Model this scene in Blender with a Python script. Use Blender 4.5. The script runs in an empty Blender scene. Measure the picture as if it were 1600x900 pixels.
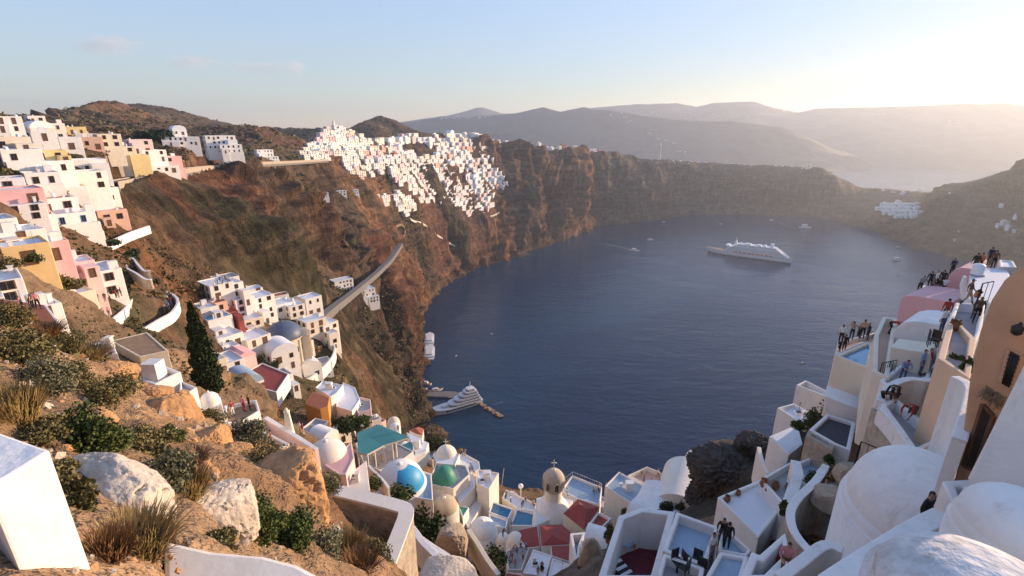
import bpy, bmesh, math, random
import numpy as np
from mathutils import Vector, Matrix
R = math.radians
sc = bpy.context.scene
# ---------------------------------------------------------------- camera
H, F, PITCH = 310.0, 760.0, math.atan(250 / 760.0)      # eye height over the sea, focal length in px of a 1600 px frame
cam_d = bpy.data.cameras.new('camera'); cam = bpy.data.objects.new('camera', cam_d)
sc.collection.objects.link(cam); sc.camera = cam
cam.location = (0, 0, H); cam.rotation_euler = (math.pi / 2 - PITCH, 0, 0)
cam_d.sensor_width = 36; cam_d.lens = 36 * F / 1600; cam_d.clip_start = 0.1; cam_d.clip_end = 80000
# ---------------------------------------------------------------- sky, sun, exposure
SUN_AZ, SUN_EL = 64.0, 10.0                              # degrees right of the view direction, above the horizon
wd = bpy.data.worlds.new('World'); sc.world = wd; wd.use_nodes = True
nt = wd.node_tree; bg = nt.nodes['Background']
sky = nt.nodes.new('ShaderNodeTexSky'); sky.sky_type = 'NISHITA'; sky.sun_disc = False
sky.sun_elevation = R(SUN_EL); sky.sun_rotation = R(SUN_AZ)
sky.altitude = 300; sky.air_density = 1.0; sky.dust_density = .08; sky.ozone_density = 2.5
hs = nt.nodes.new('ShaderNodeHueSaturation'); hs.inputs['Saturation'].default_value = .9
nt.links.new(sky.outputs[0], hs.inputs['Color'])
# the same soft shoulder over the whole sky: very bright parts roll off, as film does
bw = nt.nodes.new('ShaderNodeRGBToBW'); nt.links.new(hs.outputs[0], bw.inputs[0])
m1 = nt.nodes.new('ShaderNodeMath'); m1.operation = 'MULTIPLY_ADD'; m1.inputs[1].default_value = .80; m1.inputs[2].default_value = 1.0; nt.links.new(bw.outputs[0], m1.inputs[0])
m2 = nt.nodes.new('ShaderNodeMath'); m2.operation = 'DIVIDE'; m2.inputs[0].default_value = 2.9; nt.links.new(m1.outputs[0], m2.inputs[1])
sv = nt.nodes.new('ShaderNodeVectorMath'); sv.operation = 'SCALE'; nt.links.new(hs.outputs[0], sv.inputs[0]); nt.links.new(m2.outputs[0], sv.inputs['Scale'])
tv = nt.nodes.new('ShaderNodeVectorMath'); tv.operation = 'MULTIPLY'; tv.inputs[1].default_value = (1.10, .95, .95); nt.links.new(sv.outputs[0], tv.inputs[0])
nt.links.new(tv.outputs[0], bg.inputs[0]); bg.inputs[1].default_value = 0.15
sun_d = bpy.data.lights.new('sun', 'SUN'); sun = bpy.data.objects.new('sun', sun_d); sc.collection.objects.link(sun)
sun_d.energy = 4.4; sun_d.color = (1.0, 0.70, 0.44); sun_d.angle = R(0.6)
SD = Vector((math.sin(R(SUN_AZ)) * math.cos(R(SUN_EL)), math.cos(R(SUN_AZ)) * math.cos(R(SUN_EL)), math.sin(R(SUN_EL))))
sun.rotation_euler = SD.to_track_quat('Z', 'Y').to_euler()
sun.location = (300, 150, 420)
sc.view_settings.view_transform = 'Standard'; sc.view_settings.look = 'None'
sc.view_settings.exposure = 0.88; sc.view_settings.gamma = 1.0; sc.view_settings.use_curve_mapping = False
sc.cycles.max_bounces = 6; sc.cycles.diffuse_bounces = 3; sc.cycles.glossy_bounces = 2
sc.cycles.transmission_bounces = 3; sc.cycles.transparent_max_bounces = 8; sc.cycles.volume_bounces = 2
sc.cycles.use_denoising = True
# ---------------------------------------------------------------- pixel <-> place
CP, SP = math.cos(PITCH), math.sin(PITCH)
def ray(px, py):
    x, u = px - 800.0, 450.0 - py
    return x, F * CP + u * SP, -F * SP + u * CP          # right, forward, up
def azs(px, py):
    x, y, v = ray(px, py); h = math.hypot(x, y)
    return math.atan2(x, y), v / h
def at(px, py, r=None, z=None):
    """the point seen at a pixel, at horizontal distance r from the camera or on the level z"""
    x, y, v = ray(px, py); h = math.hypot(x, y)
    if r is None: r = (z - H) * h / v
    k = r / h
    return Vector((x * k, y * k, H + v * k))
def zat(px, py, r): return at(px, py, r).z
# ---------------------------------------------------------------- numpy noise
_rs = np.random.RandomState(7)
_perm = _rs.permutation(4096)
_val = _rs.rand(4096).astype(np.float32) * 2 - 1
def vnoise(x, y, z):
    xi, yi, zi = np.floor(x).astype(np.int64), np.floor(y).astype(np.int64), np.floor(z).astype(np.int64)
    fx, fy, fz = (x - xi).astype(np.float32), (y - yi).astype(np.float32), (z - zi).astype(np.float32)
    ux, uy, uz = [t * t * t * (t * (t * 6 - 15) + 10) for t in (fx, fy, fz)]
    def h(a, b, c): return _val[_perm[(_perm[(_perm[a & 4095] + b) & 4095] + c) & 4095]]
    def lx(b, c): p = h(xi, b, c); return p + ux * (h(xi + 1, b, c) - p)
    a = lx(yi, zi); a = a + uy * (lx(yi + 1, zi) - a)
    b = lx(yi, zi + 1); b = b + uy * (lx(yi + 1, zi + 1) - b)
    return a + uz * (b - a)
def fbm(x, y, z, octv=4, gain=.5, ridged=False):
    o = 0; a = 1; t = 0
    for i in range(octv):
        n = vnoise(x * 2.03 ** i + 17 * i, y * 2.03 ** i + 5 * i, z * 2.03 ** i + 31 * i)
        if ridged: n = 1 - 2 * np.abs(n) ** .8
        o = o + a * n; t += a; a *= gain
    return o / t
def sstep(a, b, x):
    t = np.clip((x - a) / (b - a), 0, 1); return t * t * (3 - 2 * t)
ORD = ('first second third fourth fifth sixth seventh eighth ninth tenth eleventh twelfth thirteenth fourteenth fifteenth sixteenth seventeenth eighteenth nineteenth twentieth '
       'twenty-first twenty-second twenty-third twenty-fourth twenty-fifth twenty-sixth twenty-seventh twenty-eighth twenty-ninth thirtieth thirty-first thirty-second thirty-third thirty-fourth thirty-fifth thirty-sixth thirty-seventh thirty-eighth thirty-ninth fortieth').split()
ORD += [a + '-' + b for a in ('forty', 'fifty', 'sixty') for b in ORD[:9]]
# ---------------------------------------------------------------- naming, tagging, linking
COL = sc.collection
def tag(o, label=None, cat=None, group=None, kind=None):
    if label: o['label'] = label
    if cat: o['category'] = cat
    if group: o['group'] = group
    o['kind'] = kind or 'thing'
    return o
def link(name, me, parent=None, loc=None, rot=None, scale=None, mats=None):
    o = bpy.data.objects.new(name, me); COL.objects.link(o)
    if parent is not None: o.parent = parent
    if loc is not None: o.location = loc
    if rot is not None: o.rotation_euler = rot
    if scale is not None: o.scale = scale
    return o
def empty(name, loc, rz=0.0):
    o = bpy.data.objects.new(name, None); COL.objects.link(o); o.location = loc; o.rotation_euler = (0, 0, rz)
    o.empty_display_size = .2
    return o
class MB:
    """collects faces for one mesh"""
    def __init__(s): s.v = []; s.f = []; s.m = []; s.mats = []; s.sm = []
    def mat(s, m):
        if m not in s.mats: s.mats.append(m)
        return s.mats.index(m)
    def add(s, vs, fs, m=None, smooth=False):
        b = len(s.v); s.v += [tuple(p) for p in vs]; k = s.mat(m) if m is not None else 0
        for f in fs: s.f.append(tuple(b + i for i in f)); s.m.append(k); s.sm.append(smooth)
        return s
    def box(s, c, d, m=None, rz=0.0, top=1.0):
        x, y, z = [t / 2 for t in d]; ca, sa = math.cos(rz), math.sin(rz); vs = []
        for k, q in ((-1, 1.0), (1, top)):
            for i, j in ((-1, -1), (1, -1), (1, 1), (-1, 1)):
                a, b = i * x * q, j * y * q
                vs.append((c[0] + a * ca - b * sa, c[1] + a * sa + b * ca, c[2] + k * z))
        return s.add(vs, [(3, 2, 1, 0), (4, 5, 6, 7), (0, 1, 5, 4), (1, 2, 6, 5), (2, 3, 7, 6), (3, 0, 4, 7)], m)
    def lathe(s, c, prof, n=16, m=None, smooth=True, a0=0.0, a1=None, sx=1, sy=1):
        full = a1 is None; a1 = a0 + 2 * math.pi if full else a1
        cols = n if full else n + 1; vs = []; fs = []
        for (q, z) in prof:
            for i in range(cols):
                a = a0 + (a1 - a0) * i / n; vs.append((c[0] + q * math.cos(a) * sx, c[1] + q * math.sin(a) * sy, c[2] + z))
        for j in range(len(prof) - 1):
            for i in range(n):
                k = (i + 1) % cols
                fs.append((j * cols + i, j * cols + k, (j + 1) * cols + k, (j + 1) * cols + i))
        return s.add(vs, fs, m, smooth)
    def tube(s, pts, rad, n=6, m=None, cap=True):
        pts = [Vector(p) for p in pts]; rads = rad if isinstance(rad, (list, tuple)) else [rad] * len(pts)
        vs = []; fs = []
        for i, p in enumerate(pts):
            d = (pts[min(i + 1, len(pts) - 1)] - pts[max(i - 1, 0)])
            d = d.normalized() if d.length > 1e-9 else Vector((0, 0, 1))
            a = d.orthogonal().normalized(); b = d.cross(a)
            for k in range(n):
                t = 2 * math.pi * k / n; vs.append(p + (a * math.cos(t) + b * math.sin(t)) * rads[i])
        for i in range(len(pts) - 1):
            for k in range(n):
                q = (k + 1) % n; fs.append((i * n + k, i * n + q, (i + 1) * n + q, (i + 1) * n + k))
        if cap: fs.append(tuple(range(n - 1, -1, -1))); fs.append(tuple((len(pts) - 1) * n + k for k in range(n)))
        return s.add(vs, fs, m, n > 4)
    def mesh(s, name):
        me = bpy.data.meshes.new(name); me.from_pydata(s.v, [], s.f)
        for m in s.mats: me.materials.append(m)
        if len(s.mats) > 1: me.polygons.foreach_set('material_index', s.m)
        me.polygons.foreach_set('use_smooth', s.sm); me.update()
        return me
    def build(s, name, parent=None, loc=None, rz=0.0):
        return link(name, s.mesh(name), parent, loc, (0, 0, rz))
def grid_mesh(name, P, keep=None, smooth=True):
    """P: (a, b, 3) array -> quad mesh"""
    na, nb = P.shape[:2]
    i = np.arange(na * nb).reshape(na, nb)
    q = np.stack([i[:-1, :-1], i[1:, :-1], i[1:, 1:], i[:-1, 1:]], -1).reshape(-1, 4)
    if keep is not None:
        q = q[keep.reshape(-1)]
    used = np.unique(q); remap = np.full(na * nb, -1, np.int64); remap[used] = np.arange(len(used)); q = remap[q]
    V = P.reshape(-1, 3)[used]
    me = bpy.data.meshes.new(name)
    me.vertices.add(len(V)); me.vertices.foreach_set('co', V.astype(np.float32).ravel())
    me.loops.add(len(q) * 4); me.loops.foreach_set('vertex_index', q.astype(np.int32).ravel())
    me.polygons.add(len(q)); me.polygons.foreach_set('loop_start', np.arange(0, len(q) * 4, 4, dtype=np.int32))
    me.polygons.foreach_set('use_smooth', np.full(len(q), smooth))
    me.update(calc_edges=True); me.validate()
    return me, used
# ---------------------------------------------------------------- materials
MATS = {}
def nodes_of(m): m.use_nodes = True; return m.node_tree, m.node_tree.nodes['Principled BSDF']
def paint(name, col, rough=.75, var=.12, scale=1.5, bump=.15, bscale=14., spots=None, metallic=0.0, dirt=None, bdist=.02):
    """plaster / paint / stone: a base colour with uneven tone, fine relief and optional stains"""
    if name in MATS: return MATS[name]
    m = bpy.data.materials.new(name); nt, b = nodes_of(m); N = nt.nodes.new; L = nt.links.new
    geo = N('ShaderNodeNewGeometry')
    n1 = N('ShaderNodeTexNoise'); n1.inputs['Scale'].default_value = scale; n1.inputs['Detail'].default_value = 5; n1.inputs['Roughness'].default_value = .65
    L(geo.outputs['Position'], n1.inputs['Vector'])
    mx = N('ShaderNodeMix'); mx.data_type = 'RGBA'
    mx.inputs[6].default_value = (*[c * (1 - var) for c in col], 1); mx.inputs[7].default_value = (*[min(1, c * (1 + var)) for c in col], 1)
    rmp = N('ShaderNodeMapRange'); rmp.inputs[1].default_value = .3; rmp.inputs[2].default_value = .7
    L(n1.outputs['Fac'], rmp.inputs[0]); L(rmp.outputs[0], mx.inputs[0]); out = mx.outputs[2]
    if dirt:
        n2 = N('ShaderNodeTexNoise'); n2.inputs['Scale'].default_value = scale * 2.3; n2.inputs['Detail'].default_value = 7; n2.inputs['Roughness'].default_value = .7
        mp = N('ShaderNodeMapping'); mp.inputs['Scale'].default_value = (1, 1, .35); L(geo.outputs['Position'], mp.inputs['Vector']); L(mp.outputs[0], n2.inputs['Vector'])
        r2 = N('ShaderNodeMapRange'); r2.inputs[1].default_value = .56; r2.inputs[2].default_value = .74; r2.inputs[4].default_value = dirt[1]
        L(n2.outputs['Fac'], r2.inputs[0])
        m2 = N('ShaderNodeMix'); m2.data_type = 'RGBA'; m2.inputs[7].default_value = (*dirt[0], 1)
        L(r2.outputs[0], m2.inputs[0]); L(out, m2.inputs[6]); out = m2.outputs[2]
    L(out, b.inputs['Base Color'])
    b.inputs['Roughness'].default_value = rough; b.inputs['Metallic'].default_value = metallic
    if bump:
        nb = N('ShaderNodeTexNoise'); nb.inputs['Scale'].default_value = bscale; nb.inputs['Detail'].default_value = 4
        L(geo.outputs['Position'], nb.inputs['Vector'])
        bp = N('ShaderNodeBump'); bp.inputs['Strength'].default_value = bump; bp.inputs['Distance'].default_value = bdist
        L(nb.outputs['Fac'], bp.inputs['Height']); L(bp.outputs[0], b.inputs['Normal'])
    MATS[name] = m
    return m
DIRT = ((.42, .36, .28), .35)
W = paint('whitewash', (.80, .785, .76), .8, .07, .9, .5, 4., dirt=((.45, .40, .33), .55), bdist=.06)
W2 = paint('whitewash_warm', (.78, .73, .65), .8, .06, .6, .3, 6., dirt=DIRT)
WCLEAN = paint('white_paint', (.82, .82, .81), .45, .03, .5, 0)
CREAM = paint('cream_plaster', (.74, .67, .54), .8, .07, .6, .25, 6., dirt=DIRT)
PINK = paint('pink_plaster', (.72, .42, .42), .8, .07, .6, .25, 6., dirt=DIRT)
PALEPINK = paint('pale_pink_plaster', (.78, .58, .56), .8, .06, .6, .25, 6., dirt=DIRT)
YELLOW = paint('yellow_plaster', (.72, .57, .28), .8, .07, .6, .25, 6., dirt=DIRT)
SALMON = paint('salmon_plaster', (.66, .43, .33), .8, .08, .6, .25, 6., dirt=DIRT)
OCHREW = paint('ochre_plaster', (.58, .34, .20), .85, .10, .7, .4, 7., dirt=((.25, .15, .09), .5))
REDROOF = paint('red_roof_coat', (.30, .055, .045), .75, .15, .8, .3, 9., dirt=((.12, .05, .045), .6))
TERRA = paint('terracotta_roof', (.36, .115, .06), .8, .18, 1.2, .4, 9.)
DECKBLUE = paint('blue_grey_roof_coat', (.30, .41, .53), .7, .12, .8, .25, 8., dirt=((.55, .58, .6), .5))
DECKGREY = paint('grey_roof_screed', (.36, .36, .38), .8, .15, .9, .3, 8., dirt=((.2, .18, .17), .5))
DECKWHITE = paint('white_roof_coat', (.74, .76, .80), .75, .06, .7, .25, 8., dirt=((.5, .48, .46), .35))
DECKBROWN = paint('brown_earth_roof', (.30, .20, .12), .95, .18, 1.4, .6, 8., dirt=((.18, .11, .07), .6))
MAROON = paint('maroon_floor', (.14, .018, .03), .8, .25, 1.2, .25, 9., dirt=((.25, .12, .11), .4))
BLUEDOME = paint('slate_blue_dome_paint', (.085, .115, .19), .5, .12, 1.0, .2, 7., dirt=((.2, .22, .27), .4))
SKYBLUE = paint('sky_blue_dome_paint', (.03, .33, .62), .5, .08, 1.0, .15, 7.)
GREENDOME = paint('green_dome_paint', (.04, .24, .17), .55, .12, 1.0, .2, 7.)
STONEW = paint('rubble_masonry', (.40, .34, .27), .9, .3, 2.2, .9, 3.2, dirt=((.18, .15, .12), .7), bdist=.12)
GLASSD = paint('dark_window_glass', (.018, .022, .03), .12, .2, 1., 0)
WOODBR = paint('brown_wood', (.13, .065, .035), .6, .2, 3., .2, 20.)
WOODBL = paint('blue_wood', (.08, .2, .42), .5, .1, 3., .1, 20.)
IRON = paint('black_iron', (.012, .012, .013), .5, .1, 3., 0)
ROADM = paint('asphalt_path', (.17, .16, .155), .9, .15, .6, .3, 4.)
STONEP = paint('stone_paving', (.34, .33, .34), .85, .16, 1.4, .4, 5., dirt=((.2, .19, .18), .5))
CONC = paint('harbour_concrete', (.22, .205, .19), .9, .18, .2, .3, 2.)
# ---------------------------------------------------------------- terrain: heights through places read from the photograph
ROAD = [(500,494,222),(520,478,268),(545,460,340),(585,428,440),(610,404,490),(626,380,535)]
CTRL = []     # (azimuth, ln r, slope)
def c_(pts, dz=0.0):
    for p in pts:
        a, s = azs(p[0], p[1]); r = p[2] if p[2] else H / -s
        CTRL.append((a, math.log(r), s - dz / r))
EDGES = []
def line_(pts, back=None):
    n0 = len(CTRL); c_(pts); n1 = len(CTRL)
    EDGES.extend((i, i + 1) for i in range(n0, n1 - 1))
    if back:                                    # ground falling away behind a crest
        k, dz = back; n2 = len(CTRL)
        for a, l, sl in CTRL[n0:n1]:
            r = math.exp(l); z = max(H + sl * r - dz, -30); CTRL.append((a, l + math.log(k), (z - H) / (r * k)))
        EDGES.extend((i, i + 1) for i in range(n2, n2 + n1 - n0 - 1))
def cz(a_deg, r, z): CTRL.append((R(a_deg), math.log(r), (z - H) / r))
SHORE = [(1640,424),(1570,415),(1510,408),(1470,397),(1440,391),(1405,387),(1385,372),(1370,360),(1330,351),(1290,340),(1200,336),(1100,334),(1045,338),(1000,345),(960,349),(930,353),
         (900,366),(885,376),(860,382),(835,390),(800,403),(765,413),(735,424),(700,440),(680,458),(664,478),(652,495),(648,520),(662,555),(674,578),(655,596),(625,608),(608,628),(628,652),(650,675),(690,705),(740,738),(800,758),(850,764),(900,762)]
line_([(x, y, None) for x, y in SHORE])
for i, (x, y) in enumerate(SHORE):             # sea bed a little off the shore
    p = at(x, y, z=0); a = SHORE[max(i - 1, 0)]; b = SHORE[min(i + 1, len(SHORE) - 1)]
    A, B = at(*a, z=0), at(*b, z=0); t = (B - A).normalized(); n = Vector((-t.y, t.x, 0))
    q = p + n * 30
    r = math.hypot(q.x, q.y); CTRL.append((math.atan2(q.x, q.y), math.log(r), (-16 - H) / r))
for x in range(690, 1400, 70):
    for y in (400, 450, 520, 600, 680):
        sx = np.interp(y, [400, 450, 520, 600, 680, 740], [830, 720, 690, 720, 700, 800])
        if x > sx + 20: 
            p = at(x, y, z=-50); CTRL.append((math.atan2(p.x, p.y), math.log(math.hypot(p.x, p.y)), (-50 - H) / math.hypot(p.x, p.y)))
# foreground hill, camera side
c_([(0,900,3.0),(130,900,3.5),(300,890,4.4),(420,890,5.2),(520,895,7),(250,760,7),(100,650,10),(0,600,13),(0,540,19),(180,680,9.5),(380,800,8.5),(480,850,9),(330,720,13),(420,740,12.5),(200,620,19),(100,570,19),
    ])
line_([(-120,440,33),(0,478,31),(60,503,31),(110,523,30),(150,545,29),(185,580,27),(225,610,24),(270,632,20),(318,662,19),(370,680,20),(440,714,15),(497,765,13.5),(508,815,12),(545,868,11),(600,895,9)])
cz(-70, 3, 308.5); cz(-70, 8, 309.5); cz(-70, 20, 312); cz(-70, 60, 322); cz(0, 1.5, 304); cz(-30, 1.5, 305.5); cz(40, 2, 300); cz(70, 3, 299); cz(20, 4, 297); cz(0, 6, 299); cz(45, 6, 296)
cz(-46, 45, 288); cz(-40, 44, 284); cz(-33, 30, 289); cz(-28, 28, 285); cz(-24, 24, 286); cz(-20, 20, 287); cz(-14, 18, 289)
# stone court and the drop beside it
c_([(560,850,15),(620,890,13)])
cz(-9, 14, 289); cz(-7, 26, 276); cz(-10, 34, 268); cz(-5, 40, 262); cz(0, 20, 283); cz(2, 40, 262); cz(-18, 36, 268)
# town in the hollow, centre
c_([(260,660,46),(345,665,45),(410,685,46),(465,722,45),(550,790,54),(600,700,84),(560,730,76),(640,790,72),(700,770,82),(745,830,75),(800,845,76),(800,900,60),(870,850,70),(930,830,72),(980,820,72),(1080,785,72),(1040,810,66),(900,890,58),
    (650,690,100),(705,712,96),(760,770,92),(830,800,88),(900,790,86),(1000,775,84),(1100,742,80),(545,660,104),(600,665,104),(500,665,92),(690,850,48)], 3.5)
for a, r0 in ((-12, 108), (-6, 104), (-2, 100), (3, 98), (8, 96), (13, 94), (18, 90), (24, 84)):
    cz(a, r0 * 1.25, 205); cz(a, r0 * 1.9, 115); cz(a, r0 * 2.9, 28)
# right: outcrop and terraces
c_([(1100,790,62),(1150,725,56),(1195,690,56),(1130,775,54)])
c_([(1210,740,48),(1250,725,44),(1310,670,44),(1345,620,46),(1400,590,40),(1450,625,31),(1400,700,27),(1310,770,24),(1230,830,23),(1150,890,22),(1000,895,21),(1450,520,50),(1530,470,56),(1580,450,56),(1500,760,17),(1400,860,14),(1550,860,9)], 5.0)
cz(33, 72, 255); cz(38, 72, 262); cz(42, 76, 272); cz(45, 84, 274); cz(48, 90, 280)
for a in (30, 36, 42, 47): cz(a, 150, 165 + (a - 30) * 3); cz(a, 260, 20); cz(a, 320, -30)
cz(36, 700, -50); cz(44, 700, -50); cz(44, 1000, -50); cz(40, 1000, -50); cz(46, 500, -50); cz(44, 400, -50); cz(46, 1300, -40)
# unseen ridge right of the frame, heights shaped to shade the right town
for a, rr, zz in ((54, 12, 297), (60, 25, 304), (62, 60, 305), (57, 90, 300), (66, 100, 310), (60, 140, 290), (70, 180, 318), (76, 60, 309), (76, 120, 314), (62, 260, 262), (70, 350, 300), (62, 420, 140), (58, 500, 60), (55, 420, 30), (52, 300, -20), (55, 700, -30), (66, 700, 220), (75, 1000, 280), (60, 1000, 40), (75, 30, 308), (72, 18, 308.5), (68, 40, 308), (80, 200, 326), (53, 130, 250), (54, 200, 200)): cz(a, rr, zz)
# left: houses near the path
c_([(25,505,68),(60,515,78),(100,530,92),(170,520,104),(200,495,112),(40,430,88),(60,410,100),(110,430,104),(150,470,108),(190,470,112),(230,470,118),(255,500,118),(280,470,128),(250,420,138),(210,405,140),(215,560,74),(250,545,80),(300,545,95),(150,555,52),(300,620,62),(340,620,66),
    (60,345,138),(130,360,150),(0,350,112),(0,270,150),(30,240,190),(60,250,185),(110,260,200),(70,300,165),(130,310,176),(150,345,165),(195,350,170),(220,365,165),(165,290,205),(200,330,190),(180,245,240),(210,262,240),(245,270,262),(280,272,282),(60,205,260),(0,215,220),(110,225,290),(150,230,300),(45,188,330),(130,208,380),(230,215,420),(280,220,400),(350,238,420),(410,245,540)])
# gully, road on the rim, red cliffs
line_([(165,290,205),(230,276,270),(290,264,330),(340,259,400),(400,254,500),(460,252,620),(510,249,720)])
c_([(230,300,232),(250,350,212),(300,330,290),(350,320,350),(420,300,450),(470,300,560),(290,400,205),(270,440,165),(330,420,235),(330,450,172),(300,500,138),(380,400,300),(420,440,290),(440,370,400),(480,360,470),(500,420,420),(540,400,560),(560,360,660),(460,430,340),(430,330,430),(520,330,640),(480,330,580)])
# village on the spur with the blue dome, the road beyond
c_([(345,485,166),(380,490,176),(430,500,190),(480,495,206),(505,492,220),(540,452,385),(575,475,392),(350,540,146),(400,560,155),(440,580,158),(490,570,168),(525,560,182),(500,600,150),(440,625,128),(380,620,116),(560,585,196),(585,612,205),(603,640,212),(590,655,190),(560,640,150),(520,620,140),
    (600,445,500),(625,440,600),(640,462,760),(600,490,500),(570,510,430),(620,530,530),(650,560,610),(640,590,560),(560,535,330),(590,575,400),(540,500,320)])
line_(ROAD)
cz(-18, 260, 150); cz(-16, 330, 90); cz(-15, 430, 22); cz(-14, 500, 3); cz(-12, 420, 5); cz(-12, 300, 60); cz(-12.5, 520, 2)
c_([(612,618,None),(620,625,None)])
# far left hills and skyline
line_([(-60,180,560),(60,186,560),(80,175,820),(105,165,860),(130,154,890),(170,145,925),(200,149,925),(212,165,915),(240,188,880),(290,200,860)], (1.12, 40))
line_([(160,185,1320),(190,160,1320),(215,157,1320),(260,164,1320),(330,183,1320),(384,195,1320)], (1.12, 40))
line_([(370,198,760),(390,192,760),(420,188,790),(460,192,800),(500,194,810)], (1.08, 20))
line_([(545,197,1250),(570,184,1330),(590,172,1360),(615,180,1340),(640,192,1320),(668,205,1300)], (1.1, 50))
c_([(150,175,840),(190,180,840),(150,196,700),(100,196,620),(210,202,720),(270,205,700),
    (330,200,900),(300,200,820),
    (400,215,650),(460,215,740),(420,235,640),(470,235,720),
    (600,200,1200),(640,207,1230)])
for a in (-70, -60, -50, -42, -36, -30, -24, -18, -14): cz(a, 1900, 200); cz(a, 3200, 60)
cz(-44, 1060, 330); cz(-38, 1050, 300); cz(-32, 1020, 270); cz(-27, 1000, 260); cz(-16, 1650, 280); cz(-30, 1600, 300); cz(-60, 120, 330); cz(-60, 400, 345); cz(-54, 300, 330)
# far village spur
line_([(470,240,760),(520,198,900),(545,205,980),(580,214,1040),(640,208,1150),(700,206,1260),(745,208,1320),(770,218,1380),(800,220,1420),(835,226,1450),(870,232,1500),(905,236,1600),(945,239,1720)], (1.1, 25))
line_([(945,239,1720),(938,290,1690),(950,330,1690)])
line_([(770,222,1370),(795,245,1380),(800,302,1290),(835,325,1330),(845,350,1335),(862,376,1375)])
line_([(955,243,1800),(985,275,1770),(1010,305,1775),(1035,330,1845)])
line_([(958,240,1900),(1030,243,2000),(1100,247,2100),(1200,252,2180),(1288,257,2220),(1300,272,2200),(1320,282,2200),(1345,291,2260),(1400,295,2300),(1455,299,2150),(1480,294,2050),(1500,285,2000),(1545,270,1950),(1590,255,1900),(1640,235,1850),(1760,215,1800)], (1.12, 70))
c_([(500,240,790),(540,250,800),(600,250,900),(640,262,980),(700,262,1180),(740,255,1270),(780,285,1300),(690,300,1120),(720,322,1130),(760,328,1190),(730,300,1190),
    (500,312,680),(560,312,740),(610,322,840),(640,338,900),(590,290,800),(660,315,960),(650,300,970),(690,335,1060),(560,275,780),
    (640,375,860),(665,400,900),(700,385,1050),(740,395,1110),(770,370,1180),(800,385,1205),(720,415,1078),(690,432,992),(780,345,1200),(720,350,1095)])
for a, r, z in ((-13, 1550, 255), (-8, 1600, 245), (-4, 1650, 225), (-10, 2000, 150), (-5, 2000, 120)): cz(a, r, z)
# cliff headlands
c_([(820,270,1400),(850,300,1400),(880,260,1500),(900,290,1530),(925,320,1660),(890,330,1465),(870,355,1395),(935,290,1690),
    (960,300,1735),
    (1050,290,1960),(1150,280,2100),(1250,280,2160),(1150,310,2060),(1270,310,2140),(1330,320,2090),(1400,320,1990),(1440,330,1950),(1400,345,1800),(1440,365,1740),(1490,350,1780),(1500,385,1665),(1550,340,1760),(1600,300,1800),(1600,360,1650),(1560,390,1605),(1650,350,1600)])
for a, r, z in ((2, 1850, 190), (6, 2000, 120), (4, 2400, -20), (12, 2600, 60), (16, 2700, 60), (22, 2750, 60), (28, 2750, 50), (34, 2850, -30), (40, 2850, 0), (46, 2800, 180), (52, 2500, 260), (60, 1900, 330), (70, 1900, 330), (10, 3000, -60), (20, 3000, -60), (30, 3000, -60), (40, 3200, -60), (0, 2600, -60), (-6, 2400, 0), (50, 3200, 0), (70, 3000, 100)): cz(a, r, z)

NA, AZ0, AZ1 = 880, R(-66), R(76)
_rk = [1.2, 4, 12, 40, 110, 250, 500, 900, 1500, 2100, 3000]; _rn = [24, 56, 110, 150, 150, 150, 130, 110, 90, 30]
RAD = np.concatenate([np.geomspace(a, b, n, endpoint=False) for a, b, n in zip(_rk[:-1], _rk[1:], _rn)] + [[3000.0]])
AZ = np.linspace(AZ0, AZ1, NA)
def tin(C, E, ca, cl):
    """heights between the places: a constrained triangulation, linear inside each triangle"""
    from mathutils.geometry import delaunay_2d_cdt
    vo, _, fo, ov, _, _ = delaunay_2d_cdt([Vector((c[0], c[1])) for c in C], E, [], 0, 1e-6, True)
    CA = np.array(C); val = []
    for k, v in enumerate(vo):
        if len(ov[k]): val.append(np.mean([C[q][2] for q in ov[k]]))
        else:
            d = np.hypot(CA[:, 0] - v.x, CA[:, 1] - v.y); j = np.argsort(d)[:3]; w = 1 / (d[j] + 1e-4); val.append(float((CA[j, 2] * w).sum() / w.sum()))
    S = np.full((len(ca), len(cl)), np.nan); da, dl = ca[1] - ca[0], cl[1] - cl[0]
    for f in fo:
        p = [vo[i] for i in f]; t = [val[i] for i in f]
        i0 = max(0, int((min(q.x for q in p) - ca[0]) / da)); i1 = min(len(ca), int((max(q.x for q in p) - ca[0]) / da) + 2)
        j0 = max(0, int((min(q.y for q in p) - cl[0]) / dl)); j1 = min(len(cl), int((max(q.y for q in p) - cl[0]) / dl) + 2)
        if i1 <= i0 or j1 <= j0: continue
        gx, gy = ca[i0:i1, None], cl[None, j0:j1]
        D = (p[1].y - p[2].y) * (p[0].x - p[2].x) + (p[2].x - p[1].x) * (p[0].y - p[2].y)
        if abs(D) < 1e-12: continue
        b0 = ((p[1].y - p[2].y) * (gx - p[2].x) + (p[2].x - p[1].x) * (gy - p[2].y)) / D
        b1 = ((p[2].y - p[0].y) * (gx - p[2].x) + (p[0].x - p[2].x) * (gy - p[2].y)) / D; b2 = 1 - b0 - b1
        m = (b0 > -1e-6) & (b1 > -1e-6) & (b2 > -1e-6)
        S[i0:i1, j0:j1] = np.where(m, b0 * t[0] + b1 * t[1] + b2 * t[2], S[i0:i1, j0:j1])
    return S
def blur(S, n):
    for _ in range(n):
        Q = np.pad(S, 1, mode='edge')
        S = (Q[:-2, 1:-1] + 2 * Q[1:-1, 1:-1] + Q[2:, 1:-1]) / 4
        Q = np.pad(S, 1, mode='edge')
        S = (Q[1:-1, :-2] + 2 * Q[1:-1, 1:-1] + Q[1:-1, 2:]) / 4
    return S
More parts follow.
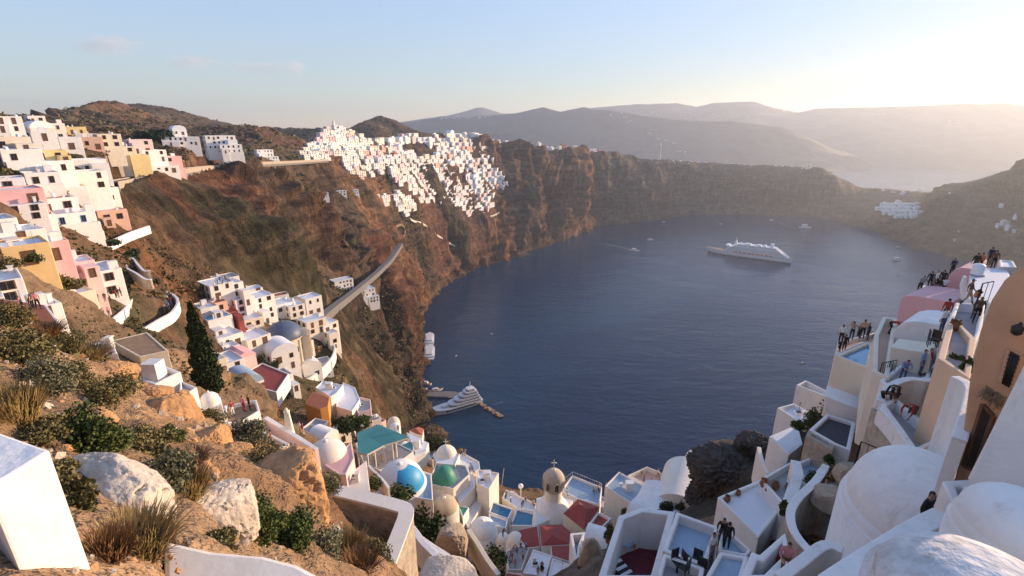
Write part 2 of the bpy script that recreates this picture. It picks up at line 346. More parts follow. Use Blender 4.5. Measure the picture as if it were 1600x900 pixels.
for a, r, z in ((-80, 1, 305), (-80, 30, 320), (-80, 300, 340), (-80, 3500, 50), (85, 1, 299), (85, 30, 318), (85, 300, 330), (85, 3500, 50), (0, 3500, -60), (-40, 3500, 40), (40, 3500, -60), (-40, 1, 306), (40, 1, 299), (0, 1, 303)): cz(a, r, z)
def build_terrain():
    global ZG, LR
    LR = np.log(RAD)
    ca, cl = np.linspace(AZ0, AZ1, 500), np.linspace(LR[0], LR[-1], 700)        # coarse evaluation, then bilinear
    S = tin(CTRL, EDGES, ca, cl)
    bad = np.isnan(S)
    if bad.any(): print('terrain holes', bad.sum()); S[bad] = -.3
    S = blur(S, 6)
    ia = (AZ - AZ0) / (AZ1 - AZ0) * 499; il = (LR - LR[0]) / (LR[-1] - LR[0]) * 699
    i0 = np.minimum(ia.astype(int), 498); j0 = np.minimum(il.astype(int), 698); fa = (ia - i0)[:, None]; fl = (il - j0)[None]
    S = (S[i0][:, j0] * (1 - fa) * (1 - fl) + S[i0 + 1][:, j0] * fa * (1 - fl) + S[i0][:, j0 + 1] * (1 - fa) * fl + S[i0 + 1][:, j0 + 1] * fa * fl)
    A, Rr = np.meshgrid(AZ, RAD, indexing='ij')
    Z = H + S * Rr
    X, Y = Rr * np.sin(A), Rr * np.cos(A)
    P = np.stack([X, Y, Z], -1)
    du = np.gradient(P, axis=0); dv = np.gradient(P, axis=1)
    Nn = np.cross(dv, du); Nn /= np.linalg.norm(Nn, axis=-1, keepdims=True) + 1e-9
    Nn[Nn[..., 2] < 0] *= -1
    steep = 1 - Nn[..., 2]
    cl_ = sstep(.10, .42, steep)
    wf = sstep(150, 380, Rr); wm = sstep(26, 70, Rr) * (1 - sstep(200, 420, Rr)); wn = 1 - sstep(26, 60, Rr)
    disp = np.zeros_like(Z)
    g0 = fbm(X / 175 + 3.3, Y / 175, Z / 600, 3, .42, True)
    disp += sstep(150, 420, Rr) * sstep(.06, .3, steep) * g0 * 58 * sstep(4, 75, Z) * (1 - sstep(450, 620, Rr) * (A < R(-9.5)) * sstep(225, 250, Z))
    g1 = fbm(X / 55, Y / 55, Z / 150, 5, .52, True); g2 = fbm(X / 22 + 9, Y / 22, Z / 30, 4, .55)
    disp += wf * (cl_ * (g1 * 15 * sstep(-5, 50, Z) + g2 * 7) + (1 - cl_) * (g2 * 2.0))
    crag = sstep(.12, .42, fbm(X / 42 + 7, Y / 42, Z / 60, 5, .55, True)); crag2 = sstep(.1, .4, fbm(X / 12 + 2, Y / 12, Z / 16, 5, .55, True))
    wc = sstep(220, 420, Rr); disp += wc * ((crag - .55) * (3 + 9 * cl_) + (crag2 - .5) * 1.8) + wm * (crag2 - .85) * (.3 + .9 * cl_)
    sw = Z / 23 + .9 * vnoise(X / 140, Y / 140, Z / 200) + .35 * g2; sw = sw - np.floor(sw)            # ledges of the lava beds
    disp += wc * cl_ * 7.5 * (np.minimum(sw / .22, (1 - sw) / .78) - .5)
    st = vnoise(X / 160, Y / 160, Z / 6.5 + g2 * .5) * 5.5 + vnoise(X / 80 + 40, Y / 80, Z / 2.6 + g1) * 1.2
    disp += wf * cl_ * st
    m1 = fbm(X / 13, Y / 13, Z / 20, 5, .55, True); m2 = fbm(X / 4 + 3, Y / 4, Z / 4, 4, .55)
    disp += wm * (cl_ * (m1 * 2.4 + m2 * .9) + (1 - cl_) * m2 * .35)
    n1 = fbm(X / 2.6, Y / 2.6, Z / 2.6, 5, .55, True); n2 = fbm(X / .7 + 3, Y / .7, Z / .7, 4, .6)
    disp += wn * (cl_ * (n1 * .34 + n2 * .10) + (1 - cl_) * (n1 * .12 + n2 * .06)) * np.clip(Rr / 9, .25, 1.2)
    soft = np.ones_like(disp)
    for (q, rad) in FLAT:                      # calmer ground where something stands
        a = math.atan2(q[0], q[1]); l = math.log(max(math.hypot(q[0], q[1]), .5)); w = rad / math.hypot(q[0], q[1])
        i0, i1 = np.searchsorted(AZ, [a - 2 * w, a + 2 * w]); j0, j1 = np.searchsorted(LR, [l - 2 * w, l + 2 * w])
        if i1 > i0 and j1 > j0:
            d2 = ((AZ[i0:i1, None] - a) ** 2 + (LR[None, j0:j1] - l) ** 2) / w ** 2
            soft[i0:i1, j0:j1] = np.minimum(soft[i0:i1, j0:j1], 1 - .93 * np.exp(-d2))
    disp *= soft
    P = P + Nn * disp[..., None]
    cut_polys(P)
    ZG = H + S * Rr + disp * Nn[..., 2]
    # ---- colours: albedo of the ground by place
    cols = {'red': (.25, .105, .06), 'orange': (.40, .185, .085), 'brown': (.21, .125, .075), 'olive': (.085, .078, .042), 'dark': (.075, .06, .05), 'grey': (.14, .12, .10), 'sand': (.40, .25, .14), 'tan': (.30, .20, .12), 'umber': (.13, .085, .06)}
    anchors = [(50,600,13,'tan'),(250,760,7,'tan'),(400,690,19,'sand'),(450,750,13,'sand'),(100,540,26,'tan'),(550,860,12,'brown'),(150,560,28,'brown'),(300,650,22,'sand'),
        (690,850,45,'sand'),(930,870,40,'grey'),(1130,750,55,'dark'),(1180,700,56,'dark'),(1250,800,30,'brown'),(1400,700,27,'grey'),(600,720,80,'brown'),(800,800,80,'brown'),
        (60,430,95,'tan'),(230,450,120,'brown'),(240,500,110,'olive'),(250,405,145,'orange'),(200,420,130,'brown'),(300,470,130,'umber'),(230,550,78,'tan'),(150,300,190,'brown'),(130,235,280,'olive'),(190,260,240,'umber'),
        (230,310,225,'olive'),(260,300,250,'red'),(300,290,300,'red'),(250,370,215,'umber'),(310,360,300,'olive'),(380,420,300,'olive'),(350,300,380,'red'),(430,290,470,'orange'),(400,330,400,'umber'),(450,380,400,'umber'),(300,215,420,'umber'),
        (480,320,540,'olive'),(520,350,560,'olive'),(440,420,330,'olive'),(560,420,480,'umber'),(540,470,400,'olive'),(560,330,610,'olive'),(600,350,620,'orange'),(640,390,640,'orange'),(690,400,760,'red'),(760,390,880,'red'),(700,345,745,'olive'),(620,300,680,'olive'),(640,430,620,'orange'),(620,460,560,'red'),
        (580,500,440,'dark'),(630,560,560,'dark'),(600,580,420,'dark'),(540,590,185,'tan'),(580,620,205,'brown'),(560,560,250,'olive'),(520,610,150,'olive'),
        (150,165,880,'orange'),(180,160,910,'orange'),(150,185,780,'brown'),(220,190,800,'red'),(280,180,1300,'umber'),(400,195,770,'red'),(440,225,640,'umber'),(590,185,1090,'brown'),(620,200,1000,'umber'),(360,240,430,'umber'),
        (820,290,1180,'umber'),(780,330,900,'orange'),(830,360,1060,'red'),(890,290,1390,'orange'),(910,320,1440,'orange'),(940,270,1540,'grey'),(990,300,1720,'grey'),(870,250,1330,'umber'),(1100,290,1940,'grey'),(1250,300,1930,'grey'),(1400,320,1950,'umber'),(1500,330,1750,'olive'),(1580,300,1680,'olive'),(1450,380,1700,'umber'),(1290,265,1940,'brown')]
    Wt = np.zeros((NA, len(RAD))); Cc = np.zeros((NA, len(RAD), 3)); AA, LL = np.meshgrid(AZ, LR, indexing='ij')
    wa = AA + .05 * vnoise(AA * 14, LL * 14, LL * 0 + 3); wl = LL + .08 * vnoise(AA * 14 + 50, LL * 14, LL * 0)
    for px, py, r, k in anchors:
        a, s = azs(px, py)
        if r > 250: q = hit(px, py, r * .6); r = math.hypot(q.x, q.y) if q else r
        w = 1 / (((wa - a) ** 2 + (wl - math.log(r)) ** 2) + 4e-4) ** 1.8
        Wt += w; Cc += w[..., None] * np.array(cols[k])
    Cc /= Wt[..., None]
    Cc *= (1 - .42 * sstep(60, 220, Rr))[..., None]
    nz = fbm(X / 30, Y / 30, Z / 30, 5, .6) * wf + fbm(X / 8, Y / 8, Z / 8, 4, .6) * wm + fbm(X / 1.5, Y / 1.5, Z / 1.5, 4, .6) * wn
    flatness = 1 - sstep(.08, .35, steep + nz * .10)
    veg = np.clip(flatness * .75 * sstep(-.35, .25, nz) + .12, 0, 1) * (1 - .6 * wn)
    vc = np.array((.075, .072, .034))
    Cc = Cc * (1 - veg[..., None] * .62) + vc * veg[..., None] * .62
    ck = np.clip(wf * crag * .55 + (wm + wf) * crag2 * .35, 0, .8)[..., None]; Cc = Cc * (1 - ck) + (Cc * .6 + np.array((.13, .082, .055)) * .75) * ck
    bandc = vnoise(X / 200, Y / 200, P[..., 2] / 5 + g2 * .6)
    Cc *= (1 + .22 * nz + wf * cl_ * .26 * bandc)[..., None]
    shore = (1 - sstep(1, 9, P[..., 2] + nz * 4)) * wf
    Cc = Cc * (1 - shore[..., None] * .6) + np.array((.035, .03, .027)) * shore[..., None] * .6
    zc = (P[:-1, :-1, 2] + P[1:, 1:, 2]) / 2
    keep = (zc > -7)
    me, used = grid_mesh('terrain', P, keep)
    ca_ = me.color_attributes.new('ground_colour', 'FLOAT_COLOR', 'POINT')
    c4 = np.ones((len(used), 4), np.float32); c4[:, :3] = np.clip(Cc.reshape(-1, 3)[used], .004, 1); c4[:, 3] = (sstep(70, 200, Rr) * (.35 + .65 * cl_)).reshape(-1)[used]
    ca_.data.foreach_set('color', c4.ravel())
    o = link('terrain', me); tag(o, 'rugged brown volcanic caldera slopes and cliffs falling to the bay', 'terrain', kind='structure')
    m = bpy.data.materials.new('volcanic_ground'); nt, b = nodes_of(m); N = nt.nodes.new; L = nt.links.new
    at_ = N('ShaderNodeAttribute'); at_.attribute_name = 'ground_colour'
    geo = N('ShaderNodeNewGeometry'); cd = N('ShaderNodeVectorMath'); cd.operation = 'LENGTH'
    # grain in metres at three sizes: stones, boulders, outcrops
    def noise(sc_, det=5, ro=.65):
        n = N('ShaderNodeTexNoise'); n.inputs['Scale'].default_value = sc_; n.inputs['Detail'].default_value = det; n.inputs['Roughness'].default_value = ro
        L(geo.outputs['Position'], n.inputs['Vector']); return n
    na, nb_, nc_ = noise(.09, 8, .7), noise(.9, 6, .7), noise(9, 5, .7)
    def rng(n, lo, hi):
        r = N('ShaderNodeMapRange'); r.inputs[1].default_value = .3; r.inputs[2].default_value = .7; r.inputs[3].default_value = lo; r.inputs[4].default_value = hi; L(n.outputs['Fac'], r.inputs[0]); return r
    mul = N('ShaderNodeMath'); mul.operation = 'MULTIPLY'; L(rng(na, .5, 1.5).outputs[0], mul.inputs[0]); L(rng(nb_, .72, 1.28).outputs[0], mul.inputs[1])
    mul2 = N('ShaderNodeMath'); mul2.operation = 'MULTIPLY'; L(mul.outputs[0], mul2.inputs[0]); L(rng(nc_, .8, 1.2).outputs[0], mul2.inputs[1])
    def aniso(sx, sy, sz, det=6, ro=.7):
        mp = N('ShaderNodeMapping'); mp.inputs['Scale'].default_value = (sx, sy, sz); L(geo.outputs['Position'], mp.inputs['Vector'])
        n = N('ShaderNodeTexNoise'); n.inputs['Scale'].default_value = 1; n.inputs['Detail'].default_value = det; n.inputs['Roughness'].default_value = ro; n.inputs['Distortion'].default_value = .6; L(mp.outputs[0], n.inputs['Vector']); return n
    ns, nv = aniso(.016, .016, .16), aniso(.11, .11, .022)          # ash and lava beds; upright cracks
    mu3 = N('ShaderNodeMath'); mu3.operation = 'MULTIPLY'; L(rng(ns, .42, 1.58).outputs[0], mu3.inputs[0]); L(rng(nv, .5, 1.5).outputs[0], mu3.inputs[1])
    mixf = N('ShaderNodeMix'); mixf.data_type = 'FLOAT'; mixf.inputs[2].default_value = 1.0; L(at_.outputs['Alpha'], mixf.inputs[0]); L(mu3.outputs[0], mixf.inputs[3])
    mu4 = N('ShaderNodeMath'); mu4.operation = 'MULTIPLY'; L(mul2.outputs[0], mu4.inputs[0]); L(mixf.outputs[0], mu4.inputs[1])
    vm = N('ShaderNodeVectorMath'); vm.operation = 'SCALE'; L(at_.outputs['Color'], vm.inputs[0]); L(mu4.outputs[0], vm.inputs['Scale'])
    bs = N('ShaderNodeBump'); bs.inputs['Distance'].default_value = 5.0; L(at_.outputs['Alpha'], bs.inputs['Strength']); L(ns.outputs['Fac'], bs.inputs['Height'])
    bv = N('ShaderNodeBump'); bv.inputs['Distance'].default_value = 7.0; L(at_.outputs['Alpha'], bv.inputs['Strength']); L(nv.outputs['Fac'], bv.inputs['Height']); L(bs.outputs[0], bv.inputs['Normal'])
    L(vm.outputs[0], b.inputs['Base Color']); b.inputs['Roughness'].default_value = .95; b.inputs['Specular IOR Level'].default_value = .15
    b1 = N('ShaderNodeBump'); b1.inputs['Strength'].default_value = .8; b1.inputs['Distance'].default_value = 3.5; L(na.outputs['Fac'], b1.inputs['Height']); L(bv.outputs[0], b1.inputs['Normal'])
    b2 = N('ShaderNodeBump'); b2.inputs['Strength'].default_value = .7; b2.inputs['Distance'].default_value = .45; L(nb_.outputs['Fac'], b2.inputs['Height']); L(b1.outputs[0], b2.inputs['Normal'])
    b3 = N('ShaderNodeBump'); b3.inputs['Strength'].default_value = .6; b3.inputs['Distance'].default_value = .05; L(nc_.outputs['Fac'], b3.inputs['Height']); L(b2.outputs[0], b3.inputs['Normal'])
    L(b3.outputs[0], b.inputs['Normal'])
    me.materials.append(m)
    return o
def ground_z(x, y):
    a = math.atan2(x, y); l = math.log(max(math.hypot(x, y), 1.25))
    i = (a - AZ0) / (AZ1 - AZ0) * (NA - 1); i0 = int(min(max(i, 0), NA - 2)); fi = i - i0
    j0 = int(min(max(np.searchsorted(LR, l) - 1, 0), len(LR) - 2)); fj = (l - LR[j0]) / (LR[j0 + 1] - LR[j0])
    return float((ZG[i0, j0] * (1 - fj) + ZG[i0, j0 + 1] * fj) * (1 - fi) + (ZG[i0 + 1, j0] * (1 - fj) + ZG[i0 + 1, j0 + 1] * fj) * fi)
def hit(px, py, r0=20.0, r1=2900.0):
    """the ground point seen at a pixel (first crossing beyond r0)"""
    a, s = azs(px, py)
    i = (a - AZ0) / (AZ1 - AZ0) * (NA - 1); i0 = int(min(max(i, 0), NA - 2)); fi = i - i0
    col = (ZG[i0] * (1 - fi) + ZG[i0 + 1] * fi - H) / RAD
    ok = np.where((col >= s) & (RAD > r0) & (RAD < r1))[0]
    if not len(ok): return hit(px, py + 1.5, r0, r1) if (r0 > 500 and py < 420) else None
    r = float(RAD[ok[0]]); p = at(px, py, r=r)
    return p if p.z > 0 else at(px, py, z=0)
FLAT, CUT = [], []
# ---------------------------------------------------------------- sea
def build_sea():
    mb = MB(); S = 30000.0
    mb.add([(-S, -2000, 0), (S, -2000, 0), (S, S, 0), (-S, S, 0)], [(0, 1, 2, 3)])
    o = mb.build('sea'); tag(o, 'deep blue rippled water of the bay', 'sea', kind='structure')
    m = bpy.data.materials.new('sea_water'); nt, b = nodes_of(m); N = nt.nodes.new; L = nt.links.new
    b.inputs['Base Color'].default_value = (.001, .036, .088, 1); b.inputs['Roughness'].default_value = .16; b.inputs['IOR'].default_value = 1.333; b.inputs['Specular IOR Level'].default_value = .3
    geo = N('ShaderNodeNewGeometry'); last = None
    for sc_, sx, dist, st, rot in ((.011, 2.6, 5.0, .35, .35), (.05, 2.4, 1.6, .55, .3), (.16, 1.8, .6, .6, .5), (.6, 1.4, .14, .6, .2)):
        mp = N('ShaderNodeMapping'); mp.inputs['Rotation'].default_value = (0, 0, rot); mp.inputs['Scale'].default_value = (sc_, sc_ * sx, sc_)
        n = N('ShaderNodeTexNoise'); n.inputs['Scale'].default_value = 1; n.inputs['Detail'].default_value = 3; n.inputs['Distortion'].default_value = .4
        L(geo.outputs['Position'], mp.inputs['Vector']); L(mp.outputs[0], n.inputs['Vector'])
        bp = N('ShaderNodeBump'); bp.inputs['Strength'].default_value = st; bp.inputs['Distance'].default_value = dist
        L(n.outputs['Fac'], bp.inputs['Height'])
        if last: L(last.outputs[0], bp.inputs['Normal'])
        last = bp
    L(last.outputs[0], b.inputs['Normal'])
    # patches of calmer and rougher water
    n = N('ShaderNodeTexNoise'); n.inputs['Scale'].default_value = .004; n.inputs['Detail'].default_value = 4; L(geo.outputs['Position'], n.inputs['Vector'])
    r = N('ShaderNodeMapRange'); r.inputs[1].default_value = .35; r.inputs[2].default_value = .65; r.inputs[3].default_value = .10; r.inputs[4].default_value = .24
    L(n.outputs['Fac'], r.inputs[0]); L(r.outputs[0], b.inputs['Roughness'])
    o.data.materials.append(m)
# ---------------------------------------------------------------- mountains across the water
def build_far_mountains():
    m = paint('far_mountain_ground', (.12, .10, .08), .95, .3, .003, .8, .006, bdist=30.)
    def ridge(name, label, pts, r0, depth, base_py, seed, foot=None):
        """pts: skyline pixels; the ridge stands at distance r0, its foot nearer"""
        xs = [p[0] for p in pts]; n = 220; k = 60
        P = np.zeros((n, k, 3)); X = np.linspace(xs[0], xs[-1], n); Yp = np.interp(X, xs, [p[1] for p in pts])
        for i in range(n):
            a, s = azs(X[i], Yp[i]); top = H + s * r0
            for j in range(k):
                t = j / (k - 1)          # 0 foot (near) .. .8 crest .. 1 behind
                if t < .8: q = t / .8; r = r0 - depth * (1 - q); z = -20 + (top + 20) * (q ** 1.25)
                else: q = (t - .8) / .2; r = r0 + depth * .5 * q; z = top * (1 - q)
                P[i, j] = (r * math.sin(a), r * math.cos(a), z)
        d = fbm(P[..., 0] / 700 + seed, P[..., 1] / 700, P[..., 2] / 900, 5, .55, True)
        env = np.sin(np.clip(np.linspace(0, 1.25, k), 0, 1) * math.pi)[None]
        P[..., 2] += d * 70 * env
        P[..., 2] += fbm(P[..., 0] / 120 + seed, P[..., 1] / 120, P[..., 2] / 100, 3, .5) * 9
        me, _ = grid_mesh(name, P); me.materials.append(m); o = link(name, me); tag(o, label, 'mountain', kind='structure')
        return P
    FARP['a'] = ridge('mountain_range', 'hazy far range with the highest skyline across the strait', [(300,206),(560,200),(640,188),(700,180),(752,167),(785,177),(850,178),(930,168),(985,163),(1055,161),(1090,167),(1115,160),(1175,158),(1210,168),(1245,176),(1280,169),(1400,166),(1500,162),(1575,161),(1600,165),(1680,160),(1800,170),(1960,176)], 7600, 2500, 250, 3)
    FARP['b'] = ridge('mountain_spur', 'nearer hazy blue spur sloping down to the strait', [(480,206),(640,190),(665,186),(720,182),(800,178),(848,167),(875,174),(910,168),(955,172),(1010,181),(1080,188),(1150,190),(1220,197),(1260,212),(1300,232),(1335,243),(1350,249),(1362,256)], 5200, 900, 255, 11)
FARP = {}
def build_haze():
    mb = MB(); mb.box((0, 3850, 349.5), (16000, 12300, 703), None)
    o = mb.build('haze'); tag(o, 'thin warm evening haze over the bay', 'haze', kind='stuff')
    m = bpy.data.materials.new('evening_haze'); m.use_nodes = True; nt = m.node_tree
    for n in list(nt.nodes):
        if n.type == 'BSDF_PRINCIPLED': nt.nodes.remove(n)
    v = nt.nodes.new('ShaderNodeVolumePrincipled'); v.inputs['Density'].default_value = HAZE
    v.inputs['Color'].default_value = (.80, .88, 1.0, 1); v.inputs['Anisotropy'].default_value = .5
    nt.links.new(v.outputs[0], nt.nodes['Material Output'].inputs['Volume'])
    o.data.materials.append(m)
HAZE = 0.9e-4
# ---------------------------------------------------------------- building helpers
def view(ox, oy, k): return lambda *q: [(ox + x / k, oy + y / k) for x, y in q]
VA = view(350, 640, 3.4625); VB = view(700, 680, 4.091); VC = view(930, 680, 4.091); VD = view(1150, 560, 2.6467); VE = view(1200, 380, 4.0)
V5 = view(0, 340, 4.0); V6 = view(300, 380, 4.0); V7 = view(400, 560, 4.0); V8 = view(0, 560, 2.6475); V1 = view(0, 130, 4.0)
def area2(p): return sum(p[i].x * p[(i + 1) % len(p)].y - p[(i + 1) % len(p)].x * p[i].y for i in range(len(p)))
def inset(P, t):
    """inward offset of a CCW polygon (list of 2D Vectors)"""
    n = len(P); out = []
    for i in range(n):
        a, b, c = P[i - 1], P[i], P[(i + 1) % n]
        d1 = (b - a).normalized(); d2 = (c - b).normalized(); n1 = Vector((-d1.y, d1.x)); n2 = Vector((-d2.y, d2.x))
        m = n1 + n2
        m = m.normalized() if m.length > 1e-3 else n1
        out.append(b + m * (t / max(.45, m.dot(n1))))
    return out
_win_mesh = {}
def window_mesh(frame, arched=False, door=False):
    k = (frame.name, arched, door)
    if k in _win_mesh: return _win_mesh[k]
    fr, pa = MB(), MB(); t = .11
    out = [(-.5, -.5), (.5, -.5)] + ([(.5 * math.cos(a), .18 + .32 * math.sin(a)) for a in np.linspace(0, math.pi, 9)] if arched else [(.5, .5), (-.5, .5)])
    inn = [(x * (1 - 2 * t), y * (1 - 1.2 * t)) for x, y in out]; n = len(out)
    vs = [(x, -.07, y) for x, y in out] + [(x, -.07, y) for x, y in inn] + [(x, .12, y) for x, y in out] + [(x, -.012, y) for x, y in inn]
    fs = []
    for i in range(n):
        j = (i + 1) % n; fs += [(i, j, n + j, n + i), (j, i, 2 * n + i, 2 * n + j), (n + i, n + j, 3 * n + j, 3 * n + i)]
    fr.add(vs, fs, frame)
    if not door: fr.box((0, -.03, 0), (.06, .05, .95), frame)
    pa.add([(x, -.014, y) for x, y in inn], [tuple(range(n))], WOODBR if door else GLASSD)
    _win_mesh[k] = (fr.mesh('window_frame'), pa.mesh('window_pane'))
    return _win_mesh[k]
def put_window(root, base, p, nrm, w, h, kind='w', far=False):
    """p world centre on the wall, nrm outward"""
    frame = {'w': WCLEAN, 'b': WOODBL, 'n': WOODBR, 'a': WCLEAN, 'd': WOODBR, 'D': WOODBL, 'g': DECKGREY, 'A': DECKGREY}[kind]
    fm, pm = window_mesh(frame, kind in 'aA', kind in 'dD')
    rz = math.atan2(nrm[0], -nrm[1])
    o = link('door' if kind in 'dD' else 'window', fm, root, Vector(p) - base, (0, 0, rz), (w, 1, h))
    c = link('door_leaf' if kind in 'dD' else 'pane', pm, o)
    return o
def bevel(o, w=.07, seg=2):
    m = o.modifiers.new('soft_edge', 'BEVEL'); m.width = w; m.segments = seg; m.limit_method = 'ANGLE'; m.angle_limit = R(40)
BLOCKS = []
def block(label, poly, r=None, z=None, drop=4.0, ph=.45, pt=.25, wall=W, deck=DECKWHITE, wins=(), name='house', cat='house', group=None, bev=.06, ridge=None):
    BLOCKS.append(dict(label=label, poly=list(poly), r=r, z=z, drop=drop, ph=ph, pt=pt, wall=wall, deck=deck, wins=wins, name=name, cat=cat, group=group, bev=bev, ridge=ridge))
    b = BLOCKS[-1]
    zt = z if z is not None else zat(*b['poly'][0], r); b['zt'] = zt
    P = [at(x, y, z=zt).to_2d() for x, y in b['poly']]
    b['flip'] = area2(P) < 0
    if b['flip']: P = P[::-1]
    b['P'] = P
    CUTPOLY.append((P, zt - ph - .35))
    return zt
CUTPOLY = []
def wall_point(b, e, px, py):
    n = len(b['poly']); p, q = [at(*b['poly'][k % n], z=b['zt']) for k in (e, e + 1)]
    d = (q - p).to_2d().normalized(); nr = Vector((d.y, -d.x))
    c = sum(b['P'], Vector((0, 0))) / n
    if nr.dot(p.to_2d() - c) < 0: nr = -nr
    x, y, v = ray(px, py); k = nr.dot(p.to_2d()) / max(1e-6, nr.x * x + nr.y * y) if abs(nr.x * x + nr.y * y) > 1e-6 else 1
    return Vector((x * k, y * k, H + v * k)), nr
def make_block(b):
    P, zt, ph, pt, drop = b['P'], b['zt'], b['ph'], b['pt'], b['drop']; n = len(P)
    c = sum(P, Vector((0, 0))) / n; base = Vector((c.x, c.y, zt - drop))
    root = empty(b['name'], base); tag(root, b['label'], b['cat'], b['group'])
    I = inset(P, pt); L = lambda p, z: (p.x - base.x, p.y - base.y, z - base.z)
    mb = MB()
    vs = [L(p, zt - drop) for p in P] + [L(p, zt) for p in P] + [L(p, zt) for p in I] + [L(p, zt - ph - .02) for p in I]
    fs = []
    for i in range(n):
        j = (i + 1) % n
        fs += [(i, j, n + j, n + i), (n + i, n + j, 2 * n + j, 2 * n + i), (2 * n + i, 2 * n + j, 3 * n + j, 3 * n + i)]
    fs.append(tuple(range(n - 1, -1, -1)))
    if ph < .06:                                # plain top without parapet
        vs = vs[:2 * n]; fs = [(i, (i + 1) % n, n + (i + 1) % n, n + i) for i in range(n)] + [tuple(range(n - 1, -1, -1)), tuple(range(n, 2 * n))]
    mb.add(vs, fs, b['wall']); w = mb.build('wall', root)
    if b['bev']: bevel(w, b['bev'])
    if not (ph < .06 and b['deck'] == b['wall']):
        dk = MB(); J = inset(P, pt * .9); m2 = len(J); zd = zt - ph if ph >= .06 else zt + .03
        dk.add([L(p, zd) for p in J] + [L(p, zd - (.12 if ph >= .06 else .025)) for p in J], [tuple(range(m2))] + [(i, m2 + i, m2 + (i + 1) % m2, (i + 1) % m2) for i in range(m2)], b['deck'])
        dk.build('roof_deck', root)
    if b['ridge']:
        Pq = [at(x, y, z=zt + .04) for x, y in b['poly']]; c2 = sum((Vector(p) for p in Pq), Vector()) / len(Pq)
        Pq = [c2 + (p - c2) * 1.03 for p in Pq]; (ra, rb), hh = b['ridge']
        A, B = at(*ra, z=zt + hh), at(*rb, z=zt + hh); V = [p - base for p in Pq + [A, B]]; m4 = len(Pq)
        if m4 == 4: fs = [(0, 1, 4), (1, 2, 5, 4), (2, 3, 5), (3, 0, 4, 5)]
        else: fs = [(i, (i + 1) % m4, m4) for i in range(m4)]
        fs.append(tuple(range(m4 - 1, -1, -1)))
        rf = MB(); rf.add(V, fs, b['deck']); ro = rf.build('roof', root)
    for e, px, py, ww, hh, kind in b['wins']:
        p, nr = wall_point(b, e, px, py)
        put_window(root, base, p, nr, ww, hh, kind)
    b['root'], b['base'] = root, base
    if b['cat'] == 'house' and not b['ridge'] and b['name'] == 'house' and min(rr.length for rr in P) > 40:
        q = max(P, key=lambda p: (p - c).length); rd = random.Random(int(zt * 100)); k = (q - c).length * .22
        clutter(root, [(-k, -k), (k, k)], drop - ph if ph >= .06 else drop + .03, rd, 1.2)
    return root
def dome_part(root, base, c, rad, hgt, mat, name='dome', n=28, cross=None, drum=0, drum_mat=None, finial=True):
    mb = MB(); prof = [(rad * math.cos(t), hgt * math.sin(t)) for t in np.linspace(0, math.pi / 2, 12)]
    if drum: 
        dm = MB(); dm.lathe((0, 0, 0), [(rad * 1.06, -drum), (rad * 1.06, -.06), (rad * 1.0, .03)], n, drum_mat or W); dm.build('drum', root, Vector(c) - base)
    mb.lathe((0, 0, 0), prof, n, mat); d = mb.build(name, root, Vector(c) - base)
    if finial:
        f = MB(); f.lathe((0, 0, hgt * .99), [(rad * .1, -.05), (rad * .1, .12), (rad * .04, .2), (0.001, .22)], 10, W)
        if cross: f.box((0, 0, hgt + .2 + cross / 2), (.09, .09, cross), W); f.box((0, 0, hgt + .2 + cross * .62), (cross * .6, .09, .09), W)
        f.build('finial', d)
    return d
def vault_mesh(w, l, h, mat, n=14, base_h=0.0):
    """half-round roof along local y, closed ends"""
    mb = MB(); vs = []
    prof = [(w / 2, -base_h)] + [(w / 2 * math.cos(t), h * math.sin(t)) for t in np.linspace(0, math.pi, n)] + [(-w / 2, -base_h)]
    m = len(prof)
    for y in (-l / 2, l / 2): vs += [(x, y, z) for x, z in prof]
    fs = [(i, m + i, m + i + 1, i + 1) for i in range(m - 1)]
    mb.add(vs, fs, mat, True); mb.add(vs[:m], [tuple(range(m))], mat); mb.add(vs[m:], [tuple(range(m - 1, -1, -1))], mat)
    return mb
WALLS = []
def wallpath(label, pts, r=None, z=None, thick=.4, height=1.5, mat=W, cap=W, name='parapet_wall', cat='wall', group=None, capt=.1):
    """free-standing wall; pts are pixels of its top edge (px, py) on one level, or (px, py, r)"""
    WALLS.append((label, pts, r, z, thick, height, mat, cap, name, cat, group, capt))
